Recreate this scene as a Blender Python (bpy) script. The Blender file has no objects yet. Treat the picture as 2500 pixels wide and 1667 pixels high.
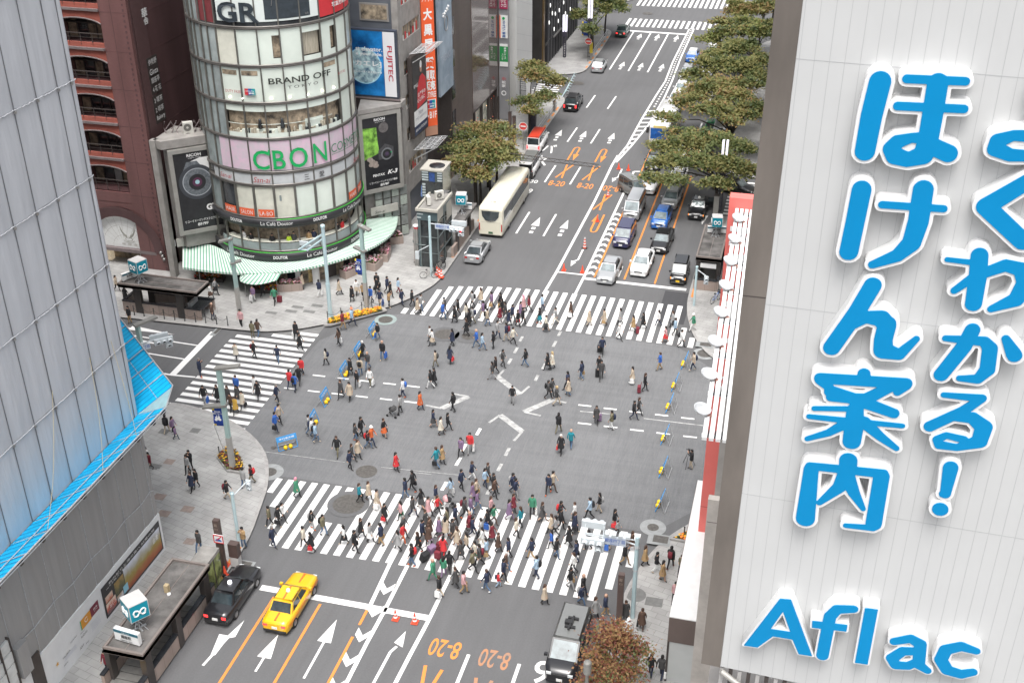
import bpy, bmesh, math, random
import numpy as np
from mathutils import Vector, Matrix
random.seed(7)
R_ = math.radians
SC = bpy.context.scene
COL = SC.collection

# ------------------------------------------------------------------ camera
# street frame: X along the cross street, Y along the avenue, Z up, metres
H = 48.0; FPX = 2871.0
_p = R_(29.456); _ro = R_(0.187); _yaw = R_(14.6)
_f = np.array([-math.sin(_yaw)*math.cos(_p), math.cos(_yaw)*math.cos(_p), -math.sin(_p)])
_r = np.array([math.cos(_yaw), math.sin(_yaw), 0.0])
_d = np.cross(_f, _r)
_c, _s = math.cos(_ro), math.sin(_ro)
MS = np.array([_c*_r+_s*_d, -_s*_r+_c*_d, _f])
EYE = np.array([0, 0, H])
cam = bpy.data.cameras.new('camera'); cam_o = bpy.data.objects.new('camera', cam); COL.objects.link(cam_o)
cam.sensor_width = 36; cam.lens = FPX/2500*36; cam.clip_start = 0.5; cam.clip_end = 2000
_m = Matrix([[MS[0][i], -MS[1][i], -MS[2][i], EYE[i]] for i in range(3)]+[[0, 0, 0, 1]])
cam_o.matrix_world = _m
SC.camera = cam_o

# ------------------------------------------------------------------ light: bright overcast day
w = bpy.data.worlds.new("World"); SC.world = w; w.use_nodes = True
nt = w.node_tree; bg = nt.nodes['Background']
sky = nt.nodes.new('ShaderNodeTexSky'); sky.sky_type = 'NISHITA'; sky.sun_disc = False
SUN_EL, SUN_ROT = 68, 174
sky.sun_elevation = R_(SUN_EL); sky.sun_rotation = R_(SUN_ROT); sky.air_density = 1.0; sky.dust_density = 6.0; sky.ozone_density = 1.0
hsv = nt.nodes.new('ShaderNodeHueSaturation'); hsv.inputs['Saturation'].default_value = 0.22
nt.links.new(sky.outputs[0], hsv.inputs['Color']); nt.links.new(hsv.outputs[0], bg.inputs[0])
bg.inputs[1].default_value = 0.15
sd = bpy.data.lights.new('sun', 'SUN'); sd.energy = 0.85; sd.angle = R_(30); sd.color = (1, .97, .93)
so = bpy.data.objects.new('sun', sd); COL.objects.link(so)
so.rotation_euler = (R_(90-SUN_EL), 0, R_(180-SUN_ROT))
SC.view_settings.view_transform = 'Standard'; SC.view_settings.look = 'None'
SC.view_settings.exposure = 1.1; SC.view_settings.gamma = 1
SC.cycles.max_bounces = 6; SC.cycles.diffuse_bounces = 3; SC.cycles.glossy_bounces = 3; SC.cycles.transmission_bounces = 4
SC.cycles.transparent_max_bounces = 8; SC.cycles.caustics_reflective = False; SC.cycles.caustics_refractive = False

# ------------------------------------------------------------------ measuring helpers (survey of the place from the photograph)
def ray(x, y):
    v = MS.T @ np.array([x-1250, y-833.5, FPX]); return v/np.linalg.norm(v)
def gp(x, y, z=0.0):
    v = ray(x, y); return EYE+v*((z-H)/v[2])
def px(x, y, X):
    v = ray(x, y); return EYE+v*(X/v[0])
def py(x, y, Y):
    v = ray(x, y); return EYE+v*(Y/v[1])
def pp(x, y, P, n):
    v = ray(x, y); return EYE+v*(((np.array(P)-EYE)@np.array(n))/(v@np.array(n)))
def tile(ox, oy, s): return lambda x, y: (ox+x/s, oy+y/s)
Z1 = tile(0,0,3.733); Z2 = tile(400,0,3.733); Z3 = tile(800,0,3.733); Z4 = tile(1300,0,3.733); Z5 = tile(0,400,3.733)
Z6 = tile(400,400,3.733); Z7 = tile(900,380,3.733); Z8 = tile(1300,380,3.733)
Y1 = tile(0,780,3.733); Y2 = tile(500,740,3.733); Y3 = tile(1000,740,3.733); Y4 = tile(1400,740,3.733)
Y5 = tile(0,1200,3.358); Y6 = tile(500,1130,3.733); Y7 = tile(1000,1130,2.92); Y8 = tile(1700,1300,2.94)
RA = tile(1680,460,3.92); RB = tile(1580,1160,3.093); RC = tile(1380,1330,4.653); RD = tile(1700,300,7.127)
RE = tile(980,380,5.225); RF = tile(860,480,7.127)
Q1 = tile(950,1100,7.84); Q2 = tile(950,1280,7.84); Q3 = tile(1200,1110,7.84); Q4 = tile(1120,640,7.84)
Q5 = tile(840,620,10.4545); Q6 = tile(260,620,6.8176); Q7 = tile(340,1000,4.6118); Q8 = tile(1350,0,11.2)
R1 = tile(950,650,5.88); R2 = tile(1350,650,5.88); R3 = tile(1450,0,5.88); R4 = tile(600,1130,5.88); R5 = tile(1200,1250,5.88); R6 = tile(380,780,5.2275)
def V3(p): return Vector((float(p[0]), float(p[1]), float(p[2])))

# ------------------------------------------------------------------ materials
MATS = {}
def mat(name, col, rough=0.8, var=0.0, vs=2.0, metal=0.0, bump=0.0, bs=None, spec=0.5, emit=0.0, coat=0.0, alpha=None, detail=4, col2=None, stretch=None, obj=False):
    if name in MATS: return MATS[name]
    m = bpy.data.materials.new(name); m.use_nodes = True; n = m.node_tree; b = n.nodes['Principled BSDF']
    b.inputs['Roughness'].default_value = rough; b.inputs['Metallic'].default_value = metal
    b.inputs['Specular IOR Level'].default_value = spec
    if coat: b.inputs['Coat Weight'].default_value = coat; b.inputs['Coat Roughness'].default_value = 0.08
    c = (*col, 1)
    b.inputs['Base Color'].default_value = c
    if var > 0 or bump > 0 or col2 is not None:
        g = n.nodes.new('ShaderNodeTexCoord') if obj else n.nodes.new('ShaderNodeNewGeometry')
        out = g.outputs['Object'] if obj else g.outputs['Position']
        if stretch:
            mp = n.nodes.new('ShaderNodeMapping'); mp.inputs['Scale'].default_value = stretch
            n.links.new(out, mp.inputs['Vector']); out = mp.outputs[0]
        t = n.nodes.new('ShaderNodeTexNoise'); t.inputs['Scale'].default_value = vs; t.inputs['Detail'].default_value = detail; t.inputs['Roughness'].default_value = .6
        n.links.new(out, t.inputs['Vector'])
        if var > 0 or col2 is not None:
            r = n.nodes.new('ShaderNodeValToRGB')
            lo = tuple(max(0, x*(1-var)) for x in col); hi = tuple(min(1, x*(1+var)) for x in (col2 or col))
            r.color_ramp.elements[0].position = .32; r.color_ramp.elements[1].position = .68
            r.color_ramp.elements[0].color = (*lo, 1); r.color_ramp.elements[1].color = (*hi, 1)
            n.links.new(t.outputs['Fac'], r.inputs[0]); n.links.new(r.outputs[0], b.inputs['Base Color'])
        if bump > 0:
            t2 = n.nodes.new('ShaderNodeTexNoise'); t2.inputs['Scale'].default_value = bs or vs*4; t2.inputs['Detail'].default_value = 3
            n.links.new(out, t2.inputs['Vector'])
            bp = n.nodes.new('ShaderNodeBump'); bp.inputs['Strength'].default_value = bump; bp.inputs['Distance'].default_value = .02
            n.links.new(t2.outputs['Fac'], bp.inputs['Height']); n.links.new(bp.outputs[0], b.inputs['Normal'])
    if emit: b.inputs['Emission Color'].default_value = c; b.inputs['Emission Strength'].default_value = emit
    MATS[name] = m; return m

# ------------------------------------------------------------------ mesh builder
class MB:
    def __init__(s): s.v = []; s.f = []; s.m = []; s.smooth = []
    def add(s, vs, fs, mi=0, sm=False):
        o = len(s.v); s.v += [tuple(map(float, v)) for v in vs]
        for f in fs: s.f.append(tuple(o+i for i in f)); s.m.append(mi); s.smooth.append(sm)
        return s
    def quad(s, a, b, c, d, mi=0): return s.add([a, b, c, d], [(0, 1, 2, 3)], mi)
    def box(s, x0, x1, y0, y1, z0, z1, mi=0):
        return s.add([(x0,y0,z0),(x1,y0,z0),(x1,y1,z0),(x0,y1,z0),(x0,y0,z1),(x1,y0,z1),(x1,y1,z1),(x0,y1,z1)],
                     [(3,2,1,0),(4,5,6,7),(0,1,5,4),(1,2,6,5),(2,3,7,6),(3,0,4,7)], mi)
    def obox(s, o, ax, ay, az, mi=0):
        o, ax, ay, az = map(lambda q: np.array(q, float), (o, ax, ay, az))
        vs = [o, o+ax, o+ax+ay, o+ay, o+az, o+ax+az, o+ax+ay+az, o+ay+az]
        fl = [(3,2,1,0),(4,5,6,7),(0,1,5,4),(1,2,6,5),(2,3,7,6),(3,0,4,7)]
        if np.cross(ax, ay)@az < 0: fl = [t[::-1] for t in fl]
        return s.add(vs, fl, mi)
    def prism(s, poly, z0, z1, mi=0, top=None):
        n = len(poly); a = sum(poly[i][0]*poly[(i+1)%n][1]-poly[(i+1)%n][0]*poly[i][1] for i in range(n))
        if a < 0: poly = poly[::-1]
        vs = [(p[0], p[1], z0) for p in poly]+[(p[0], p[1], z1) for p in poly]
        fs = [(i, (i+1)%n, n+(i+1)%n, n+i) for i in range(n)]
        s.add(vs, fs, mi); s.add(vs[n:], [tuple(range(n))], mi if top is None else top); s.add(vs[:n], [tuple(range(n))[::-1]], mi)
        return s
    def tube(s, pts, r, n=8, mi=0, cap=True, sm=True):
        pts = [np.array(p, float) for p in pts]; rr = r if hasattr(r, '__len__') else [r]*len(pts)
        vs = []; up0 = None
        for i, p in enumerate(pts):
            t = pts[min(i+1, len(pts)-1)]-pts[max(i-1, 0)]; t = t/(np.linalg.norm(t)+1e-9)
            if up0 is None:
                up0 = np.array([0, 0, 1.]) if abs(t[2]) < .9 else np.array([1., 0, 0])
            a = np.cross(t, up0); a /= np.linalg.norm(a)+1e-9; b = np.cross(t, a); up0 = -b if False else up0
            for k in range(n):
                g = 2*math.pi*k/n; vs.append(p+(a*math.cos(g)+b*math.sin(g))*rr[i])
        fs = []
        for i in range(len(pts)-1):
            for k in range(n): fs.append((i*n+k, i*n+(k+1)%n, (i+1)*n+(k+1)%n, (i+1)*n+k))
        s.add(vs, fs, mi, sm)
        if cap:
            L = len(pts)-1
            s.add(vs[:n], [tuple(range(n))[::-1]], mi); s.add(vs[L*n:], [tuple(range(n))], mi)
        return s
    def lathe(s, c, prof, n=16, mi=0, sm=True, a0=0, a1=2*math.pi):
        vs = []; full = abs(a1-a0-2*math.pi) < 1e-6; m = n if full else n+1
        for (r, z) in prof:
            for k in range(m):
                g = a0+(a1-a0)*k/n; vs.append((c[0]+r*math.cos(g), c[1]+r*math.sin(g), c[2]+z))
        fs = []
        for i in range(len(prof)-1):
            for k in range(n if not full else m):
                k2 = (k+1)%m if full else k+1
                fs.append((i*m+k, i*m+k2, (i+1)*m+k2, (i+1)*m+k))
        return s.add(vs, fs, mi, sm)
    def build(s, name, mats, parent=None, loc=None, **props):
        me = bpy.data.meshes.new(name); me.from_pydata(s.v, [], s.f)
        ml = mats if isinstance(mats, (list, tuple)) else [mats]
        for q in ml: me.materials.append(q)
        me.polygons.foreach_set('material_index', s.m); me.polygons.foreach_set('use_smooth', s.smooth); me.update()
        o = bpy.data.objects.new(name, me); COL.objects.link(o)
        if parent is not None: o.parent = parent
        if loc is not None: o.location = loc
        for k, v in props.items(): o[k] = v
        return o
def thing(name, label, cat, loc=(0,0,0), rz=0, group=None):
    o = bpy.data.objects.new(name, None); COL.objects.link(o); o.empty_display_size = .2
    o.location = loc; o.rotation_euler = (0, 0, rz); o['label'] = label; o['category'] = cat
    if group: o['group'] = group
    return o
def tag(o, label, cat, group=None):
    o['label'] = label; o['category'] = cat
    if group: o['group'] = group
    return o
def struct(o): o['kind'] = 'structure'; return o
def copy_tree(o, parent=None):
    c = o.copy(); COL.objects.link(c)
    if parent is not None: c.parent = parent
    for ch in list(o.children): copy_tree(ch, c)
    return c

# lettering
def text_mesh(s, size=1.0, bold=0.0, shear=0.0, space=1.0, align='CENTER', xs=1.0, res=3, line=1.0):
    c = bpy.data.curves.new('txt', 'FONT'); c.body = s; c.size = size; c.offset = bold*size; c.shear = shear; c.space_character = space; c.space_line = line
    c.align_x = align; c.align_y = 'CENTER'; c.resolution_u = res
    o = bpy.data.objects.new('txt', c); COL.objects.link(o); bpy.context.view_layer.update()
    me = bpy.data.meshes.new_from_object(o.evaluated_get(bpy.context.evaluated_depsgraph_get()))
    vs = np.array([v.co[:] for v in me.vertices]).reshape(-1, 3); fs = [tuple(p.vertices) for p in me.polygons]
    bpy.data.objects.remove(o); bpy.data.curves.remove(c); bpy.data.meshes.remove(me)
    if len(vs): vs[:, 0] *= xs
    return vs, fs
def fit_text(s, w=None, h=None, **k):
    vs, fs = text_mesh(s, 1.0, **k)
    if len(vs) == 0: return vs, fs
    mn, mx = vs.min(0), vs.max(0); d = mx-mn; vs = vs-(mn+mx)/2
    sx = w/d[0] if w else None; sy = h/d[1] if h else None
    sx = sx or sy; sy = sy or sx
    vs[:, 0] *= sx; vs[:, 1] *= sy
    return vs, fs
def put_text(mb, s, o, ux, uy, mi=0, off=0.012, **k):
    """letters laid on a plane: centre o, right ux, up uy (unit vectors)"""
    vs, fs = fit_text(s, **k)
    o = np.array(o, float); ux = np.array(ux, float); uy = np.array(uy, float); nn = np.cross(ux, uy)
    if len(vs): mb.add([o+ux*v[0]+uy*v[1]+nn*off for v in vs], fs, mi)
def text_box(mb, s, c4, mi=0, off=.012, fill=True, **k):
    """letters filling a quad given bottom-left, bottom-right, top-left corners in the world"""
    bl, br, tl = [np.array(q, float) for q in c4]; ux = br-bl; uy = tl-bl; W = np.linalg.norm(ux); Hh = np.linalg.norm(uy); ux /= W; uy /= Hh
    put_text(mb, s, bl+ux*W/2+uy*Hh/2, ux, uy, mi, off, w=W, h=Hh, **k)
# ================================================================== GROUND, ROADS, PAVEMENTS
def asphalt(name, base, grain, groove=False, patch=.10):
    m = bpy.data.materials.new(name); m.use_nodes = True; n = m.node_tree; b = n.nodes['Principled BSDF']; b.inputs['Roughness'].default_value = .85
    b.inputs['Specular IOR Level'].default_value = .3
    g = n.nodes.new('ShaderNodeNewGeometry')
    def noise(sc, det=3, st=None, rough=.6):
        t = n.nodes.new('ShaderNodeTexNoise'); t.inputs['Scale'].default_value = sc; t.inputs['Detail'].default_value = det; t.inputs['Roughness'].default_value = rough
        src = g.outputs['Position']
        if st:
            mp = n.nodes.new('ShaderNodeMapping'); mp.inputs['Scale'].default_value = st; n.links.new(src, mp.inputs[0]); src = mp.outputs[0]
        n.links.new(src, t.inputs[0]); return t.outputs['Fac']
    def mth(op, a, b_):
        q = n.nodes.new('ShaderNodeMath'); q.operation = op
        for i, x in enumerate((a, b_)):
            if isinstance(x, (int, float)): q.inputs[i].default_value = x
            else: n.links.new(x, q.inputs[i])
        return q.outputs[0]
    v = mth('MULTIPLY', mth('SUBTRACT', noise(.12, 4), .5), patch*4)
    v = mth('ADD', v, mth('MULTIPLY', mth('SUBTRACT', noise(9, 5, None, .75), .5), grain*2.2))
    v = mth('ADD', v, mth('MULTIPLY', mth('SUBTRACT', noise(1.1, 4, (1.6, .06, 1)), .5), .28))   # wheel tracks along the avenue
    if groove:
        v = mth('ADD', v, mth('MULTIPLY', mth('SUBTRACT', noise(1.0, 3, (.05, 1.8, 1)), .5), .3))
        v = mth('ADD', v, mth('MULTIPLY', mth('SUBTRACT', noise(3.0, 4, (3.2, .25, 1)), .5), .45))
    v = mth('ADD', v, 1.0)
    mx = n.nodes.new('ShaderNodeVectorMath'); mx.operation = 'SCALE'; mx.inputs[0].default_value = base
    n.links.new(v, mx.inputs['Scale']); n.links.new(mx.outputs[0], b.inputs['Base Color'])
    bp = n.nodes.new('ShaderNodeBump'); bp.inputs['Strength'].default_value = .35; bp.inputs['Distance'].default_value = .01
    n.links.new(noise(28, 2), bp.inputs['Height']); n.links.new(bp.outputs[0], b.inputs['Normal'])
    return m
M_road = asphalt('road_asphalt', (.118, .118, .121), .2)
M_junc = asphalt('junction_asphalt', (.152, .154, .158), .3, True)
def paving(name, c1, c2, joint, bw, bh, rot=0):
    m = bpy.data.materials.new(name); m.use_nodes = True; n = m.node_tree; b = n.nodes['Principled BSDF']; b.inputs['Roughness'].default_value = .75
    g = n.nodes.new('ShaderNodeNewGeometry'); mp = n.nodes.new('ShaderNodeMapping'); mp.inputs['Rotation'].default_value = (0, 0, rot)
    n.links.new(g.outputs['Position'], mp.inputs[0])
    br = n.nodes.new('ShaderNodeTexBrick'); br.inputs['Scale'].default_value = 1; br.inputs['Brick Width'].default_value = bw; br.inputs['Row Height'].default_value = bh
    br.inputs['Mortar Size'].default_value = .012; br.inputs['Color1'].default_value = (*c1, 1); br.inputs['Color2'].default_value = (*c2, 1); br.inputs['Mortar'].default_value = (*joint, 1)
    br.inputs['Bias'].default_value = -.15
    n.links.new(mp.outputs[0], br.inputs[0])
    t = n.nodes.new('ShaderNodeTexNoise'); t.inputs['Scale'].default_value = .7; t.inputs['Detail'].default_value = 6; n.links.new(g.outputs['Position'], t.inputs[0])
    r = n.nodes.new('ShaderNodeMapRange'); r.inputs[1].default_value = .3; r.inputs[2].default_value = .7; r.inputs[3].default_value = .82; r.inputs[4].default_value = 1.12
    n.links.new(t.outputs['Fac'], r.inputs[0])
    x = n.nodes.new('ShaderNodeVectorMath'); x.operation = 'SCALE'; n.links.new(br.outputs[0], x.inputs[0]); n.links.new(r.outputs[0], x.inputs['Scale'])
    n.links.new(x.outputs[0], b.inputs['Base Color'])
    return m
M_pave = paving('granite_paving', (.37, .365, .355), (.32, .315, .305), (.225, .22, .215), .9, .45, R_(14))
M_pave2 = paving('pale_paving', (.35, .345, .34), (.31, .305, .30), (.225, .22, .215), 1.2, .6)
M_kerb = mat('kerb_granite', (.33, .32, .31), .8, .15, 3)
M_gut = mat('gutter_concrete', (.19, .188, .185), .85, .12, 1.5)
def worn(name, col, amount=.5):
    """road paint with worn specks"""
    m = bpy.data.materials.new(name); m.use_nodes = True; n = m.node_tree; b = n.nodes['Principled BSDF']; b.inputs['Roughness'].default_value = .7
    g = n.nodes.new('ShaderNodeNewGeometry')
    t = n.nodes.new('ShaderNodeTexNoise'); t.inputs['Scale'].default_value = 2.2; t.inputs['Detail'].default_value = 9; t.inputs['Roughness'].default_value = .72; n.links.new(g.outputs['Position'], t.inputs[0])
    r = n.nodes.new('ShaderNodeValToRGB'); r.color_ramp.elements[0].position = .30*amount*2-.05; r.color_ramp.elements[1].position = .42*amount*2+.03
    r.color_ramp.elements[0].color = (.19, .19, .19, 1); r.color_ramp.elements[1].color = (*col, 1)
    n.links.new(t.outputs['Fac'], r.inputs[0]); n.links.new(r.outputs[0], b.inputs['Base Color'])
    return m
M_wp = worn('white_road_paint', (.74, .735, .72), .38)
M_wp2 = worn('faded_road_paint', (.46, .46, .45), .66)
M_op = worn('orange_road_paint', (.66, .24, .055), .42)
M_op2 = worn('faded_orange_paint', (.42, .205, .105), .6)

g = MB(); g.quad((-420, -120, -.03), (420, -120, -.03), (420, 620, -.03), (-420, 620, -.03)); struct(g.build('ground', M_gut))
road = MB()
road.add([(-37,20,0),(-2,20,0),(-2,66,0),(60,66,0),(60,81,0),(-2,81,0),(-2,182,0),(60,182,0),(60,199,0),(-2,199,0),(-2,330,0),(-37,330,0),(-37,156.6,0),(-60,156.6,0),(-60,147.6,0),(-37,147.6,0),(-37,78.2,0),(-130,78.2,0),(-130,63,0),(-37,63,0)],
         [tuple(range(20))])
# simple triangulated plates instead of one concave sheet
road = MB()
for x0, x1, y0, y1 in ((-37.5,-1.5,20,330), (-37.5,-130,61,78.6), (-1.5,60,66,81), (-37.5,-75,147.5,156.5), (-37.5,-90,182,199), (-1.5,70,182,199), (-1.5,40,112.4,124.2)):
    a, b = min(x0, x1), max(x0, x1); road.quad((a, y0, 0), (b, y0, 0), (b, y1, 0), (a, y1, 0))
struct(road.build('road', M_road))
jn = MB(); jn.add([(x, y, .004) for x, y in [(-37.0,78.5),(-33.5,84.0),(-31.6,84.62),(-20.4,85.02),(-8.0,84.72),(-5.2,82.2),(-1,80.8),(40,80.8),(40,66.2),(-1,66.2),(-4.2,63.0),(-6.4,60.2),(-20,60.35),(-32.5,60.0),(-34.0,61.6),(-37.4,63.6)]], [tuple(range(16))][0:1] and [tuple(range(15, -1, -1))])
struct(jn.build('junction_surface', M_junc))

# pavements: raised slabs with granite kerb strip
def pave_slab(name, pts, kerb_idx, m, kw=.22):
    mb = MB(); mb.prism(pts, -.02, .15); o = struct(mb.build(name, m))
    k = MB()
    path = [np.array([*pts[i], 0]) for i in kerb_idx]
    for i in range(len(path)-1):
        a, b = path[i], path[i+1]; d = b-a; L = np.linalg.norm(d); d /= L; nrm = np.array([-d[1], d[0], 0])
        k.add([(*(a+nrm*.012)[:2], -.02), (*(b+nrm*.012)[:2], -.02), (*(b+nrm*.012)[:2], .158), (*(a+nrm*.012)[:2], .158), (*(a-nrm*kw)[:2], .158), (*(b-nrm*kw)[:2], .158)], [(0,1,2,3), (3,2,5,4)])
        k.add([(*(a+nrm*.62)[:2], .008), (*(b+nrm*.62)[:2], .008), (*(b+nrm*.012)[:2], .008), (*(a+nrm*.012)[:2], .008)], [(3,2,1,0)], 1)
    struct(k.build(name.replace('pavement', 'kerb'), [M_kerb, M_gut]))
    return o
def smooth(pts, it=2):
    for _ in range(it):
        q = [pts[0]]
        for a, b in zip(pts, pts[1:]):
            q += [(a[0]*.75+b[0]*.25, a[1]*.75+b[1]*.25), (a[0]*.25+b[0]*.75, a[1]*.25+b[1]*.75)]
        q.append(pts[-1]); pts = q
    return pts
nw = smooth([(-130,77.6),(-57,78.0),(-51.2,78.2),(-45.5,78.4),(-41.3,78.7),(-37.5,81.1),(-33.2,85.6),(-31.6,88.7),(-30.75,91.2),(-30.75,96)])
nwk = nw+[(-30.72, 143.8)]+smooth([(-30.72,144.5),(-31.2,146.6),(-33,147.6),(-36,147.7)])
pts = nwk+[(-75, 147.7), (-75, 100), (-130, 100)]
# left of travel must be the road side: path runs west->east->north with the road on its right, so reverse
pave_slab('pavement', pts[::-1], list(range(len(pts)-1, 2, -1)), M_pave)
sw = smooth([(-31.0,20),(-31.1,40.6),(-31.3,50),(-31.4,53),(-32.1,56.2),(-32.75,59),(-34.5,62.4),(-37.9,65.0),(-41.9,66.3),(-44.5,66.4),(-50,64.6),(-60,63),(-130,62.6)])
pts = sw+[(-130, 20)]
pave_slab('pavement', pts[::-1], list(range(len(pts)-1, 0, -1)), M_pave)
se = smooth([(60,64.6),(4,64.6),(0,64.2),(-3.0,62.8),(-5.4,59.6),(-6.6,56.1),(-7.1,52.9),(-7.0,48),(-6.9,20)])
pts = se+[(60, 20)]
pave_slab('pavement', pts[::-1], list(range(len(pts)-1, 0, -1)), M_pave)
ne = [(-8.0,110.2),(-7.4,112),(-5,112.6),(60,112.6)][::-1]+[(-8.0,108)]+smooth([(-8.05,95),(-8.0,92.5),(-7.6,89.6),(-6.6,86.2),(-4.8,83.2),(-1.5,81.4),(4,81.2),(60,81.2)])
pts = ne
pave_slab('pavement', pts[::-1], list(range(len(pts)-1, 0, -1)), M_pave)
pts = [(-75,156.3),(-36,156.3)][0:2]+[]
nk = smooth([(-75,156.3),(-36,156.3),(-33,156.5),(-31,158),(-30.7,161),(-30.7,178),(-31.2,181),(-34,182.3),(-75,182.4)])
pts = nk; pave_slab('pavement', pts[::-1], list(range(len(pts)-1, -1, -1)), M_pave2)
nk = smooth([(-75,199),(-34,199),(-31.5,200.5),(-30.7,204),(-30.7,330)]); pts = nk+[(-75,330)]; pave_slab('pavement', pts[::-1], list(range(len(pts)-1, 0, -1)), M_pave2)
nk = smooth([(60,182),(-4,182),(-7,180.5),(-8,177),(-8,127),(-7.4,124.6),(-5,123.8),(40,123.8)]); pts = nk; pave_slab('pavement', pts[::-1], list(range(len(pts)-1, -1, -1)), M_pave2)
nk = smooth([(-8,330),(-8,204),(-7,200.5),(-4,199),(60,199)]); pts = nk+[(60,330)]; pave_slab('pavement', pts[::-1], list(range(len(pts)-1, 0, -1)), M_pave2)

# ------------------------------------------------------------------ road markings (each kind one structure)
_zi = [0]
def zl(z):
    _zi[0] += 1; return z+.0022*(_zi[0] % 6)
def rect(mb, x0, x1, y0, y1, z=.012, mi=0):
    z = zl(z); mb.quad((x0,y0,z),(x1,y0,z),(x1,y1,z),(x0,y1,z), mi)
def line(mb, a, b, wd, z=.012, mi=0):
    z = zl(z); a = np.array([*a[:2], 0.]); b = np.array([*b[:2], 0.]); d = b-a; d /= np.linalg.norm(d); n_ = np.array([-d[1], d[0], 0])*wd/2
    mb.add([(*(a-n_)[:2], z), (*(b-n_)[:2], z), (*(b+n_)[:2], z), (*(a+n_)[:2], z)], [(0,1,2,3)], mi)
def poly(mb, pts, z=.012, mi=0):
    z = zl(z); n = len(pts); ar = sum(pts[i][0]*pts[(i+1)%n][1]-pts[(i+1)%n][0]*pts[i][1] for i in range(n))
    if ar < 0: pts = pts[::-1]
    mb.add([(p[0], p[1], z) for p in pts], [tuple(range(n))], mi)
mk = MB()
def lerp(x, xs, ys): return float(np.interp(x, xs, ys))
for k in range(30):     # north crossing
    x = -32.05+.8563*k
    b = lerp(x, [-32,-26,-20,-14,-7], [84.68,85.0,85.17,85.03,84.82]); t = lerp(x, [-32.1,-31.2,-30.3,-29.4,-26,-22,-15.8,-9,-8.6,-8.1,-7.2], [85.6,87.3,89.9,90.7,91.5,91.9,92.02,91.96,91.9,88.1,86.5])
    if t > b+.3: rect(mk, x, x+.45, b, t)
struct(mk.build('zebra_crossing', M_wp))
mk = MB()
for k in range(30):     # south crossing
    x = -32.35+.8563*k; t = lerp(x, [-32.4,-24,-14,-10,-7], [59.75,60.1,60.15,59.9,59.9]); b = lerp(x, [-32.35,-31.5,-30.6,-29.8,-22,-14,-8.9,-8.05,-7.2], [58.1,56.7,54.4,52.9,53.2,53.14,52.96,55.0,57.4])
    if 6 <= k <= 7:      # broken round the big manhole
        rect(mk, x, x+.45, b, 56.05); rect(mk, x, x+.45, 58.55, t)
    else: rect(mk, x, x+.45, b, t)
struct(mk.build('zebra_crossing', M_wp))
mk = MB()
for k in range(19):     # west crossing
    y = 79.2-.8563*k; xl = lerp(y, [63.9,64.6,65.4,66.2,76.6,77.6,78.4,79.3], [-38.2,-39.9,-42.6,-44.02,-44.3,-44.06,-40.98,-38.84])
    rect(mk, xl, lerp(y, [63.5, 79.5], [-37.12, -37.43]), y-.22, y+.22)
struct(mk.build('zebra_crossing', M_wp))
mk = MB()
for k in range(25): rect(mk, -29.6+.862*k, -29.17+.862*k, 184.4+k*.045, 189.4+k*.03)
for k in range(25): rect(mk, -29.9+.862*k, -29.47+.862*k, 198.0+k*.06, 205+k*.03)
struct(mk.build('zebra_crossing', M_wp))
mk = MB()
for k in range(11): rect(mk, -7.1 if k != 6 else -6.2, -3.6, 113.2+k*.9, 113.65+k*.9)
for k in range(8): rect(mk, -35.9, -32.4, 148.7+k*.9, 149.1+k*.9)
struct(mk.build('zebra_crossing', M_wp))
# white lines
mk = MB()
rect(mk, -18.0, -8.6, 95.0, 95.45); rect(mk, -20.7, -18.0, 95.82, 96.05); rect(mk, -28.7, -19.5, 181.4, 182.1)
line(mk, (-46.2, 77.63), (-46.12, 70.45), .55); line(mk, (-46.1, 70.4), (-44.2, 70.55), .2)
for y in (75.2, 72.9): line(mk, (-58, y+.4), (-46.4, y), .16)
line(mk, (-60, 70.9), (-46.1, 70.4), .2)
rect(mk, -28.6, -21.7, 48.93, 49.4); rect(mk, -21.7, -17.85, 48.9, 49.38)
for x in (-27.56, -24.9, -22.2): line(mk, (x, 160.6), (x, 181.4), .22)
for x0, x1, y0, y1 in ((-26.47,-26.46,103.4,108.9), (-23.7,-23.68,103.4,109.0), (-26.8,-26.75,117.26,122.5), (-24.0,-23.93,117.3,122.7), (-27.4,-27.3,143.4,148.7), (-24.7,-24.55,143.6,148.9), (-27.1,-27.0,130.4,135.6), (-24.3,-24.2,130.5,135.7), (-12.4,-12.4,136,141), (-12.4,-12.4,150,155), (-15.0,-15.0,96.3,98.6), (-14.82,-14.8,41.4,46.9), (-11.86,-11.85,42.2,46.9), (-14.8,-14.8,33,38.5)):
    line(mk, (x0, y0), (x1, y1), .2)
md = [(-20.86,91.3),(-20.69,95.9),(-20.5,112.96),(-20.6,124.1),(-20.5,127.4)]
for a, b in zip(md, md[1:]): line(mk, a, b, .26)
md = [(-18.1,91.9),(-18.02,95.9),(-17.95,110),(-17.89,122.8),(-17.2,122.95)]
for a, b in zip(md, md[1:]): line(mk, a, b, .24)
for s_ in (((-20.55,125.1),(-20.0,131),(-19.84,141),(-19.5,150.7),(-19.2,157),(-19.46,166.3),(-19.41,185.1)), ((-20.3,125.1),(-19.5,130.9),(-18.67,138.8),(-18.33,149.5),(-18.34,157.3),(-18.62,168),(-18.72,185.3))):
    for a, b in zip(s_, s_[1:]): line(mk, a, b, .24)
for k in range(38):
    y = 146+k*1.03; x = lerp(y, [141,149.5,157,166.3,185], [-19.2,-18.95,-18.77,-19.05,-19.06]); rect(mk, x-.12, x+.12, y-.2, y+.2)
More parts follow.
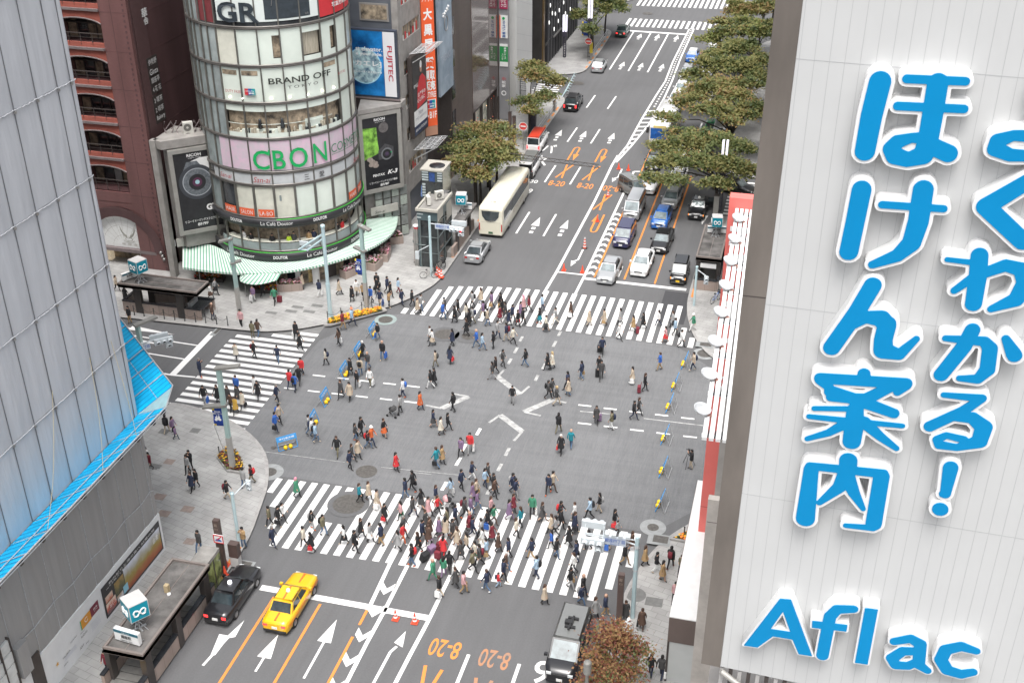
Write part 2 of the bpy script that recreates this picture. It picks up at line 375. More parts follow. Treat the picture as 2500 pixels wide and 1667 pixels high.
for k in range(11):
    y = 128.4+k*1.55; xl = lerp(y, [125,131,141,150.7], [-20.55,-20.0,-19.84,-19.5]); xr = lerp(y, [125,130.9,138.8,149.5], [-20.3,-19.5,-18.67,-18.33])
    line(mk, (xl, y), (xr, y+.35), .45)
for k in range(13):      # hatching beside the turning lane
    y = 96.2+k*1.28 if k < 12 else 120.6
    poly(mk, [(-17.95,y+.25),(-17.55,y+.62),(-17.2,y+.25),(-17.2,y-.2),(-17.55,y+.12),(-17.95,y-.2)])
for s_ in (((-21.75,53.2),(-21.68,51.3),(-21.6,49.2)), ((-20.63,53.3),(-20.63,49),(-20.7,46),(-20.7,38)), ((-17.78,53.1),(-17.85,49),(-18.0,46),(-18.3,38))):
    for a, b in zip(s_, s_[1:]): line(mk, a, b, .24)
for y in (51.0, 49.0, 46.9, 44.9, 42.9, 40.9): poly(mk, [(-21.6,y+.5),(-21.15,y-.05),(-20.7,y+.6),(-20.7,y+.05),(-21.15,y-.62),(-21.6,y-.1)])
struct(mk.build('lane_lines', M_wp))
# dashed guide lines through the junction, faded
mk = MB()
for x, y0, y1, m_ in ((-20.8,82.38,83.26,0), (-20.75,80.4,81.35,0), (-20.8,78.6,79.5,0), (-17.9,84.1,84.95,0), (-17.92,82.2,83.2,0), (-17.95,78.5,79.4,0), (-18.1,76.6,77.5,0), (-20.45,68.2,69.1,1), (-17.76,66.2,67.2,0), (-17.8,64.3,65.2,0), (-20.8,64.2,65.2,1), (-20.9,61.2,62.2,1), (-17.8,61.5,62.5,0), (-20.9,66,66.9,1)):
    line(mk, (x, y0), (x+.03, y1), .24, .012, m_)
for k in range(5): line(mk, (-35.34+1.94*k, 73.15+.07*k), (-34.31+1.94*k, 73.19+.07*k), .17, .012, 1)
for k in range(6): line(mk, (-36.74+1.94*k, 70.79+.09*k), (-35.77+1.94*k, 70.83+.09*k), .17, .012, 1)
for k in range(5): line(mk, (-14.1+1.94*k, 74.01+.04*k), (-13.12+1.94*k, 74.06+.04*k), .17, .012, 1)
for k in range(6): line(mk, (-13.64+1.94*k, 71.58+.05*k), (-12.64+1.94*k, 71.63+.05*k), .17, .012, 1)
def vee(a, b, c, d):
    line(mk, a, b, .2, .012, 0); line(mk, c, d, .2, .012, 0); line(mk, b, c, .5, .0135, 0)
vee((-20.88,77.6), (-21.1,76.5), (-18.75,74.4), (-18.34,75.7))
vee((-25.32,71.13), (-24.0,71.0), (-22.5,73.12), (-23.7,73.2))
vee((-16.52,71.85), (-17.85,72.06), (-16.2,74.2), (-15.04,74.09))
vee((-20.0,70.0), (-19.5,71.2), (-17.35,69.45), (-17.64,68.15))
struct(mk.build('guide_lines', [M_wp2, M_wp]))
# arrows
def arrow(mb, x, y0, y1, sgn=1, dotted=True, wd=.2, hw=.42, hl=2.2, mi=0):
    yt = y1 if sgn > 0 else y0; L = y1-y0
    poly(mb, [(x-hw, yt-sgn*hl), (x+hw, yt-sgn*hl), (x+.02, yt)], mi=mi)
    tail = L-hl; base = yt-sgn*hl
    if dotted:
        for q0, q1 in ((.18,.42), (.62,.86)): rect(mb, x-wd, x+wd, min(base-sgn*tail*q0, base-sgn*tail*q1), max(base-sgn*tail*q0, base-sgn*tail*q1), mi=mi)
    else: rect(mb, x-wd*.7, x+wd*.7, min(base, base-sgn*tail), max(base, base-sgn*tail), mi=mi)
mk = MB()
for x, y0, y1 in ((-25.1,103.5,107.85), (-22.18,103.5,107.9), (-28.65,130.2,134.4), (-25.7,130.5,134.7), (-22.27,130.8,134.8), (-26.22,160.8,164.9), (-23.55,160.9,165), (-20.62,161.1,165.2), (-26.25,177,180.5), (-23.57,177,180.9), (-20.65,177.1,180.95), (-29.3,161.5,165.5)): arrow(mk, x, y0, y1)
def bent(mb, x, y0, y1, sgn, sd):       # straight arrow with a side barb, or turning arrow
    line(mb, (x, y0), (x, y1-sgn*1.4), .2); poly(mb, [(x-.35*sd, y1-sgn*1.6), (x+.05*sd, y1-sgn*1.6), (x+.62*sd, y1-sgn*.9), (x+.25*sd, y1)])
for x, y0, y1 in ((-19.4,123.2,119.1), (-19.4,101.4,97.4)):
    line(mk, (x+.1, y0), (x+.1, y1+1.5), .18); line(mk, (x+.1, y1+1.55), (x-.25, y1+1.1), .18); poly(mk, [(x-.5,y1+1.25),(x+.05,y1+.95),(x-.28,y1)])
for x, y0, y1 in ((-25.9,42.7,45.7), (-23.1,42.9,47.7)): arrow(mk, x, y0, y1, 1, False, .1, .42, 1.9)
line(mk, (-28.95,42.4), (-28.55,45.0), .16); poly(mk, [(-29.2,44.9),(-28.9,43.2),(-28.65,43.3),(-28.55,44.9)]); poly(mk, [(-28.75,44.6),(-28.2,44.9),(-28.3,46.3)])
line(mk, (-19.25,43.4), (-19.15,46.0), .17); line(mk, (-19.15,46.0), (-18.95,46.5), .17); poly(mk, [(-19.2,46.75),(-18.6,46.5),(-18.85,47.8)])
arrow(mk, -8.9, 110, 113.5, -1, False, .1, .4, 2.4)
for y0 in (76.4, 74.6): poly(mk, [(-49.2,y0),(-53.4,y0+.55),(-53.4,y0-.2)]); 
for y0 in (76.5, 74.3): line(mk, (-57, y0), (-53, y0), .2)
struct(mk.build('lane_arrows', M_wp))
# orange paint
mk = MB()
for x, y0, y1 in ((-17.09,95.7,122.9), (-14.35,95.9,123), (-11.53,95.7,123), (-17.1,123,160), (-27.46,38,48.6), (-24.53,38,48.7), (-21.64,47.6,48.9), (-21.66,38,46.6)): line(mk, (x, y0), (x, y1), .17)
def uturn(mb, x, y0, y1, sgn, side):
    s_ = sgn; xo = x+side*.62
    line(mb, (x, y0), (x, y1), .2); line(mb, (xo, y0+s_*1.6), (xo, y1), .2)
    pts = [(x, y1), (x+side*.08, y1+s_*.4), (x+side*.31, y1+s_*.6), (x+side*.54, y1+s_*.4), (xo, y1)]
    for a, b in zip(pts, pts[1:]): line(mb, a, b, .2, .0125)
    poly(mb, [(xo-.34, y0+s_*2.0), (xo+.34, y0+s_*2.0), (xo, y0)])
uturn(mk, -25.82, 124.5, 128.3, 1, 1); uturn(mk, -22.64, 124.6, 128.4, 1, 1); uturn(mk, -18.86, 110.1, 106.1, -1, -1)
for x0, x1, y0, y1 in ((-25.62,-25.2,118.9,123.1), (-22.62,-22.2,118.9,123.4), (-19.9,-19.4,111.1,115.5)):
    line(mk, (x0-.35, y0), (x1+.35, y1), .2); line(mk, (x0+.35, y0), (x1-.35, y1), .2, .0135)
def road_text(mb, s_, cx, cy, wd, ht, flip, mi=0, bold=.012):
    vs, fs = fit_text(s_, wd, ht, bold=bold)
    k_ = -1 if flip else 1
    mb.add([(cx+k_*v[0], cy+k_*v[1], .012) for v in vs], fs, mi)
road_text(mk, '8-20', -25.45, 117.25, 1.75, 1.5, False); road_text(mk, '8-20', -22.3, 117.3, 1.75, 1.5, False); road_text(mk, '8-20', -19.45, 117.2, 1.75, 1.5, True)
road_text(mk, '8-20', -16.25, 47.0, 1.8, 1.4, True); road_text(mk, '8-20', -13.3, 46.9, 1.75, 1.4, True, 1)
road_text(mk, '8-20', -16.8, 172.5, 1.9, 1.6, True, 1)
line(mk, (-16.9,45.5), (-16.35,42.5), .2); line(mk, (-15.9,45.4), (-16.3,42.5), .2, .0135)
line(mk, (-13.9,45.3), (-13.4,42.5), .2, .012, 1); line(mk, (-13.0,45.3), (-13.4,42.5), .2, .0135, 1); line(mk, (-16.9,166), (-16.3,170.4), .2); line(mk, (-16.2,166), (-16.9,170.4), .2, .0135)
struct(mk.build('orange_markings', [M_op, M_op2]))
mk = MB()
road_text(mk, 'バ', -28.75, 127.6, 1.6, 2.9, False); road_text(mk, 'ス', -28.7, 123.4, 1.7, 2.6, False); road_text(mk, '7', -29.6, 119.6, .8, 1.6, False)
road_text(mk, '7-9 30', -28.7, 117.2, 2.3, .9, False); road_text(mk, '17-19', -28.6, 114.4, 2.2, 1.3, False); road_text(mk, '6', -10.5, 46.6, .95, 1.75, True)
struct(mk.build('road_lettering', M_wp))
# orange-white kerb paint
mk = MB()
def kerbpaint(x, y0, y1, on=1.2, off=1.2, dx=.23):
    y = y0
    while y < y1: mk.quad((x-dx if dx > 0 else x, y, .164), (x if dx > 0 else x-dx, y, .164), (x if dx > 0 else x-dx, min(y+on, y1), .164), (x-dx if dx > 0 else x, min(y+on, y1), .164)); y += on+off
kerbpaint(-30.73, 96.2, 98.2); kerbpaint(-30.73, 105, 143, 1.3, 1.1); kerbpaint(-30.72, 160, 178, 1.1, 1.2); kerbpaint(-7.78, 93.6, 97.4, 2.4, 1); kerbpaint(-31.3, 49.2, 52.2, 3, 1)
struct(mk.build('kerb_paint', M_op))
# manhole covers with their concrete collars, drain grates
M_iron = mat('cast_iron', (.115, .108, .1), .6, .25, 6, .3); M_collar = mat('pale_concrete', (.27, .28, .28), .9, .12, 3); M_collar2 = mat('green_concrete', (.25, .30, .29), .9, .12, 3)
mk = MB()
def manhole(p, r, ro_, ci):
    n = 28
    c_ = gp(*p)
    mk.add([(c_[0]+ro_*math.cos(2*math.pi*k/n), c_[1]+ro_*math.sin(2*math.pi*k/n), .028) for k in range(n)], [tuple(range(n))], ci)
    mk.add([(c_[0]+r*math.cos(2*math.pi*k/n), c_[1]+r*math.sin(2*math.pi*k/n), .036) for k in range(n)], [tuple(range(n))], 0)
manhole(Y2(1648,153), .62, .96, 2); manhole(Y6(590,85), .5, .98, 1); manhole(Y6(1475,80), .75, 1.1, 3); manhole(Y6(1310,375), 1.05, 1.42, 4)
manhole(Y3(320,285), .85, 1.25, 4); manhole(Y3(540,305), .6, 1.2, 4); manhole(Y4(1197,462), .62, .95, 1); manhole(Y7(1735,460), .38, .85, 1); manhole(Y2(625,1318), .18, .19, 0); manhole(Z4(1050,127), .8, .82, 0); manhole(Z4(415,762), .8, .82, 0)
struct(mk.build('manhole_covers', [M_iron, M_collar, M_collar2, M_junc, M_road]))
mk = MB()
for p, a, b in ((Y5(2005,595), .35, .9), (Y4(1215,395), .4, .8), (RB(110,500), .5, .8), (R6(800,140), .9, .25)):
    c_ = gp(*p); rect(mk, c_[0]-b-.1, c_[0]+b*.7, c_[1]-a-.1, c_[1]+a, .166 if p[0] > 1500 else .024, 1); rect(mk, c_[0]-b*.7, c_[0]+b*.5, c_[1]-a*.7, c_[1]+a*.7, .186 if p[0] > 1500 else .044, 0)
struct(mk.build('drain_grates', [M_iron, M_collar]))
# fine joint lines in the junction and darker patches on the pavements
mk = MB()
for a, b in ((Y2(330,1325), Y2(1275,1450)), (Y2(1560,1490), Y2(2333,1568)), (Y3(0,1540), Y3(200,1560))): line(mk, gp(*a), gp(*b), .05, .012)
for a, b in ((Y4(640,1050), Y4(1180,1115)), (Y4(60,985), Y4(330,1010))): line(mk, gp(*a), gp(*b), .12, .012)
struct(mk.build('joint_lines', M_wp2))
mk = MB()
for x, y in ((610,102), (790,88), (955,92), (1030,38), (850,50), (1345,1375)): 
    c_ = gp(*Y2(x, y)) if y < 1000 else gp(*Y1(*(1410,1350))); rect(mk, c_[0]-.55, c_[0]+.5, c_[1]-.22, c_[1]+.22, .1545, 0)
for x, y in ((350,605), (180,660), (580,1505), (290,265), (640,255)): c_ = gp(*Q7(x, y)); rect(mk, c_[0]-.4, c_[0]+.3, c_[1]-.3, c_[1]+.3, .1545, random.choice((0, 1)))
for x, y in ((240,1000), (555,1140), (290,1190)): c_ = gp(*Q7(x, y)); rect(mk, c_[0]-.45, c_[0]+.35, c_[1]-.32, c_[1]+.32, .1545, 1)
for x, y in ((1010,665), (1740,1000)): c_ = gp(*RC(x, y) if x < 1100 else Y7(1740,1005)); rect(mk, c_[0]-.5, c_[0]+.5, c_[1]-.35, c_[1]+.35, .1545, 0)
c_ = gp(*RC(800,585)); mk.add([(c_[0]+.62*math.cos(k*.3), c_[1]+.62*math.sin(k*.3), .156) for k in range(21)], [tuple(range(21))], 0)
struct(mk.build('paving_patches', [mat('dark_paver', (.17, .17, .165), .8, .15, 4), mat('red_paver', (.27, .215, .19), .8, .15, 4)]))
mk = MB(); rect(mk, -10.4, -8.0, 88.6, 94.6, .008); struct(mk.build('road_patch', asphalt('patch_asphalt', (.062, .062, .066), .2)))
# ================================================================== BUILDINGS
def wall_tiles(name, c1, c2, joint, bw, bh, rough=.6, ms=.02, off=.5, spec=.5):
    m = bpy.data.materials.new(name); m.use_nodes = True; n = m.node_tree; b = n.nodes['Principled BSDF']; b.inputs['Roughness'].default_value = rough; b.inputs['Specular IOR Level'].default_value = spec
    g = n.nodes.new('ShaderNodeNewGeometry'); sx = n.nodes.new('ShaderNodeSeparateXYZ'); n.links.new(g.outputs['Position'], sx.inputs[0])
    ad = n.nodes.new('ShaderNodeMath'); n.links.new(sx.outputs[0], ad.inputs[0]); n.links.new(sx.outputs[1], ad.inputs[1])
    cx = n.nodes.new('ShaderNodeCombineXYZ'); n.links.new(ad.outputs[0], cx.inputs[0]); n.links.new(sx.outputs[2], cx.inputs[1])
    br = n.nodes.new('ShaderNodeTexBrick'); br.offset = off; br.inputs['Scale'].default_value = 1; br.inputs['Brick Width'].default_value = bw; br.inputs['Row Height'].default_value = bh; br.inputs['Mortar Size'].default_value = ms
    for k, v in (('Color1', c1), ('Color2', c2), ('Mortar', joint)): br.inputs[k].default_value = (*v, 1)
    n.links.new(cx.outputs[0], br.inputs[0])
    t = n.nodes.new('ShaderNodeTexNoise'); t.inputs['Scale'].default_value = .5; t.inputs['Detail'].default_value = 6
    mp = n.nodes.new('ShaderNodeMapping'); mp.inputs['Scale'].default_value = (1.4, 1.4, .25); n.links.new(g.outputs['Position'], mp.inputs[0]); n.links.new(mp.outputs[0], t.inputs[0])
    r = n.nodes.new('ShaderNodeMapRange'); r.inputs[1].default_value = .3; r.inputs[2].default_value = .7; r.inputs[3].default_value = .8; r.inputs[4].default_value = 1.15; n.links.new(t.outputs['Fac'], r.inputs[0])
    x = n.nodes.new('ShaderNodeVectorMath'); x.operation = 'SCALE'; n.links.new(br.outputs[0], x.inputs[0]); n.links.new(r.outputs[0], x.inputs['Scale']); n.links.new(x.outputs[0], b.inputs['Base Color'])
    return m
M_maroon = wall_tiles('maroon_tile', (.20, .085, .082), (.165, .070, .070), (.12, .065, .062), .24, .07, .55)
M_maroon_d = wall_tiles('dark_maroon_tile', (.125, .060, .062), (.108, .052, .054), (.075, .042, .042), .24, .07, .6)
M_terra = mat('terracotta_render', (.30, .085, .062), .7, .12, 1.2)
M_trim_d = mat('grey_stone_trim', (.16, .13, .13), .6, .15, 2)
M_glass_d = mat('dark_window_glass', (.03, .034, .038), .08, .5, .7, spec=.8)
M_frame_d = mat('dark_frame', (.055, .045, .042), .5, .1, 3)
M_white = mat('white_enamel', (.74, .74, .73), .45, .05, 2)
M_whitetxt = mat('white_lettering', (.80, .80, .79), .5)
M_black = mat('black_panel', (.022, .022, .025), .35, .2, 2)
M_blackm = mat('black_metal', (.03, .03, .033), .4, .2, 3)
M_steel = mat('brushed_steel', (.36, .35, .34), .38, .12, 1.5, .75)
M_alu = mat('painted_aluminium', (.33, .32, .30), .45, .1, 1.2, .35)
M_stone = mat('grey_stone', (.27, .255, .24), .75, .16, 1.1)
M_conc = mat('weathered_concrete', (.25, .24, .225), .9, .3, .9, bump=.2, bs=9, detail=8)
M_roofc = mat('stained_roof', (.12, .113, .108), .95, .55, .8, detail=9, bump=.2, bs=7)
M_cream = mat('warm_interior_panel', (.60, .60, .52), .8, .12, 1.0)
M_pale = mat('pale_glass_panel', (.66, .72, .655), .2, .06, .5, spec=.7)
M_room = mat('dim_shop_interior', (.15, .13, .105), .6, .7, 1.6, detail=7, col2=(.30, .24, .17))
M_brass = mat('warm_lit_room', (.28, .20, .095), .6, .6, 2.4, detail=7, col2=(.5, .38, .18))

# ---- sheeted building under repair ------------------------------------------------
def sheet_mat(name, c, c2):
    m = bpy.data.materials.new(name); m.use_nodes = True; n = m.node_tree; b = n.nodes['Principled BSDF']; b.inputs['Roughness'].default_value = .72; b.inputs['Specular IOR Level'].default_value = .25
    g = n.nodes.new('ShaderNodeNewGeometry'); mp = n.nodes.new('ShaderNodeMapping'); mp.inputs['Scale'].default_value = (1, 1.5, .10); n.links.new(g.outputs['Position'], mp.inputs[0])
    t = n.nodes.new('ShaderNodeTexNoise'); t.inputs['Scale'].default_value = 1.5; t.inputs['Detail'].default_value = 7; t.inputs['Roughness'].default_value = .62; n.links.new(mp.outputs[0], t.inputs[0])
    r = n.nodes.new('ShaderNodeValToRGB'); r.color_ramp.elements[0].position = .25; r.color_ramp.elements[1].position = .75; r.color_ramp.elements[0].color = (*c, 1); r.color_ramp.elements[1].color = (*c2, 1)
    n.links.new(t.outputs['Fac'], r.inputs[0]); n.links.new(r.outputs[0], b.inputs['Base Color'])
    t2 = n.nodes.new('ShaderNodeTexNoise'); t2.inputs['Scale'].default_value = .9; t2.inputs['Detail'].default_value = 3; mp2 = n.nodes.new('ShaderNodeMapping'); mp2.inputs['Scale'].default_value = (1, 2.2, .5); n.links.new(g.outputs['Position'], mp2.inputs[0]); n.links.new(mp2.outputs[0], t2.inputs[0])
    bp = n.nodes.new('ShaderNodeBump'); bp.inputs['Strength'].default_value = .5; bp.inputs['Distance'].default_value = .12; n.links.new(t2.outputs['Fac'], bp.inputs['Height']); n.links.new(bp.outputs[0], b.inputs['Normal'])
    return m
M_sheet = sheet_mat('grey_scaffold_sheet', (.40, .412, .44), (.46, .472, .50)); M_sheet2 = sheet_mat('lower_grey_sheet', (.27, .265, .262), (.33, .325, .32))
M_seam = mat('sheet_seam', (.13, .135, .145), .8); M_lace = mat('white_lacing', (.40, .41, .43), .8, .2, 8)
M_blue = mat('blue_canopy_board', (.0, .42, .74), .5, .14, 1.3); M_blue2 = mat('pale_mesh_board', (.30, .47, .50), .5, .12, 2)
M_alub = mat('silver_pipe', (.55, .56, .57), .4, .1, 3, .6)
sc = thing('scaffolded_building', 'tall corner building wrapped in grey scaffold sheeting above a blue protective canopy', 'building', (-36, 50.8, 0))
def addto(mb, name, mats, root, **k):
    o = mb.build(name, mats); o.parent = root; o.matrix_parent_inverse = Matrix.Translation(-Vector(root.location)) if root.rotation_euler.z == 0 else root.matrix_basis.inverted()
    for a, b in k.items(): o[a] = b
    return o
m = MB(); m.prism([(-90, 18), (-36.25, 18), (-36.25, 50.6), (-48, 61.2), (-90, 61.2)], 0, 50); addto(m, 'core_wall', M_stone, sc)
ys = [50.82, 50.42, 49.3, 47.55, 45.75, 43.95, 42.15, 40.35, 38.5, 36.7, 34.9, 33.1, 31.3, 29.5, 27.7, 25.9, 24.1]
zs = [10.25, 15.1, 20.18, 25.25, 30.4, 35.5, 40.6, 45.7, 49.5]
def sheets(y_list, z_list, Xp, mi=0):
    m = MB(); N = 6
    for i in range(len(y_list)-1):
        for j in range(len(z_list)-1):
            y0, y1, z0, z1 = y_list[i+1], y_list[i], z_list[j], z_list[j+1]; vs = []
            for a in range(N+1):
                for b in range(N+1):
                    u, v = a/N, b/N; blg = math.sin(math.pi*u)*.05+math.sin(math.pi*v)*.03+.012*math.sin(9*u+5*j)*math.sin(math.pi*u)
                    vs.append((Xp+blg*(1 if (i+j) % 3 else .5), y0+(y1-y0)*u, z0+(z1-z0)*v))
            m.add(vs, [(a*(N+1)+b, (a+1)*(N+1)+b, (a+1)*(N+1)+b+1, a*(N+1)+b+1) for a in range(N) for b in range(N)], mi, True)
    return m
m = sheets(ys, zs, -36.05); m.quad((-36.05, 50.82, 10.2), (-48, 61.6, 10.2), (-48, 61.6, 49.5), (-36.05, 50.82, 49.5)); addto(m, 'upper_sheeting', M_sheet, sc)
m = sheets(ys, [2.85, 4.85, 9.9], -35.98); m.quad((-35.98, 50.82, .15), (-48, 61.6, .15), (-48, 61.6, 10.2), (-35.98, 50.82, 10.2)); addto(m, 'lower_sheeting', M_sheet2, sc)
m = MB()
for y in ys[1:]: m.box(-36.02, -35.985, y-.018, y+.018, 10.2, 49.5)
addto(m, 'vertical_seam', M_seam, sc)
m = MB()
for z in zs[1:-1]:
    p = []
    for i in range(len(ys)-1):
        for k in range(9): p.append((-35.98+(.03 if k % 2 else 0), ys[i]+(ys[i+1]-ys[i])*k/9, z-.05*math.sin(math.pi*(k/9))+(.035 if k % 2 else -.02)))
    m.tube(p, .028, 5)
    for y in ys[1:]: m.box(-35.99, -35.9, y-.07, y+.05, z-.18, z-.05, 1)
for y in ys[1:12]: m.box(-35.97, -35.93, y-.012, y+.012, 2.9, 10.2)
p = [(-35.93, y, 4.85+(-.12 if k % 2 == 0 else .08)) for k, y in enumerate(ys)]; m.tube(p, .026, 5)
addto(m, 'lacing_rope', [M_lace, M_steel], sc)
# blue catch canopy
m = MB(); yl = list(np.arange(24.0, 50.3, .42)); 
pts_in = [(-35.95, y, 10.3) for y in yl]; pts_out = [(-33.5, y, 11.62) for y in yl]
for i in range(len(yl)-1):
    d = .02 if i % 2 else 0
    m.add([pts_in[i], pts_out[i], pts_out[i+1], pts_in[i+1]], [(0,1,2,3)], 0)
    m.add([(a[0], a[1], a[2]+.03) for a in (pts_in[i], pts_out[i])]+[(a[0], a[1]+.05, a[2]+.03) for a in (pts_out[i], pts_in[i])], [(0,1,2,3)], 1)
# hip at the corner, then the splayed side
c_in = (-36.0, 50.75, 10.3); cA = (-33.5, 50.0, 11.66); cB = (-34.22, 52.09, 11.72); dch = np.array([-.743, .669, 0])
m.add([pts_in[-1], pts_out[-1], cA, c_in], [(0,1,2,3)], 0)
m.add([c_in, cA, cB], [(0,1,2)], 2)
tt = list(np.arange(0, 22, .42))
for i in range(len(tt)-1):
    q = [np.array(c_in)+dch*tt[i], np.array(cB)+dch*tt[i], np.array(cB)+dch*tt[i+1], np.array(c_in)+dch*tt[i+1]]
    m.add(q, [(0,1,2,3)], 0)
    m.add([q[0]+[0,0,.03], q[1]+[0,0,.03], q[1]+dch*.05+[0,0,.03], q[0]+dch*.05+[0,0,.03]], [(0,1,2,3)], 1)
addto(m, 'canopy', [M_blue, mat('blue_board_seam', (0, .20, .44), .6), M_blue2], sc)
m = MB(); m.tube([(-33.5, 24, 11.66), (-33.5, 50.0, 11.7), (-34.22, 52.09, 11.76), (-49, 65.4, 11.8)], .045, 6); m.tube([(-34.5, 24, 11.16), (-34.5, 50.2, 11.16)], .03, 6); m.tube([(-33.5, 24, 11.5), (-33.5, 50, 11.5)], .03, 6)
m.tube([(-35.0, 51.5, 11.08), (-50, 65.0, 11.08)], .03, 6)
for y in ys[1:14]: m.tube([(-35.9, y, 10.3), (-33.45, y, 11.7)], .035, 6); m.tube([(-35.9, y, 9.3), (-34.1, y, 10.98)], .035, 6); m.box(-34.2, -33.95, y-.1, y+.1, 10.85, 11.1, 1)
for t in (1.6, 3.4, 5.2, 7.0, 8.8): m.tube([np.array(c_in)+dch*t+[0,0,.05], np.array(cB)+dch*t+[0,0,.08]], .04, 6)
addto(m, 'canopy_frame', [M_alub, M_frame_d], sc)
m = MB(); 
for a, b in (((-36, 47.5, 16.0), (-33.6, 43.5, 11.7)), ((-36, 49.6, 15.9), (-33.6, 46.9, 11.7)), ((-36, 44, 16), (-33.6, 38.5, 11.7))):
    a, b = np.array(a), np.array(b); m.tube([a+(b-a)*t+np.array([.1*math.sin(3.1*t), 0, -.5*math.sin(math.pi*t)]) for t in np.linspace(0, 1, 9)], .013, 4)
addto(m, 'tie_rope', mat('straw_rope', (.42, .36, .22), .9), sc)
# white site hoarding with its posters
hd = thing('site_hoarding', 'long white hoarding of posters along the foot of the sheeted building', 'hoarding', (-35.9, 45, .15))
m = MB(); m.box(-36.0, -35.88, 20, 50.85, .15, 2.98); addto(m, 'board', mat('hoarding_white', (.66, .67, .68), .5, .05, 1.2), hd)
def poster_grad(name, cols, axis=2, rng=(0, 1), noise=.5, vs=1.5):
    m = bpy.data.materials.new(name); m.use_nodes = True; n = m.node_tree; b = n.nodes['Principled BSDF']; b.inputs['Roughness'].default_value = .4
    g = n.nodes.new('ShaderNodeNewGeometry'); sx = n.nodes.new('ShaderNodeSeparateXYZ'); n.links.new(g.outputs['Position'], sx.inputs[0])
    t = n.nodes.new('ShaderNodeTexNoise'); t.inputs['Scale'].default_value = vs; t.inputs['Detail'].default_value = 8; n.links.new(g.outputs['Position'], t.inputs[0])
    r = n.nodes.new('ShaderNodeMapRange'); r.inputs[1].default_value, r.inputs[2].default_value = rng; n.links.new(sx.outputs[axis], r.inputs[0])
    a = n.nodes.new('ShaderNodeMath'); a.operation = 'MULTIPLY_ADD'; n.links.new(t.outputs['Fac'], a.inputs[0]); a.inputs[1].default_value = noise; n.links.new(r.outputs[0], a.inputs[2])
    s = n.nodes.new('ShaderNodeMath'); s.operation = 'SUBTRACT'; n.links.new(a.outputs[0], s.inputs[0]); s.inputs[1].default_value = noise/2
    cr = n.nodes.new('ShaderNodeValToRGB'); e = cr.color_ramp.elements
    for i, c in enumerate(cols):
        q = e[i] if i < 2 else e.new(1)
        q.position = i/(len(cols)-1); q.color = (*c, 1)
    n.links.new(s.outputs[0], cr.inputs[0]); n.links.new(cr.outputs[0], b.inputs['Base Color']); return m
pb = MB(); X = -35.86
def yz(mb, y0, y1, z0, z1, mi=0, X=-35.86): mb.quad((X, y1, z0), (X, y1, z1), (X, y0, z1), (X, y0, z0), mi) if False else mb.add([(X,y0,z0),(X,y1,z0),(X,y1,z1),(X,y0,z1)], [(0,1,2,3)], mi)
yz(pb, 44.05, 50.62, .4, 2.62, 0); po = addto(pb, 'landscape_poster', M_black, hd)
pb = MB(); yz(pb, 46.3, 50.5, .55, 2.2, 0, X+.012); yz(pb, 44.2, 45.2, .55, 1.3, 1, X+.012); yz(pb, 45.25, 46.25, 1.05, 2.0, 2, X+.012); yz(pb, 45.3, 45.95, .5, 1.0, 3, X+.012); yz(pb, 46.0, 46.5, .62, 1.15, 4, X+.016); yz(pb, 44.25, 45.0, 1.35, 1.8, 5, X+.012)
o = addto(pb, 'photo_panel', [poster_grad('autumn_hills', [(.27,.06,.03),(.34,.12,.04),(.30,.24,.06),(.42,.42,.40),(.62,.66,.74)], 2, (.5, 2.2), .55, 1.4), poster_grad('poster_food', [(.1,.1,.12),(.5,.1,.06),(.7,.6,.5)], 2, (.5,1.3), 1.2, 4), poster_grad('poster_wood', [(.05,.06,.05),(.15,.13,.05),(.4,.25,.08)], 2, (.9,2.1), 1.1, 4), poster_grad('poster_snow', [(.3,.25,.2),(.6,.6,.65),(.4,.3,.2)], 2, (.5,1), 1, 3), mat('poster_sky', (.25,.5,.62), .5), poster_grad('poster_meal', [(.5,.12,.06),(.6,.5,.4)], 2, (1.3,1.8), 1.5, 5)], po)
pb = MB(); U_ = (0,1,0); W_ = (0,0,1)
put_text(pb, '秋の彩りと湯の里へ 紅葉の旅', (X+.02, 47.4, 2.42), U_, W_, 0, w=5.2, h=.16); put_text(pb, '山々が色づく季節', (X+.02, 45.6, 2.24), U_, W_, 0, w=2.2, h=.12); put_text(pb, '会津', (X+.024, 49.9, 1.7), U_, W_, 0, w=.6, h=.4); put_text(pb, 'あいづ', (X+.02, 44.85, .95), U_, W_, 0, w=.7, h=.2)
addto(pb, 'poster_lettering', M_whitetxt, po)
pb = MB(); yz(pb, 41.86, 42.8, 1.55, 2.2, 0); yz(pb, 42.8, 43.62, 1.6, 2.25, 1); yz(pb, 41.78, 41.86, 1.55, 2.2, 2); op = addto(pb, 'brand_panel', [mat('panel_orange', (.62,.27,.03), .5), mat('panel_wine', (.17,.02,.04), .5), mat('panel_green', (.05,.35,.15), .5)], hd)
pb = MB(); pb.add([(X+.02, 42.33+.16*math.cos(a), 1.92+.16*math.sin(a)) for a in np.linspace(0.6, 5.9, 20)]+[(X+.02, 42.33+.12*math.cos(a), 1.92+.12*math.sin(a)) for a in np.linspace(5.9, .6, 20)], [tuple(range(40))]); put_text(pb, '銀座', (X+.02, 43.25, 2.0), U_, W_, 0, w=.4, h=.13); put_text(pb, '五丁目', (X+.02, 43.25, 1.84), U_, W_, 0, w=.35, h=.07)
addto(pb, 'brand_lettering', M_whitetxt, op)
pb = MB()
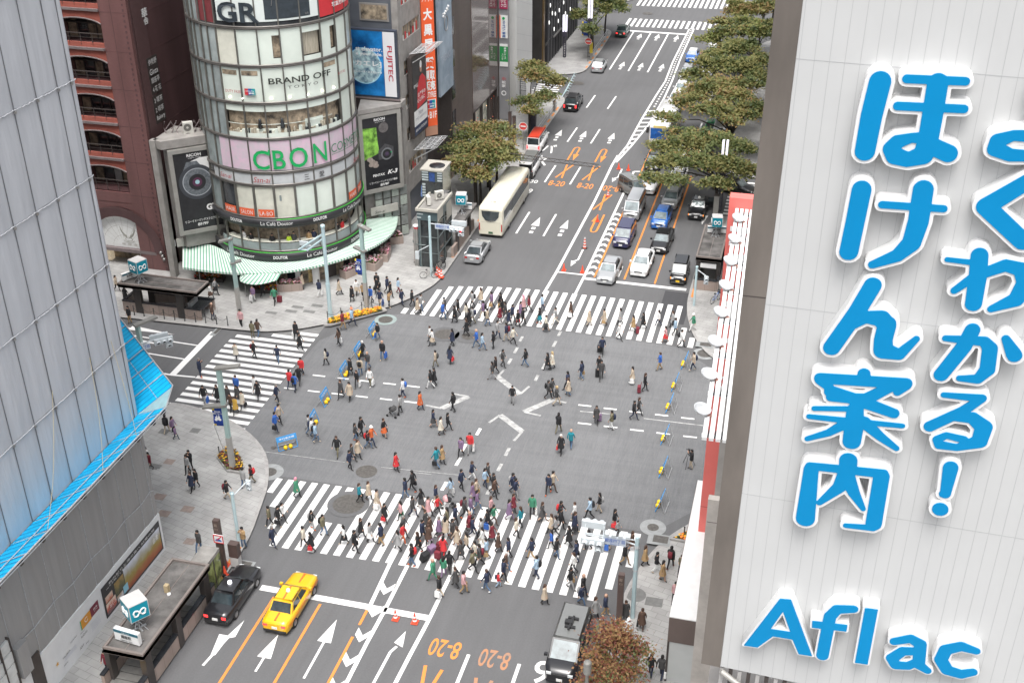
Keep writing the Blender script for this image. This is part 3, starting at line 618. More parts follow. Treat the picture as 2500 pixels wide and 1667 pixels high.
for s_, y, z, ww, hh in (('SUZUKI', 41.9, 1.2, .6, .14), ('KYOCERA', 41.0, 1.65, .6, .08), ('SAPPORO', 40.0, .78, .4, .08), ('FIORIA', 40.2, 1.28, .7, .1), ('GINZA 5', 41.8, 1.45, .4, .07), ('ART', 41.5, .62, .4, .14), ('sky', 42.0, .5, .3, .12)): put_text(pb, s_, (X, y, z), U_, W_, 0, w=ww, h=hh)
st_ = [(X+.012, 39.35+.17*(1 if k % 2 == 0 else .42)*math.sin(k*math.pi/5), 1.35+.17*(1 if k % 2 == 0 else .42)*math.cos(k*math.pi/5)) for k in range(10)]
pb.add(st_[::-1], [tuple(range(10))], 1)
for k in range(6): yz(pb, 42.6, 43.5, .75+.1*k, .77+.1*k, 2); yz(pb, 40.0, 41.1, .95+.05*k, .962+.05*k, 2)
addto(pb, 'notice_lettering', [M_blackm, mat('star_gold', (.6,.33,.06), .5), mat('notice_grey', (.45,.47,.55), .6)], hd)
# bundled white sheets and dark post at the hoarding's near end
m = MB()
for i in range(5):
    y0 = 36.4-i*.75
    for j in range(4): m.box(-36.0, -35.8+.05*math.sin(i+j), y0-.68, y0, 2.9+j*.75-i*.1, 3.58+j*.75-i*.1, 0)
    m.box(-35.98, -35.7, y0, y0+.05, .2, 6, 1)
m.box(-36.1, -35.6, 36.6, 37.4, 3.0, 5.0, 2); m.box(-36.0, -35.8, 37.4, 38.25, .15, 3.4, 3)
addto(m, 'white_screen', [mat('white_tarp', (.55,.56,.55), .8, .12, 2), M_frame_d, M_sheet2, M_frame_d], sc)

# ---- maroon tiled building with arched balconies ----------------------------------
mb_ = thing('maroon_building', 'maroon tiled building with arched balconies and a fan shaped white entrance', 'building', (-60, 87, 0))
YF = 87.0
m = MB(); m.box(-80, -56.0, YF+1.9, 112, 0, 36); m.box(-56.0, -55.5, YF+.4, 112, 0, 36)
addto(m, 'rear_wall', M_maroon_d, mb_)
m = MB(); m.box(-58.15, -55.5, YF, YF+2, 0, 36); m.box(-80, -62.6, YF, YF+2, 0, 36); 
m.box(-62.6, -58.15, YF+.02, YF+.6, 6.55, 7.6)
addto(m, 'pilaster', M_maroon, mb_)
m = MB()
for z in np.arange(1, 36, .45): m.box(-55.95, -55.8, YF-.02, YF, z, z+.2); 
m.box(-55.5, -55.44, YF+.3, YF+.5, 0, 36); m.box(-57.06, -57.03, YF-.012, YF, 0, 36)
for z in (7.4, 10.6, 13.9, 17.2, 20.5, 23.8): m.box(-58.15, -55.6, YF-.012, YF, z, z+.03); m.box(-55.5, -55.488, YF+2.6, YF+9, z-.5, z-.46)
addto(m, 'groove_course', M_maroon_d, mb_)
lev = [7.73, 11.0, 14.3, 17.6, 20.9, 24.2, 27.5]
ar = MB(); tr = MB(); wn = MB(); fr = MB()
for z0 in lev:       # z0 = balcony floor edge; opening above it to the arched head
    zt = z0+2.35; cx = -60.38; hw = 2.23
    if z0 < 8: zt = 10.1
    N = 14; arc = [(cx-hw+2*hw*k/N, zt-.75+.75*math.sin(math.acos(max(-1, min(1, (-hw+2*hw*k/N)/hw*.92)))) if True else 0) for k in range(N+1)]
    top = z0+3.27
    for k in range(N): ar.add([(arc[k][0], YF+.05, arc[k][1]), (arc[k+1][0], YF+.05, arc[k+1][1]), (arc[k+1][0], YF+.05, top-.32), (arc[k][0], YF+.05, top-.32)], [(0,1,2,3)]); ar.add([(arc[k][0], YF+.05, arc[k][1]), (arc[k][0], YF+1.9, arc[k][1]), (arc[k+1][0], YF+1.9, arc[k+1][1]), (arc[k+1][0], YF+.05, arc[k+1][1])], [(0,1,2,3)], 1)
    tr.tube([(a[0], YF, a[1]-.03) for a in arc], .07, 6)
    tr.box(cx-hw, cx+hw, YF-.18, YF+.25, top-.32, top-.12); ar.box(cx-hw, cx+hw, YF+.02, YF+.2, top-.12, top+.28)
    fr.box(cx-hw, cx+hw, YF+.02, YF+.09, z0+.98, z0+1.05); fr.box(cx-hw, cx+hw, YF+.02, YF+.05, z0+.66, z0+.69); fr.box(cx-hw, cx+hw, YF+1.5, YF+1.9, zt-.9, zt-.8)
    for k in range(5): fr.box(cx-hw+k*1.11, cx-hw+k*1.11+.05, YF+.02, YF+.06, z0, z0+1)
    xs_ = [cx-hw, cx-1.3, cx-.3, cx+.55, cx+1.3, cx+hw]
    for k in range(5):
        wn.quad((xs_[k], YF+1.86, z0+.1), (xs_[k+1], YF+1.86, z0+.1), (xs_[k+1], YF+1.86, zt-.2), (xs_[k], YF+1.86, zt-.2), random.choice((0, 0, 1, 2, 2)))
        fr.box(xs_[k]-.05, xs_[k]+.05, YF+1.78, YF+1.85, z0, zt); 
    fr.box(cx-hw, cx+hw, YF+1.78, YF+1.85, z0+1.35, z0+1.43)
    ar.quad((cx-hw, YF+.1, z0), (cx+hw, YF+.1, z0), (cx+hw, YF+1.9, z0), (cx-hw, YF+1.9, z0), 1)
addto(ar, 'arched_spandrel', [M_terra, M_maroon_d], mb_); addto(tr, 'ledge', M_trim_d, mb_); addto(wn, 'window', [M_glass_d, mat('pale_blind', (.42,.43,.42), .6, .15, 2), M_room], mb_); addto(fr, 'balcony_rail', M_frame_d, mb_)
# entrance arch
m = MB(); cx, cz = -59.85, 1.95; N = 24
def fan(mb, r0, r1, y, mi):
    for k in range(N):
        a, b = math.pi*k/N, math.pi*(k+1)/N
        mb.add([(cx+r0*math.cos(a), y, cz+r0*math.sin(a)), (cx+r1*math.cos(a), y, cz+r1*math.sin(a)), (cx+r1*math.cos(b), y, cz+r1*math.sin(b)), (cx+r0*math.cos(b), y, cz+r0*math.sin(b))], [(3,2,1,0)], mi)
for i, rr in enumerate((3.25, 3.45, 3.65, 3.85, 4.05)): fan(m, rr, rr+.2, YF-.06+.035*(4-i)*0-.02*i, 0)
m.box(-80, -64, YF+.02, YF+.5, 0, 6.6); m.box(-55.8, -55.5, YF-.01, YF, 0, .5)
xa = [cx+4.2*math.cos(math.pi*k/N) for k in range(N+1)]
for k in range(N):   # wall round the arch
    a, b = math.pi*k/N, math.pi*(k+1)/N
    m.add([(cx+4.2*math.cos(a), YF+.02, cz+4.2*math.sin(a)), (cx+4.2*math.cos(a), YF+.02, 6.6), (cx+4.2*math.cos(b), YF+.02, 6.6), (cx+4.2*math.cos(b), YF+.02, cz+4.2*math.sin(b))], [(0,1,2,3)][0:1] and [(3,2,1,0)], 1)
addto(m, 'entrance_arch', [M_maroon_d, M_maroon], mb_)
m = MB()
for r0, r1 in ((0, 1.2), (1.215, 2.2), (2.215, 3.24)): fan(m, r0, r1, YF+.35-.004, 0)
fs_ = addto(m, 'fan_sign', mat('fan_white', (.68,.69,.68), .5, .04, 2), mb_)
m = MB()
for k in range(1, 12): a = math.pi*k/12; m.add([(cx+.9*math.cos(a)-.012, YF+.335, cz+.9*math.sin(a)), (cx+.9*math.cos(a)+.012, YF+.335, cz+.9*math.sin(a)), (cx+3.2*math.cos(a)+.012, YF+.335, cz+3.2*math.sin(a)), (cx+3.2*math.cos(a)-.012, YF+.335, cz+3.2*math.sin(a))], [(0,1,2,3)])
put_text(m, '松 屋 堂', (cx+.5, YF+.335, cz+.35), (1,0,0), (0,0,1), 0, w=1.6, h=.2)
for s_ in (-1, 1):   # winged emblem
    for k in range(5): m.tube([(cx+.5+s_*.15, YF+.33, cz+1.0+.05*k), (cx+.5+s_*(.45+.06*k), YF+.33, cz+1.15+.12*k), (cx+.5+s_*(.55+.05*k), YF+.33, cz+1.5+.15*k)], .015, 4)
m.tube([(cx+.5+.38*math.cos(a), YF+.33, cz+.85+.18*math.sin(a)) for a in np.linspace(0, 6.28, 16)], .02, 4); m.tube([(cx+.5+.55*math.cos(a), YF+.33, cz+.8+.26*math.sin(a)) for a in np.linspace(3.3, 6.1, 12)], .02, 4)
addto(m, 'emblem', mat('emblem_grey', (.36,.35,.31), .6), fs_)
m = MB(); m.box(-64, -56.5, YF-.02, YF+.4, 1.62, 1.94); m.box(-64, -56.4, YF+.4, YF+5, 5.6, 5.7); addto(m, 'lintel', M_trim_d, mb_)
m = MB(); m.quad((-64, YF+1.6, .1), (-56.3, YF+1.6, .1), (-56.3, YF+1.6, 1.7), (-64, YF+1.6, 1.7), 0); m.box(-62.3, -61.9, YF+.8, YF+1.4, .15, 1.4, 1); m.box(-58.9, -58.3, YF+1, YF+1.4, .15, 1.2, 2); m.box(-57.2, -56.7, YF+.2, YF+.6, .15, 1.1, 3)
addto(m, 'shop_interior', [M_room, mat('lit_showcase', (.6,.5,.36), .5, .3, 4, emit=.25), M_cream, M_terra], mb_)
# sign column on the side wall
m = MB(); m.box(-55.48, -55.43, 87.6, 89.5, 8, 30, 0); sg = addto(m, 'sign_column', mat('sign_column_brown', (.10,.056,.056), .5, .1, 2), mb_)
m = MB()
def sidewall(T, x, y): return px(*T(x, y), -55.4)
for (x0, y0, x1, y1), s_ in (((1345,520,1425,600), '伊勢野'), ((1360,625,1440,670), 'Ginza'), ((1378,690,1450,755), '銀座亭'), ((1392,770,1465,835), '4 花 花'), ((1405,870,1478,935), '3 喫茶'), ((1418,955,1490,1020), '2 喫茶'), ((1432,1040,1502,1090), 'Bakery')):
    a = sidewall(Z1, x0, (y0+y1)/2+8); b = sidewall(Z1, x1, (y0+y1)/2-8); c_ = (a+b)/2
    m.box(-55.43, -55.4, c_[1]-.85, c_[1]+.85, c_[2]-.42, c_[2]+.42, 1)
    put_text(m, s_, c_+np.array([.01, 0, 0]), (0,1,0), (0,0,1), 0, w=1.35, h=.5)
c_ = sidewall(Z1, 1315, 145); put_text(m, '華', c_+np.array([.02, 0, .25]), (0,1,0), (0,0,1), 0, w=.9, h=.8, bold=.02); put_text(m, '舎', c_+np.array([.02, .1, -.45]), (0,1,0), (0,0,1), 0, w=.8, h=.6, bold=.02)
addto(m, 'sign_lettering', [M_whitetxt, M_frame_d], sg)
m = MB(); c_ = py(*Z5(1565, 720), 86.7); m.box(c_[0]-.35, c_[0]+.35, 86.6, 86.78, c_[2]-.3, c_[2]+.3); addto(m, 'wall_sign', M_white, mb_)
m = MB()
for k in range(3): c_ = py(*Z5(1470+15*k, 810+30*k), 86.9); m.lathe((c_[0], 86.85, c_[2]), [(0, -.16), (.13, -.1), (.16, .05), (.1, .15), (0, .17)], 10)
addto(m, 'bronze_ornament', M_steel, mb_)

# ---- round glass corner building ---------------------------------------------------
CX, CY, CR = -45.74, 93.1, 6.86
def cyl(a, r=CR, z=0): a = R_(a); return np.array([CX+r*math.cos(a), CY+r*math.sin(a), z])
tw = thing('round_glass_tower', 'round glass corner tower with a banded facade of shops and a striped café awning', 'building', (CX, CY, 0))
A0, A1, DA = -148, 77, 15
mull = [a for a in range(-148, 78, 15)]
rings = [2.78, 3.68, 6.1, 6.85, 9.92, 11.1, 14.1, 17.2, 20.33, 23.47, 26.6, 29.7, 33]
m = MB()
for z in rings[1:]:
    hh = .13; m.lathe((CX, CY, z), [(CR-.3, -hh), (CR+.07, -hh), (CR+.09, -.03), (CR+.05, 0), (CR+.09, .03), (CR+.07, hh), (CR-.3, hh)], 60, 0, True, R_(A0), R_(A1))
addto(m, 'ring_beam', mat('bronze_grey_metal', (.15,.14,.13), .4, .12, 2, .5), tw)
m = MB()
for a in mull:
    for z0, z1 in ((3.7, 6.1), (6.85, 9.92), (9.92, 11.1), (11.1, 33)):
        c_ = cyl(a); t = np.array([-math.sin(R_(a)), math.cos(R_(a)), 0]); nn = np.array([math.cos(R_(a)), math.sin(R_(a)), 0])
        wd = .1 if z1 == 9.92 else .055
        m.obox(c_-t*wd-nn*.1+np.array([0,0,z0]), t*2*wd, nn*.17, (0,0,z1-z0))
for a in (-118.4, -111, -126.6, -134): 
    c_ = cyl(a); t = np.array([-math.sin(R_(a)), math.cos(R_(a)), 0]); nn = np.array([math.cos(R_(a)), math.sin(R_(a)), 0]); m.obox(c_-t*.05-nn*.1+np.array([0,0,14.1]), t*.1, nn*.17, (0,0,15))
addto(m, 'mullion', mat('mullion_metal', (.17,.165,.15), .4, .12, 2, .5), tw)
def bay(mb, a0, a1, z0, z1, mi, r=CR-.05, n=4):
    vs = []
    for k in range(n+1):
        a = a0+(a1-a0)*k/n; vs += [cyl(a, r, z0), cyl(a, r, z1)]
    mb.add(vs, [(2*k, 2*k+2, 2*k+3, 2*k+1) for k in range(n)], mi, True)
G = [M_pale, M_cream, M_room, M_glass_d, M_brass, mat('side_glass', (.27,.31,.31), .12, .25, .6, spec=.8), mat('clear_panel', (.50,.56,.54), .12, .1, .6, spec=.8), mat('curtain_bead', (.42,.38,.3), .6, .5, 9, stretch=(4,4,.1))]
def floor(z0, z1, spec, name, extra=None):
    """spec: list over the mullion bays from -148, one letter a bay"""
    m = MB()
    for a, s_ in zip(mull, spec):
        if s_ in 'pcs' or s_ == 'k': bay(m, a, a+15, z0, z1, {'p':0,'c':1,'s':5,'k':6}[s_])
        elif s_ in 'rb':       # opening with a pale head and foot, room behind
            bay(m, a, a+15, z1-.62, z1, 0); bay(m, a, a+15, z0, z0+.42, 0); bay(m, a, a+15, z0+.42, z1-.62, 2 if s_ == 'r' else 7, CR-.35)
        elif s_ == 'h': bay(m, a, a+15, z0, z1, 3)
        elif s_ == 'x':        # pale panel with a narrow gap
            bay(m, a, a+9.5, z0, z1, 0); bay(m, a+9.5, a+15, z0+.5, z1-.6, 2, CR-.3); bay(m, a+9.5, a+15, z0, z0+.5, 0); bay(m, a+9.5, a+15, z1-.6, z1, 0)
    if extra: extra(m)
    return addto(m, name, G, tw)
#         -148 -133 -118 -103 -88 -73 -58 -43 -28 -13  2  17  32 47 62
floor(20.45, 23.4, 'ssscpxpbxpkskss', 'glazing'); 
floor(17.3, 20.25, 'ssspppppppppsss', 'glazing', lambda m: [bay(m, a, a+11.5, 19.55, 19.95, 2, CR-.03) for a in (-102, -87, -27)])
def items(m):
    rr = random.Random(3)
    for a in np.arange(-104, -15, 2.2):
        c_ = cyl(a, CR-.22, 14.55); w_ = rr.uniform(.1, .3); h_ = rr.uniform(.15, .6); m.box(c_[0]-w_/2, c_[0]+w_/2, c_[1]-.1, c_[1]+.1, 14.5, 14.5+h_, rr.choice((0, 1, 3, 7, 2)))
    for a in (-78, -62): c_ = cyl(a, CR-.25, 15); m.lathe((c_[0], c_[1], 15), [(0,-.1),(.22,0),(.2,.35),(.12,.6),(.13,.75),(0,.85)], 8, 3)
    m.tube([cyl(a, CR-.15, 15.35) for a in np.arange(-103, -20, 3)], .025, 5, 0)
    bay(m, -88, -68, 14.5, 15.0, 0, CR-.2); bay(m, -45, -30, 14.6, 15.5, 0, CR-.28)
floor(14.2, 17.1, 'sssrrrrrrpckcss', 'glazing', items)
floor(11.2, 14.0, 'sssssssssssssss', 'glazing'); floor(23.58, 26.5, 'sshhhhhhhhhhhss', 'glazing'); floor(26.7, 29.6, 'sshhphphhphhhss', 'glazing'); floor(29.8, 32.9, 'sshhhhhhhhhhhss', 'glazing')
def salon(m):
    for a in (-101.5, -86.5, -12.5, 2): bay(m, a, a+12.5, 7.9, 9.5, 4, CR-.2); 
    for a, w_ in ((-97, .35), (-84, .3), (-92, .15), (-80, .16)): c_ = cyl(a, CR-.14); m.box(c_[0]-w_/2, c_[0]+w_/2, c_[1]-.03, c_[1]+.03, 7.95, 8.7, 0)
    for a in (-93, -78): c_ = cyl(a, CR-.16); m.box(c_[0]-.2, c_[0]+.2, c_[1]-.03, c_[1]+.03, 7.95, 8.4, 3)
    for a in (-70, -69): m.tube([cyl(a, CR-.1, 8.3), cyl(a, CR-.1, 9.5)], .03, 5, 5)
    c_ = cyl(-69.5, CR-.1); m.box(c_[0]-.18, c_[0]+.18, c_[1]-.05, c_[1]+.05, 8.5, 9.0, 5)
floor(6.95, 9.82, 'sshcccppppkckss', 'glazing', salon)
def cafe(m):
    bay(m, -125, 30, 3.8, 4.5, 5, CR-.02, 40)
    for a in np.arange(-120, 25, 3): 
        vs = [cyl(a, CR-.05, 4.56), cyl(a+3, CR-.05, 4.56), cyl(a+3, CR-.75, 4.56), cyl(a, CR-.75, 4.56)]; m.add(vs, [(3,2,1,0)][0:1] and [(0,1,2,3)], 1)
    for a in np.arange(-112, 10, 14): m.tube([cyl(a+k*2, CR-1.6+.5*math.sin(k), 4.6+.22*k) for k in range(7)], .1, 5, 1)
m = MB()
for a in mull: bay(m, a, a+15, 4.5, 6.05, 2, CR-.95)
cafe(m); addto(m, 'glazing', G, tw)
# shoppers seated at the café counter are separate persons (see people)
def ring_text(mb, s_, a_mid, z, h, arc=None, r=CR+.13, mi=0, **k):
    vs, fs = fit_text(s_, None if arc is None else R_(arc)*r, h, **k)
    out = []
    for v in vs:
        a = R_(a_mid)+v[0]/r; out.append((CX+(r+.01)*math.cos(a), CY+(r+.01)*math.sin(a), z+v[1]))
    mb.add(out, fs, mi)
M_green = mat('green_letter', (.01,.36,.10), .4); M_green_d = mat('dark_green_letter', (.03,.19,.09), .5); M_red = mat('red_panel', (.55,.035,.045), .5, .06, 2); M_redtxt = mat('dark_red_letter', (.38,.04,.05), .5)
M_orange = mat('orange_red_sign', (.72,.125,.045), .5, .04, 2); M_blossom = mat('blossom_print', (.58,.53,.57), .4, .10, 1.6, detail=7, col2=(.60,.42,.52)); M_lime = mat('lime_line', (.06,.55,.05), .4)
m = MB()
for k in range(36): bay(m, -113+k*127/36, -113+(k+1)*127/36, 11.3, 13.95, 0, CR+.0, 1)
sg = addto(m, 'blossom_panel', M_blossom, tw)
SER = None
for q in ('/nonexistent',): pass
def serif(mb, s_, a_mid, z, h, arc, mi=0, r=CR+.13, bold=-.0, sw=.055):
    """roman capitals: font outline plus slab serifs at the feet and heads of the stems"""
    vs, fs = fit_text(s_, R_(arc)*r, h, bold=bold)
    P = lambda x, y, dr=.012: (CX+(r+dr)*math.cos(R_(a_mid)+x/r), CY+(r+dr)*math.sin(R_(a_mid)+x/r), z+y)
    mb.add([P(v[0], v[1]) for v in vs], fs, mi)
m = MB(); ring_text(m, 'C', -79.5, 12.3, 1.75, 11.5, bold=.012); ring_text(m, "'", -73.3, 12.95, .5, 1.1, bold=.03); ring_text(m, 'B', -66.8, 12.3, 1.68, 8.6, bold=.012); ring_text(m, 'O', -53.2, 12.35, 1.8, 13.2, bold=.012); ring_text(m, 'N', -36.9, 12.45, 1.75, 10.6, bold=.006)
for a, w_ in ((-70.3, 2.2), (-70.3, 2.2), (-41.2, 2.2), (-32.2, 2.2)):
    for z in ((11.5, 13.1) if a == -70.3 else (11.62,) if a < -40 else ()): bay(m, a-w_/2, a+w_/2, z-.04, z+.06, 0, CR+.142, 2)
addto(m, 'green_lettering', M_green, sg)
m = MB(); ring_text(m, 'COSMETICS', -6, 12.45, .78, 43, bold=-.004); bay(m, -27.5, 14, 11.9, 11.94, 0, CR+.14, 16); addto(m, 'shop_lettering', M_green_d, sg)
m = MB(); bay(m, -100.5, -28.5, 23.95, 26.5, 0, CR+.02, 36); sg = addto(m, 'camera_banner', mat('banner_white', (.66,.71,.69), .4, .04, 1), tw)
m = MB(); ring_text(m, 'GR', -84.5, 24.72, 1.62, 29, bold=.028); bay(m, -66.5, -35, 24.12, 26.4, 0, CR+.04, 18); ring_text(m, 'GR', -38, 24.35, .16, 2.6, mi=1, r=CR+.16)
m.tube([cyl(a, CR+.06, 25.2+1.2*math.sqrt(max(0, 1-((a+53)/8.5)**2))) for a in np.arange(-61.5, -53, .6)], .03, 5, 1)
addto(m, 'banner_print', [mat('banner_ink', (.035,.045,.055), .4, .3, 2), M_steel], sg)
m = MB(); bay(m, -27.5, 22, 23.75, 26.5, 0, CR+.02, 24); sg = addto(m, 'red_banner', M_red, tw)
m = MB(); ring_text(m, '写真展開催中', -4, 24.5, .42, 24, bold=.01); ring_text(m, 'ギャラリー', -6, 25.3, .5, 28, bold=.01); addto(m, 'banner_lettering', M_whitetxt, sg)
m = MB(); bay(m, -121, -104, 23.7, 26.5, 0, CR-.04, 8); addto(m, 'dark_red_banner', mat('wine_banner', (.17,.03,.035), .5, .2, 2), tw)
m = MB(); ring_text(m, 'BRAND OFF', -45.5, 19.1, .52, 46, bold=.018); ring_text(m, 'T O K Y O', -45, 18.5, .24, 22); addto(m, 'shop_lettering', mat('letter_black', (.03,.035,.03), .4), tw)
m = MB(); ring_text(m, 'DUTY FREE', -94.2, 18.2, .24, 12); ring_text(m, 'DUTY FREE', -10, 18.7, .22, 9); addto(m, 'shop_lettering', M_redtxt, tw)
m = MB()
for k, mi in enumerate((0, 1, 2)):
    bay(m, -85.6+k*2.5, -83.1+k*2.5, 17.95, 18.5, mi, CR+.1, 2)
ring_text(m, 'UnionPay', -81.6, 18.3, .13, 6, mi=3, r=CR+.15, bold=.02); ring_text(m, '銀联', -80.6, 18.12, .16, 4, mi=3, r=CR+.15, bold=.02)
addto(m, 'card_logo', [M_red, mat('logo_blue', (.02,.08,.32), .4), mat('logo_teal', (.0,.28,.30), .4), M_whitetxt], tw)
m = MB()
for a in (-98, -88, -68, -55, -42, -30, -19): c_ = cyl(a, CR+.02, 17.62); m.lathe(c_, [(0,-.05),(.06,-.03),(.07,.02),(0,.05)], 8)
addto(m, 'spot_lamp', mat('lamp_lit', (1,.93,.75), .4, emit=6), tw)
m = MB(); bay(m, -125, 40, 10.02, 11.0, 0, CR+.0, 44); sg = addto(m, 'name_band', mat('name_band_white', (.50,.52,.53), .35, .08, 1), tw)
m = MB(); ring_text(m, 'San-ai', -110, 10.5, .42, 11.5, shear=.3); ring_text(m, 'San-ai', -80.4, 10.5, .5, 12.6, shear=.3); ring_text(m, 'San-ai', 3, 10.4, .45, 13, shear=.3); ring_text(m, '三', -48.7, 10.5, .48, 3.6, mi=1, bold=.01); ring_text(m, '愛', -37.1, 10.5, .52, 4.2, mi=1, bold=.01); addto(m, 'name_lettering', [M_redtxt, M_blackm], sg)
for a0, a1, s_ in ((-116, -104.5, 'HAIR'), (-101.5, -89.2, 'SALON'), (-86, -74.4, 'LA-BO'), (-12, .5, 'HAIR'), (3, 15, 'SALON')):
    m = MB(); bay(m, a0, a1, 7.02, 7.72, 0, CR+.04, 6); sg = addto(m, 'salon_sign', M_orange, tw); m = MB(); ring_text(m, s_, (a0+a1)/2, 7.36, .38, 9.6, r=CR+.06, bold=-.005); addto(m, 'salon_lettering', M_whitetxt, sg)
for z0, z1, nm in ((6.12, 6.82, 'u'), (2.8, 3.62, 'l')):
    m = MB(); m.lathe((CX, CY, 0), [(CR+.02, z0), (CR+.22, z0+.03), (CR+.22, z1-.03), (CR+.02, z1)], 60, 0, True, R_(A0), R_(A1)); sg = addto(m, 'café_band', mat('café_band_black', (.03,.03,.033), .4, .1, 2), tw); sg.name = 'sign_band'
    m = MB(); m.tube([cyl(a, CR+.2, z1+.03) for a in np.arange(-73 if nm == 'u' else -125, 40, 3)], .035, 5); addto(m, 'green_trim', M_lime, sg)
    m = MB()
    for s_, a, arc in ((('DOUTOR', -104.5, 10.5), ('Le Café Doutor', -73.3, 23), ('DOUTOR', -41.8, 10.5), ('Le Café Doutor', -9.5, 24)) if nm == 'u' else (('Le Café Doutor', -105.5, 26), ('DOUTOR', -73.1, 10.3), ('Le Café Doutor', -42, 24), ('DOUTOR', -9.8, 11))):
        ring_text(m, s_, a, (z0+z1)/2, .30 if s_[0] == 'D' else .34, arc, r=CR+.23, bold=.03 if s_[0] == 'D' else 0)
    addto(m, 'café_lettering', M_whitetxt, sg)
for o in list(tw.children_recursive):
    if 'café' in o.name: o.name = o.name.replace('café', 'shop')
# core, upper drum and ground floor
m = MB(); m.lathe((CX, CY, 0), [(CR-1.2, 0), (CR-1.2, 33), (0, 33)], 40, 0, True); m.prism([(-56, 89.2), (-50.6, 88.9), (-40, 96.4), (-37.2, 100.2), (-37.2, 101.4), (-56, 101.4)], 0, 3.0); addto(m, 'core_wall', mat('core_dark', (.10,.09,.08), .8, .3, 1), tw)
m = MB()
for k, a in enumerate(np.arange(-130, 40, 8.5)):
    bay(m, a, a+8.5, .15, 2.75, (0, 1, 0, 2, 0, 3)[k % 6], CR-.5, 3)
for a in (-62, -49, -47.5): c_ = cyl(a, CR-.1); m.box(c_[0]-.18, c_[0]+.18, c_[1]-.18, c_[1]+.18, .15, 2.75, 4)
addto(m, 'shop_front', [M_room, M_glass_d, M_brass, M_frame_d, M_white], tw)
# striped awning
aw_o = [(-52.2,84.05),(-49.7,83.95),(-47.13,84.1),(-44.75,84.65),(-42.16,85.9),(-39.89,87.97),(-38.17,90.3),(-36.97,92.81),(-36.45,95.46),(-36.75,97.6),(-37.4,99.6)]
aw_i = [(-54.2,88.0),(-51.6,88.2),(-49.6,87.15),(-47.0,86.3),(-43.98,86.4),(-41.8,87.4),(-40.1,88.75),(-39.0,90.6),(-38.75,93.2),(-39.4,96.0),(-40.3,98.6)]
def resamp(P, n):
    P = np.array(P); 
    for _ in range(2): P = np.vstack([P[:1]]+[np.array([a*.75+b*.25, a*.25+b*.75]) for a, b in zip(P, P[1:])]+[P[-1:]])
    d = np.r_[0, np.cumsum(np.linalg.norm(np.diff(P, axis=0), axis=1))]; t = np.linspace(0, d[-1], n); return np.stack([np.interp(t, d, P[:, 0]), np.interp(t, d, P[:, 1])], 1)
n_ = 168; ao, ai = resamp(aw_o, n_+1), resamp(aw_i, n_+1)
m = MB()
for k in range(n_):
    q = [(*ai[k], 2.86), (*ai[k+1], 2.86), (*ao[k+1], 2.34), (*ao[k], 2.34)]
    m.add(q, [(3,2,1,0)], k % 2); m.add([(*ao[k], 2.34), (*ao[k+1], 2.34), (*ao[k+1], 2.14), (*ao[k], 2.14)], [(3,2,1,0)], k % 2)
M_aww = mat('awning_white', (.66,.70,.66), .7, .06, 1); M_awg = mat('awning_green', (.17,.36,.26), .7, .06, 1)
addto(m, 'striped_awning', [M_aww, M_awg], tw)
m = MB(); so_ = resamp([(-46.75,84.2),(-46.4,83.4),(-45.2,83.0),(-44.2,83.35),(-43.3,84.4)], 23); 
for k in range(22):
    c0 = np.array([-46.6+3.4*k/22, 84.75+.35*k/22]); c1 = np.array([-46.6+3.4*(k+1)/22, 84.75+.35*(k+1)/22])
    m.add([(*c0, 2.3), (*c1, 2.3), (*so_[k+1], 1.95), (*so_[k], 1.95)], [(3,2,1,0)], k % 2)
addto(m, 'flower_shop_awning', [M_aww, M_awg], tw)
m = MB()
for p in ((-38.6, 93.1), (-37.9, 91.2), (-37.6, 96.2), (-43.6, 84.9), (-46.3, 84.1), (-51.2, 85.0)): m.tube([(*p, .15), (*p, 2.5)], .035, 6)
addto(m, 'awning_post', M_steel, tw)
# diagonal wings carrying the two advertising boards
def board_frame(root, P, Q, z0, z1, fw=.38, dep=.5, name='board_frame'):
    P, Q = np.array([*P, 0.]), np.array([*Q, 0.]); ux = Q-P; W = np.linalg.norm(ux); ux /= W; nn = np.cross(ux, [0,0,1]); up = np.array([0,0,1.])
    m = MB()
    for o, a, b in ((P-ux*fw+up*(z0-fw), ux*fw, up*(z1-z0+2*fw)), (Q+up*(z0-fw), ux*fw, up*(z1-z0+2*fw)), (P+up*(z1), ux*W, up*fw), (P+up*(z0-fw), ux*W, up*fw)): m.obox(o-nn*dep, a, nn*(dep+.14), b)
    addto(m, name, mat('board_frame_grey', (.31,.30,.28), .5, .1, 1.5, .2), root)
    m = MB(); a = P+up*z0-nn*dep; m.obox(a, ux*W, nn*(dep+.02), up*(z1-z0)); addto(m, 'board_face', M_black, root)
    return P, ux, nn, up, W
def disc(mb, c, ux, up, r0, r1, off, nn, mi, n=32, sx=1.0, a0=0, a1=2*math.pi):
    for k in range(n):
        a, b = a0+(a1-a0)*k/n, a0+(a1-a0)*(k+1)/n
        q = [(r0, a), (r1, a), (r1, b), (r0, b)]
        mb.add([c+nn*off+ux*r*math.cos(t)*sx+up*r*math.sin(t) for r, t in q], [(0,1,2,3)], mi)
bd = thing('camera_billboard', 'tall black billboard of a camera lens beside the maroon building', 'billboard', (-52, 87.5, 4))
P, ux, nn, up, W = board_frame(bd, (-52.95, 86.35), (-50.2, 88.75), 4.75, 12.0)
m = MB(); c_ = P+ux*W*.5+up*9.0
def bp_(u, v, off=.03): return P+ux*W*u+up*v+nn*off
m.add([bp_(.30, 11.0), bp_(.98, 9.3), bp_(.98, 11.35), bp_(.62, 11.35)][0:4], [(0,1,2,3)], 0)
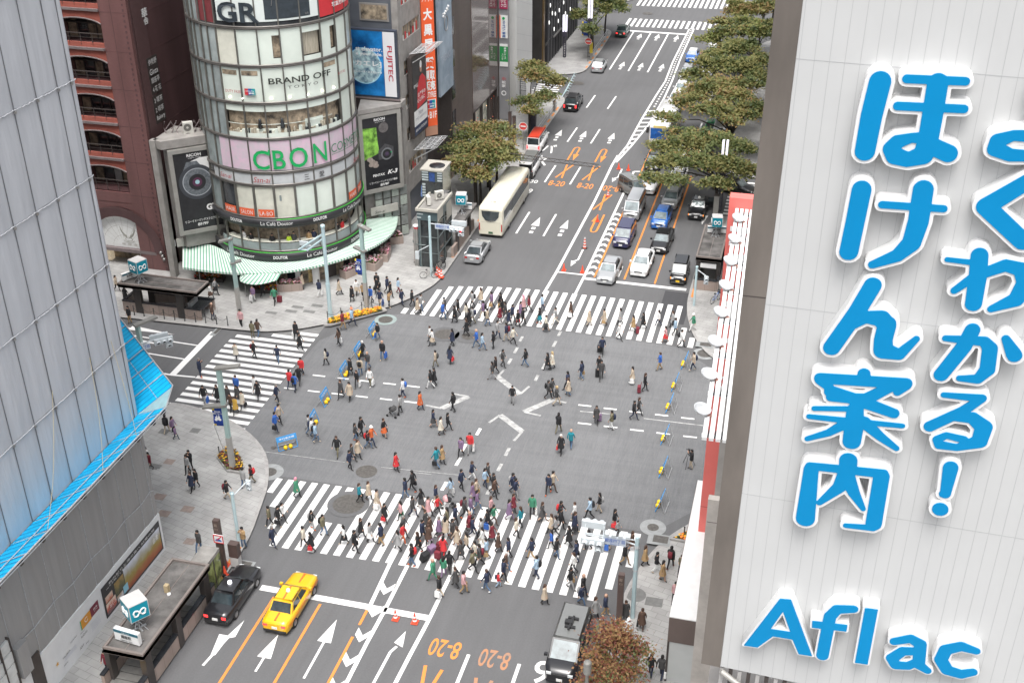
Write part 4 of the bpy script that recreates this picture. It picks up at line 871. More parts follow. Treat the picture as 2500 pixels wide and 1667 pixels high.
m.add([bp_(.10, 9.6, .034), bp_(.30, 11.1, .034), bp_(.55, 11.1, .034), bp_(.9, 9.2, .034), bp_(.8, 8.0, .034), bp_(.2, 8.2, .034)], [(5,4,3,2,1,0)], 1)
for r0, r1, mi, o_ in ((1.30, 1.62, 2, .04), (1.22, 1.30, 3, .045), (.55, 1.22, 1, .05), (0, .75, 4, .056), (0, .42, 5, .06), (0, .2, 6, .064)): disc(m, P+ux*W*.5+up*9.15, ux, up, r0, r1, o_, nn, mi)
addto(m, 'camera_print', [M_white, mat('lens_grey', (.13,.145,.16), .5, .35, 5), mat('lens_dark', (.05,.055,.065), .4), mat('lens_rim', (.36,.38,.41), .4), M_black, mat('lens_purple', (.10,.03,.07), .3), mat('lens_glint', (.35,.55,.60), .3)], bd)
m = MB(); put_text(m, 'RICOH', bp_(.5, 11.68), ux, up, 0, w=1.25, h=.27, bold=.03); put_text(m, 'imagine. change.', bp_(.52, 11.42), ux, up, 0, w=1.2, h=.12); put_text(m, 'GR', bp_(.78, 6.65), ux, up, 0, w=1.05, h=.6, bold=.05); put_text(m, 'リコーイメージングスクエア銀座', bp_(.5, 5.55), ux, up, 0, w=3.1, h=.26, bold=.01); put_text(m, '8F/9F', bp_(.5, 5.15), ux, up, 0, w=.95, h=.28, bold=.02)
addto(m, 'board_lettering', M_whitetxt, bd)
bd = thing('camera_billboard', 'tall black billboard of a photographer against green beside the grey building', 'billboard', (-38.4, 98.3, 5))
P, ux, nn, up, W = board_frame(bd, (-39.5, 97.05), (-37.0, 99.6), 5.75, 12.75)
m = MB(); m.add([bp_(0, 8.7), bp_(.45, 9.2), bp_(.42, 10.3), bp_(.40, 11.7), bp_(.0, 11.8)], [(0,1,2,3,4)], 0)
m.add([bp_(.42, 9.4, .034), bp_(.62, 10.0, .034), bp_(.86, 9.6, .034), bp_(.86, 8.6, .034), bp_(.42, 8.5, .034)], [(0,1,2,3,4)][0:1] and [(4,3,2,1,0)], 1)
for r0, r1, mi, o_ in ((.45, .6, 2, .04), (.2, .45, 3, .045), (0, .2, 4, .05)): disc(m, bp_(.66, 9.0), ux, up, r0, r1, o_, nn, mi, 24)
for u, v in ((.16, 8.75), (.22, 8.5), (.3, 8.3), (.2, 8.2), (.32, 8.05)): disc(m, bp_(u, v), ux, up, 0, .22, .055+.004*u*10, nn, 5, 12, 1.4)
disc(m, bp_(.6, 11.6), ux, up, 0, .5, .036, nn, 6, 20); disc(m, bp_(.78, 9.1), ux, up, 0, .07, .06, nn, 7, 10)
addto(m, 'photographer_print', [mat('poster_green', (.10,.28,.035), .5, .6, 1.6, col2=(.22,.45,.07)), mat('camera_body', (.06,.06,.065), .4, .4, 6), mat('lens_ring2', (.16,.17,.18), .4), M_black, mat('lens_core', (.07,.05,.09), .2), mat('hand_grey', (.30,.25,.22), .6, .3, 5), mat('face_shade', (.12,.11,.11), .6, .3, 3), M_green], bd)
m = MB(); put_text(m, 'RICOH', bp_(.5, 12.45), ux, up, 0, w=1.1, h=.25, bold=.03); put_text(m, 'imagine. change.', bp_(.52, 12.2), ux, up, 0, w=1.05, h=.1); put_text(m, 'PENTAX', bp_(.40, 7.05), ux, up, 0, w=1.2, h=.25, bold=.02); put_text(m, 'K-3', bp_(.80, 7.15), ux, up, 0, w=1.05, h=.42, bold=.03, shear=.3); put_text(m, 'リコーイメージングスクエア銀座', bp_(.52, 6.35), ux, up, 0, w=2.9, h=.22, bold=.01); put_text(m, '8F/9F', bp_(.55, 6.02), ux, up, 0, w=.9, h=.24, bold=.02)
addto(m, 'board_lettering', M_whitetxt, bd)
# wing walls, ledges, lattice friezes
m = MB()
m.prism([(-54.5,86.2), (-53.6,85.9), (-50.4,88.6), (-50.8,90), (-54.5,90)], 12.5, 13.25); m.box(-54.75, -54.2, 85.95, 86.6, .15, 13.25); m.prism([(-54.4,87.4), (-53,86.7), (-50.3,89.1), (-51,91), (-54.4,91)], 3.0, 12.5)
m.prism([(-39.7,96.8), (-36.6,99.8), (-36.6,101.3), (-41,101.3)], 13.2, 13.6); m.prism([(-39.9,97.6), (-37.2,100.3), (-37.2,101.3), (-40.6,101.3)], 3.0, 13.2)
addto(m, 'wing_wall', M_stone, tw)
m = MB()
for k in range(9):
    t = k/8; x, y = -54.2+3.6*t, 88.0+1.6*t; m.tube([(x, y, 13.25), (x+.25*(1 if k % 2 else -1), y+.1, 13.8), (x, y, 14.3)], .06, 5); m.tube([(x, y, 13.6), (x+.45, y+.2, 14.2)], .05, 5)
for k in range(10):
    t = k/9; x, y = -41.2+4.3*t, 100.15; m.tube([(x, y, 12.7), (x+.2*(1 if k % 2 else -1), y, 13.2), (x, y, 13.75)], .05, 5); m.tube([(x, y, 13.7), (x+.4, y, 12.9)], .04, 5)
m.box(-41.4, -36.7, 100.0, 100.12, 13.72, 13.86); m.box(-41.4, -36.7, 100.1, 100.14, 12.6, 13.8, 1)
addto(m, 'lattice_frieze', [M_trim_d, M_frame_d], tw)
m = MB(); m.obox((-54.0, 86.6, 3.0), (2.9, 2.5, 0), (.1, -.12, 0), (0, 0, .75), 0); m.obox((-39.3, 97.3, 3.1), (2.0, 2.05, 0), (.12, -.1, 0), (0, 0, .75), 0); sg = addto(m, 'wing_sign', mat('wing_sign_grey', (.40,.385,.355), .5, .1, 1), tw)
m = MB(); put_text(m, 'San-ai', (-52.3, 87.85, 3.35), (.757,.653,0), (0,0,1), 0, off=.2, w=1.3, h=.3, shear=.3); put_text(m, 'San-ai', (-38.6, 97.85, 3.45), (.70,.714,0), (0,0,1), 0, off=.2, w=1.1, h=.3, shear=.3); addto(m, 'wing_lettering', M_blackm, sg)
m = MB()
for k in range(4):
    for j in range(5):
        x, y = -39.0+k*.62, 97.95+k*.62; m.obox((x, y, .3+j*1.05), (.5, .5, 0), (.06, -.06, 0), (0,0,.92), (0 if (j+k) % 3 else 1))
addto(m, 'glass_block_screen', [mat('grey_screen', (.22,.235,.225), .3, .2, 3), mat('mesh_screen', (.36,.40,.36), .4, .3, 14)], tw)
# outdoor unit on the wing roof
def ac_unit(p, rz, s=1.0, label='', wide=1.0):
    t = thing('air_conditioner', label, 'air conditioner', p, rz)
    m = MB(); m.box(-.48*wide*s, .48*wide*s, -.2*s, .2*s, .1*s, 1.6*s if wide < .99 else 1.0*s); b = m.build('casing', mat('ac_casing', (.56,.55,.51), .5, .05, 3), t)
    m = MB()
    for zc in ((.48, 1.2) if wide < .99 else (.55,)):
        m.lathe((0, 0, 0), [], 3) if False else None
        for r0, r1, mi in ((0, .08, 1), (.09, .3, 0), (.3, .34, 1)):
            for k in range(18):
                a, b_ = 2*math.pi*k/18, 2*math.pi*(k+1)/18; m.add([(r*s*math.cos(q)-.05*s, -.212*s-(.01 if mi else 0), zc*s+r*s*math.sin(q)) for r, q in ((r0, a), (r1, a), (r1, b_), (r0, b_))], [(0,1,2,3)], mi)
    m.build('fan_grille', [mat('grille_dark', (.13,.125,.115), .6), mat('grille_pale', (.5,.49,.45), .6)], t)
    m = MB()
    for x in (-.35, .35): m.box(x*wide*s-.04, x*wide*s+.04, -.2*s, .2*s, 0, .1*s)
    m.build('foot', M_frame_d, t); return t
c_ = py(*Z1(1730, 1290), 88.6); ac_unit((c_[0], 88.6, c_[2]), R_(35), 1.12, 'white two-fan outdoor unit on the ledge between maroon wall and round tower', .8)
m = MB()

# ---- grey building behind the tower ---------------------------------------------------
M_slate = mat('slate_grey_panel', (.115,.125,.145), .55, .08, .8); 
fb = thing('slate_grey_building', 'slate grey building behind the round tower bearing a blue globe billboard', 'building', (-45, 101, 0))
m = MB(); m.box(-58, -37.45, 101.3, 107.4, 0, 36); addto(m, 'wall', M_slate, fb)
m = MB(); m.box(-37.5, -36.9, 101.0, 102.05, 0, 36); m.box(-37.2, -36.95, 107.2, 107.5, 0, 36); addto(m, 'corner_column', M_stone, fb)
m = MB(); m.box(-40.65, -37.85, 101.2, 101.29, 20.7, 22.3, 0); w_ = addto(m, 'window', M_stone, fb); m = MB(); m.quad((-40.5, 101.18, 20.85), (-38.0, 101.18, 20.85), (-38.0, 101.18, 22.15), (-40.5, 101.18, 22.15)); addto(m, 'pane', M_room, w_)
for k, z in enumerate((24.6, 21.35, 18.1, 14.85, 11.6, 8.35, 5.1)):
    m = MB(); m.box(-37.3, -37.0, 102.1, 107.2, z-1.35, z+.55); sp = addto(m, 'spandrel', M_stone, fb)
    m = MB(); m.add([(-37.15, 102.1, z+.55), (-37.15, 107.2, z+.55), (-37.15, 107.2, z+1.95), (-37.15, 102.1, z+1.95)], [(0,1,2,3)]); 
    for q in range(5): m.box(-37.16, -37.1, 102.1+q*1.02, 102.16+q*1.02, z+.55, z+1.95, 1)
    rr = random.Random(k)
    for q in range(9): y = 102.2+q*.55; m.box(-37.14, -37.12, y, y+rr.uniform(.15, .4), z+.56, z+.56+rr.uniform(.2, .9), rr.choice((2, 3, 4)))
    addto(m, 'window', [M_room, M_steel, M_white, M_red, M_frame_d], fb)
bd = thing('globe_billboard', 'blue billboard of a planet with a white FUJITEC strip on the slate grey wall', 'billboard', (-39, 100.9, 14))
m = MB(); m.box(-41.6, -36.95, 100.35, 100.8, 13.85, 20.15); addto(m, 'board_frame', mat('billboard_dark_frame', (.05,.06,.085), .5), bd)
m = MB(); m.quad((-41.5, 100.33, 13.98), (-38.25, 100.33, 13.98), (-38.25, 100.33, 20.0), (-41.5, 100.33, 20.0), 0); m.quad((-38.22, 100.33, 13.98), (-37.1, 100.33, 13.98), (-37.1, 100.33, 20.0), (-38.22, 100.33, 20.0), 1)
gx, gz = -40.15, 16.75; ux, up, nn = np.array([1.,0,0]), np.array([0,0,1.]), np.array([0,-1.,0])
def disc_clip(mb, r0, r1, off, mi, n=40):
    for k in range(n):
        a, b = 2*math.pi*k/n, 2*math.pi*(k+1)/n; q = [(min(-38.26, max(-41.49, gx+r*math.cos(t))), 100.33-off, gz+r*math.sin(t)) for r, t in ((r0, a), (r1, a), (r1, b), (r0, b))]; mb.add(q, [(0,1,2,3)], mi)
disc_clip(m, 0, 1.62, .008, 2); disc_clip(m, 1.62, 1.7, .008, 3)
addto(m, 'board_face', [mat('space_blue', (.005,.055,.22), .3, .5, .5, col2=(.01,.16,.42)), mat('strip_white', (.72,.72,.74), .4), mat('globe_print', (.02,.22,.48), .3, .7, 1.3, detail=8, col2=(.45,.66,.75)), mat('globe_rim', (.35,.65,.80), .3)], bd)
m = MB(); 
for s_, x, z, ww, hh in (('st elevator.', -39.6, 18.35, 2.6, .4), ('e your ride.', -39.6, 17.85, 2.6, .4), ('カエレ]', -39.75, 16.95, 2.6, .62), ('エレベータ・エスカレータ', -39.85, 16.2, 2.8, .24)): put_text(m, s_, (x, 100.31, z), (1,0,0), (0,0,1), 0, w=ww, h=hh, bold=.02)
addto(m, 'board_lettering', M_whitetxt, bd)
m = MB(); put_text(m, 'FUJITEC', (-37.66, 100.31, 17.1), (0,0,-1), (1,0,0), 0, w=3.3, h=.6, bold=.012); addto(m, 'red_lettering', mat('letter_red', (.48,.03,.06), .4), bd)
# poster of a golfer-like figure, orange hanging sign, grey-blue banner
bd = thing('street_poster', 'tall poster of a figure in red on a frame beside the orange sign', 'billboard', (-36.7, 105, 9))
P, Q = np.array([-36.45, 103.0, 0]), np.array([-36.3, 106.5, 0]); ux = (Q-P)/np.linalg.norm(Q-P); nn = np.cross(ux, [0,0,1]); up = np.array([0,0,1.]); W = 3.5
m = MB(); m.obox(P-ux*.2-nn*.4+up*9.1, ux*(W+.4), nn*.38, up*7.9); addto(m, 'board_frame', M_frame_d, bd)
m = MB(); f_ = lambda u, v, o=.0: P+ux*W*u+up*(9.3+7.5*v)+nn*o
m.add([f_(0,0), f_(1,0), f_(1,1), f_(0,1)], [(0,1,2,3)], 0); m.add([f_(0,0,.01), f_(1,0,.01), f_(1,.12,.01), f_(0,.12,.01)], [(0,1,2,3)], 1); m.add([f_(0,.12,.012), f_(1,.12,.012), f_(1,.32,.012), f_(0,.32,.012)], [(0,1,2,3)], 2)
m.add([f_(.25,.32,.014), f_(1,.36,.014), f_(.95,.66,.014), f_(.72,.74,.014), f_(.52,.72,.014), f_(.32,.6,.014)], [(0,1,2,3,4,5)], 3); disc(m, f_(.62,.82), ux, up, 0, .4, .016, nn, 4, 16, .75); disc(m, f_(.62,.87), ux, up, 0, .36, .02, nn, 2, 16, .8)
addto(m, 'board_face', [M_black, mat('poster_navy', (.02,.035,.09), .4), M_white, M_red, mat('poster_skin', (.42,.26,.19), .6)], bd)
m = MB(); put_text(m, 'New', f_(.5, .27), ux, up, 1, off=.03, w=1.2, h=.5); put_text(m, '主選手の', f_(.6, .5), ux, up, 0, off=.03, w=2.0, h=.42, bold=.02); put_text(m, '心と共に', f_(.55, .43), ux, up, 0, off=.03, w=2.0, h=.42, bold=.02); put_text(m, 'IMG', f_(.2, .64), ux, up, 0, off=.03, w=1.0, h=.35); put_text(m, 'IMG academy', f_(.5, .2), ux, up, 1, off=.03, w=2.9, h=.38); put_text(m, '銀座本店 限定販売中', f_(.5, .06), ux, up, 0, off=.03, w=3, h=.3)
addto(m, 'board_lettering', [M_whitetxt, mat('grey_print', (.35,.36,.40), .5)], bd)
m = MB()
for zb, w0 in ((17.4, 2.4), (8.0, 2.6)):
    for k in range(9): m.tube([(-36.6, 102.8+k*.45, zb), (-36.6+w0*.8, 103.2+k*.45, zb+.25)], .03, 5)
    for k in range(5): m.tube([(-36.5+w0*.2*k, 102.8+.1*k, zb+.06*k), (-36.5+w0*.2*k, 106.4+.1*k, zb+.06*k)], .035, 5)
    m.tube([(-36.7, 103.2, zb-1.1), (-36.6+w0*.8, 103.3, zb+.2)], .05, 5); m.tube([(-36.7, 106.3, zb-1.1), (-36.6+w0*.8, 106.6, zb+.2)], .05, 5)
addto(m, 'lamp_frame', M_alub, bd)
M_or = mat('orange_sign', (.76,.115,.035), .45, .05, 1)
bd = thing('vertical_sign', 'tall orange hanging sign with white characters on the avenue front', 'sign', (-36.4, 107.7, 9))
P = np.array([-36.85, 107.4, 0]); ux = np.array([.72, .69, 0]); ux /= np.linalg.norm(ux); nn = np.cross(ux, [0,0,1]); W = 1.34; Z0, Z1_ = 8.75, 24.5
m = MB(); m.obox(P-nn*.35+up*Z0, ux*W, nn*.35, up*(Z1_-Z0), 0); m.obox(P-nn*.35+up*(Z0-1.0), ux*W, nn*.34, up*.98, 1); addto(m, 'sign_body', [M_or, mat('sign_foot_tan', (.40,.22,.15), .5)], bd)
m = MB()
def zsg(y): return float(py(*Z3(925, y), 107.9)[2])
for s_, ya, yb, ww in (('大', 75, 190, .95), ('黒', 220, 330, .95), ('屋', 355, 465, .95), ('質', 520, 635, .95), ('買取', 640, 735, 1.12), ('販売', 735, 830, 1.12), ('DUTYFREE', 835, 890, 1.2), ('↓B1F', 1010, 1080, 1.2), ('チケット', -45, 20, 1.2)):
    za, zb = zsg(ya), zsg(yb); put_text(m, s_, P+ux*W/2+up*(za+zb)/2, ux, up, 0, w=ww, h=abs(za-zb)*.95, bold=.035 if len(s_) < 3 else .02)
m.obox(P+ux*.12+up*zsg(990)+nn*.012, ux*(W-.24), nn*.01, up*(zsg(905)-zsg(990)), 0); 
for k, mi in enumerate((1, 2, 3)): m.obox(P+ux*(.2+.31*k)+up*(zsg(985))+nn*.03, ux*.31, nn*.012, up*(zsg(912)-zsg(985)), mi)
put_text(m, 'UnionPay', P+ux*W/2+up*zsg(945), ux, up, 0, off=.05, w=.85, h=.2, bold=.02); put_text(m, '銀联', P+ux*(W/2+.12)+up*zsg(967), ux, up, 0, off=.05, w=.5, h=.2, bold=.02)
addto(m, 'sign_lettering', [M_whitetxt, M_red, MATS['logo_blue'], MATS['logo_teal']], bd)
bd = thing('jewellery_banner', 'tall grey-blue banner of a ring reading TASAKI on the avenue front', 'sign', (-36.6, 114, 10.4))
m = MB(); m.box(-36.85, -36.62, 111.9, 116.4, 10.4, 26); addto(m, 'banner', mat('banner_blue_grey', (.23,.30,.38), .5, .12, .35, col2=(.36,.43,.50)), bd)
m = MB(); put_text(m, 'TASAKI', (-36.6, 113.9, 14.1), (0,1,0), (0,0,1), 0, w=3.2, h=.75); put_text(m, 'jewelry', (-36.6, 114.0, 12), (0,1,0), (0,0,1), 0, w=1.6, h=.25)
m.tube([(-36.6, 114.4+.55*math.cos(a), 17.4+.75*math.sin(a)) for a in np.linspace(0, 6.28, 20)], .05, 6, 1)
for zc in (18.3, 20.8):
    for k in range(5): m.lathe((-36.58, 113.4+k*.42, zc+.16*k), [(0,-.14),(.12,-.08),(.14,0),(.12,.08),(0,.14)], 8, 2)
    m.box(-36.6, -36.57, 113.2, 115.3, zc+.25, zc+.32, 2)
addto(m, 'banner_print', [mat('faint_letter', (.45,.50,.57), .5), M_steel, M_whitetxt], bd)
M_char = mat('charcoal_louvre', (.075,.078,.085), .5, .15, 1)
nb = thing('charcoal_building', 'narrow charcoal building holding the orange sign and the jewellery banner', 'building', (-40, 111, 0))
m = MB(); m.box(-58, -37.0, 107.5, 116.6, 0, 34); addto(m, 'wall', M_char, nb)
m = MB()
for k in range(22): m.box(-37.0, -36.9, 108.2+k*.38, 108.26+k*.38, 2.9, 34)
addto(m, 'louvre', M_frame_d, nb); m = MB(); m.box(-37.0, -36.85, 108, 116.4, .15, 2.8); addto(m, 'shop_front', M_room, nb)
# brown stone building
M_bst = wall_tiles('brown_stone_tile', (.098,.075,.066), (.088,.068,.060), (.05,.04,.035), 1.05, .75, .45, .012, 0.0)
M_bpol = mat('polished_brown_stone', (.115,.088,.08), .07, .12, 1.0, spec=.9)
bb = thing('brown_stone_building', 'brown stone building with a polished mirror-like front above lit shop windows', 'building', (-40, 126, 0))
m = MB(); m.box(-60, -36.95, 116.7, 124.5, 0, 34); addto(m, 'tiled_wall', M_bst, bb)
m = MB(); m.box(-60, -36.9, 124.5, 135.2, 4.6, 34); m.box(-60, -37.4, 124.5, 135.2, 0, 4.6); addto(m, 'polished_wall', M_bpol, bb)
for z in (5.4, 8.6, 12.0, 15.4, 18.8, 22): m = MB(); m.box(-36.97, -36.9, 116.75, 117.9, z, z+1.9); addto(m, 'window', M_glass_d, bb)
m = MB(); m.quad((-37.3, 125.4, .3), (-37.3, 131.5, .3), (-37.3, 131.5, 4.5), (-37.3, 125.4, 4.5)); sw_ = addto(m, 'shop_window', mat('lit_shop_window', (.32,.36,.33), .15, .6, 1.3, detail=7, emit=.08, col2=(.55,.5,.4)), bb)
m = MB()
for y in (125.4, 128.5, 131.6, 134.9): m.box(-37.35, -36.92, y-.08, y+.08, .15, 4.6)
m.box(-37, -36.9, 125.4, 135, 4.45, 4.62); addto(m, 'frame', M_frame_d, sw_)
m = MB()
rr = random.Random(5)
for k in range(16): m.lathe((-37.1, 125.8+k*.55, rr.uniform(.6, 3.8)), [(0,-.06),(.06,0),(0,.06)], 6, rr.choice((0, 1)))
addto(m, 'display_lamp', [mat('display_red', (.5,.1,.05), .5, emit=.6), mat('display_warm', (.9,.6,.3), .5, emit=1.5)], sw_)
# sign stack
bd = thing('sign_stack', 'column of projecting clinic signs in red, white and green beside the white wall', 'sign', (-36.3, 135.6, 3))
xa, xb = float(py(*Z3(1567, 200), 135.7)[0]), float(py(*Z3(1640, 200), 135.7)[0])
def zk(y): return float(py(*Z3(1600, y), 135.7)[2])
m = MB(); m.box(xa-.12, xb+.1, 135.75, 136.1, zk(1090), 26, 0); m.box(xa-.35, xa-.12, 135.7, 136, .15, 26, 1); addto(m, 'sign_spine', [mat('spine_grey', (.22,.22,.23), .5, .06, 1), M_frame_d], bd)
m = MB()
for ya, yb, mi in ((-120, 85, 0), (143, 350, 1), (405, 425, 1), (425, 565, 2), (565, 607, 1)): m.box(xa, xb, 135.66, 135.74, zk(yb), zk(ya), mi)
m.box(xa, xa+.12, 135.63, 135.66, zk(350), zk(143), 3)
sp_ = addto(m, 'sign_panel', [mat('sign_wine', (.35,.03,.09), .4), M_white, mat('sign_green', (.02,.25,.07), .4), M_orange], bd)
m = MB(); C_ = (xa+xb)/2
for s_, x, ya, yb, ww, mi in (('ニ', C_-.18, -30, 0, .28, 0), ('ッ', C_-.18, 5, 30, .28, 0), ('ク', C_-.18, 35, 65, .3, 0), ('ヒ', C_+.2, 0, 30, .28, 0), ('ロ', C_+.2, 38, 66, .28, 0), ('メ', C_+.05, 190, 212, .35, 1), ('ニ', C_+.05, 214, 232, .35, 1), ('コ', C_+.05, 235, 255, .32, 1), ('ン', C_+.05, 258, 280, .35, 1), ('銀', C_+.05, 290, 314, .4, 1), ('座', C_+.05, 318, 342, .4, 1), ('銀座ウィメンズ', C_-.15, 490, 500, .3, 0), ('ク', C_-.15, 490, 505, .22, 0), ('リ', C_-.15, 507, 522, .2, 0), ('ニ', C_-.15, 524, 536, .22, 0), ('ッ', C_-.15, 538, 548, .2, 0), ('銀', C_+.18, 432, 450, .3, 0), ('座', C_+.18, 452, 470, .3, 0), ('レ', C_+.18, 472, 488, .26, 0), ('デ', C_+.18, 490, 506, .28, 0), ('ィ', C_+.18, 508, 520, .22, 0), ('ス', C_+.18, 522, 540, .28, 0), ('小', C_, 700, 732, .5, 2), ('松', C_, 736, 764, .5, 0), ('家', C_, 768, 796, .5, 0)):
    if len(s_) > 1: continue
    put_text(m, s_, (x, 135.63, (zk(ya)+zk(yb))/2), (1,0,0), (0,0,1), mi, w=ww, h=abs(zk(ya)-zk(yb)), bold=.02)
disc(m, np.array([C_, 135.6, zk(848)]), np.array([1.,0,0]), np.array([0,0,1.]), .2, .32, 0, np.array([0,-1.,0]), 0, 18); disc(m, np.array([C_+.02, 135.6, zk(168)]), np.array([1.,0,0]), np.array([0,0,1.]), 0, .17, .02, np.array([0,-1.,0]), 3, 14)
addto(m, 'sign_lettering', [M_whitetxt, mat('letter_blue', (.02,.10,.32), .4), M_red, M_green], sp_)
gb = thing('white_panel_building', 'plain white panelled building at the side street corner with a tree before it', 'building', (-38, 143, 0))
m = MB(); m.box(-60, -35.6, 139.3, 147.5, 0, 34); addto(m, 'wall', mat('white_panel_wall', (.60,.60,.59), .4, .03, .8), gb)
m = MB()
for k in range(14): m.add([(-35.59, 139.4, 30-k*2.0), (-35.59, 139.4, 30.04-k*2.0), (-35.59, 147.4, 27.6-k*2.0), (-35.59, 147.4, 27.56-k*2.0)], [(0,1,2,3)][0:1] and [(3,2,1,0)])
addto(m, 'panel_joint', mat('panel_joint_grey', (.46,.46,.46), .5), gb)
m = MB(); m.box(-35.62, -35.5, 141, 144, .15, 4.2); addto(m, 'entrance', M_glass_d, gb)
gb2 = thing('grey_clinic_building', 'slim grey building behind the column of clinic signs', 'building', (-40, 137, 0))
m = MB(); m.box(-60, -37.0, 135.3, 139.2, 3.2, 34); m.box(-60, -37.8, 135.3, 139.2, 0, 3.2, 1); addto(m, 'wall', [mat('clinic_grey', (.24,.24,.245), .5, .06, 1), M_room], gb2)
db = thing('dark_boutique_building', 'black finned boutique building dotted with small white oval lights', 'building', (-38, 165, 0))
m = MB(); m.box(-70, -36.7, 157.8, 181.5, 0, 30); addto(m, 'wall', mat('boutique_black', (.035,.032,.03), .35, .2, 1), db)
m = MB(); m.box(-36.75, -36.5, 158.0, 158.7, 0, 30); addto(m, 'bronze_strip', mat('bronze_gold', (.20,.135,.065), .35, .1, 1, .6), db)
m = MB()
for k in range(24): m.box(-36.7, -36.35, 160+k*.9, 160.12+k*.9, .2, 30, k % 2)
for z in (3.4, 7.0, 10.6): m.box(-36.7, -36.45, 160, 181.4, z, z+.12, 1)
addto(m, 'vertical_fin', [M_blackm, mat('fin_grey', (.10,.10,.105), .4)], db)
m = MB(); rr = random.Random(11)
for k in range(26):
    y = rr.uniform(160.5, 181); z = rr.uniform(4.2, 13); m.lathe((-36.3, y, z), [(0,-.3),(.05,-.26),(.085,0),(.05,.26),(0,.3)], 8)
addto(m, 'oval_light', mat('oval_white', (.85,.85,.82), .4, emit=.6), db)
m = MB(); put_text(m, 'NAVI', (-36.3, 158.9, 3.5), (0,1,0), (0,0,1), 0, w=1.4, h=.5); m.box(-36.3, -36.1, 163, 168, 3.3, 3.5); addto(m, 'door_canopy', M_steel, db)
for i, (y0, y1, hh, lab, c) in enumerate(((199.5, 222, 30, 'pale office block beyond the far crossing on the café side', (.30,.29,.28)), (222.5, 250, 34, 'brown office block farther along the avenue on the café side', (.2,.17,.15)))):
    t = thing('office_building', lab, 'building', (-38, y0, 0)); m = MB(); m.box(-70, -36.8, y0, y1, 0, hh); addto(m, 'wall', mat('office_wall_%s' % 'ab'[i], c, .7, .1, .6), t)
    m = MB()
    for z in range(3, int(hh)-2, 4): m.box(-36.85, -36.75, y0+1, y1-1, z, z+2)
    addto(m, 'window', M_glass_d, t)
for i, (y0, y1, hh, x0, lab, c) in enumerate(((84.5, 112, 27, -3.0, 'department store block behind the pavement trees next to the metro entrance', (.34,.33,.31)), (124.5, 150, 30, -3.0, 'cream office block behind the far pavement trees', (.38,.36,.32)), (150.5, 181, 31, -3.0, 'grey office block at the far crossing behind the trees', (.25,.25,.26)))):
    t = thing('office_building', lab, 'building', (x0, y0, 0)); m = MB(); m.box(x0, 40, y0, y1, 0, hh); addto(m, 'wall', mat('store_wall_%s' % 'abc'[i], c, .7, .1, .6), t)
    m = MB()
    for z in range(4, int(hh)-2, 4): m.box(x0-.06, x0+.03, y0+1, y1-1, z, z+2)
    m.box(x0-.06, x0+.03, y0+1, y1-1, .2, 3.2)
    addto(m, 'window', M_glass_d, t)
# ================================================================== BIG ROOFTOP BILLBOARD AND THE NEAR BLOCK
YB = 28.0
def contour(sdf, level, x0, z0, h):
    """closed outlines of sdf = level by marching squares on a grid"""
    f = sdf-level; ny, nx = f.shape; seg = {}
    def pt(i, j, e):
        if e == 0: t = f[j, i]/(f[j, i]-f[j, i+1]); return (('h', j, i), (x0+(i+t)*h, z0+j*h))
        if e == 2: t = f[j+1, i]/(f[j+1, i]-f[j+1, i+1]); return (('h', j+1, i), (x0+(i+t)*h, z0+(j+1)*h))
        if e == 3: t = f[j, i]/(f[j, i]-f[j+1, i]); return (('v', j, i), (x0+i*h, z0+(j+t)*h))
        t = f[j, i+1]/(f[j, i+1]-f[j+1, i+1]); return (('v', j, i+1), (x0+(i+1)*h, z0+(j+t)*h))
    T = {1:[(3,0)],2:[(0,1)],3:[(3,1)],4:[(1,2)],5:[(3,2),(1,0)],6:[(0,2)],7:[(3,2)],8:[(2,3)],9:[(2,0)],10:[(0,3),(2,1)],11:[(2,1)],12:[(1,3)],13:[(1,0)],14:[(0,3)]}
    ins = f < 0; P = {}
    code = ins[:-1,:-1]*1+ins[:-1,1:]*2+ins[1:,1:]*4+ins[1:,:-1]*8
    for j, i in zip(*np.where((code > 0) & (code < 15))):
        for a, b in T[int(code[j, i])]:
            ka, pa = pt(i, j, a); kb, pb = pt(i, j, b); P[ka] = pa; P[kb] = pb; seg[ka] = kb
    loops = []
    while seg:
        k0 = next(iter(seg)); k = k0; L = []
        while k in seg: L.append(P[k]); k = seg.pop(k)
        if len(L) > 6: loops.append(L)
    return loops
def simplify(L, eps):
    L = np.array(L); keep = [0]
    def rec(a, b):
        if b-a < 2: return
        p, q = L[a], L[b]; d = q-p; n = np.hypot(*d)+1e-9; dist = np.abs((L[a+1:b, 0]-p[0])*d[1]-(L[a+1:b, 1]-p[1])*d[0])/n; k = int(dist.argmax())
        if dist[k] > eps: rec(a, a+1+k); keep.append(a+1+k); rec(a+1+k, b)
    h = len(L)//2; rec(0, h); keep.append(h); rec(h, len(L)-1); return L[sorted(set(keep))]
def outline_mesh(loops, depth, name, m, y, parent):
    c = bpy.data.curves.new(name, 'CURVE'); c.dimensions = '2D'; c.fill_mode = 'BOTH'; c.extrude = depth/2
    for L in loops:
        sp = c.splines.new('POLY'); sp.points.add(len(L)-1)
        for p, q in zip(sp.points, L): p.co = (q[0], q[1], 0, 1)
        sp.use_cyclic_u = True
    o = bpy.data.objects.new(name, c); COL.objects.link(o); bpy.context.view_layer.update()
    me = bpy.data.meshes.new_from_object(o.evaluated_get(bpy.context.evaluated_depsgraph_get())); bpy.data.objects.remove(o); bpy.data.curves.remove(c)
    me.name = name; me.materials.clear(); me.materials.append(m); me.transform(Matrix.Rotation(R_(90), 4, 'X'))
    o = bpy.data.objects.new(name, me); COL.objects.link(o); o.location = (0, y, 0); o.parent = parent; return o
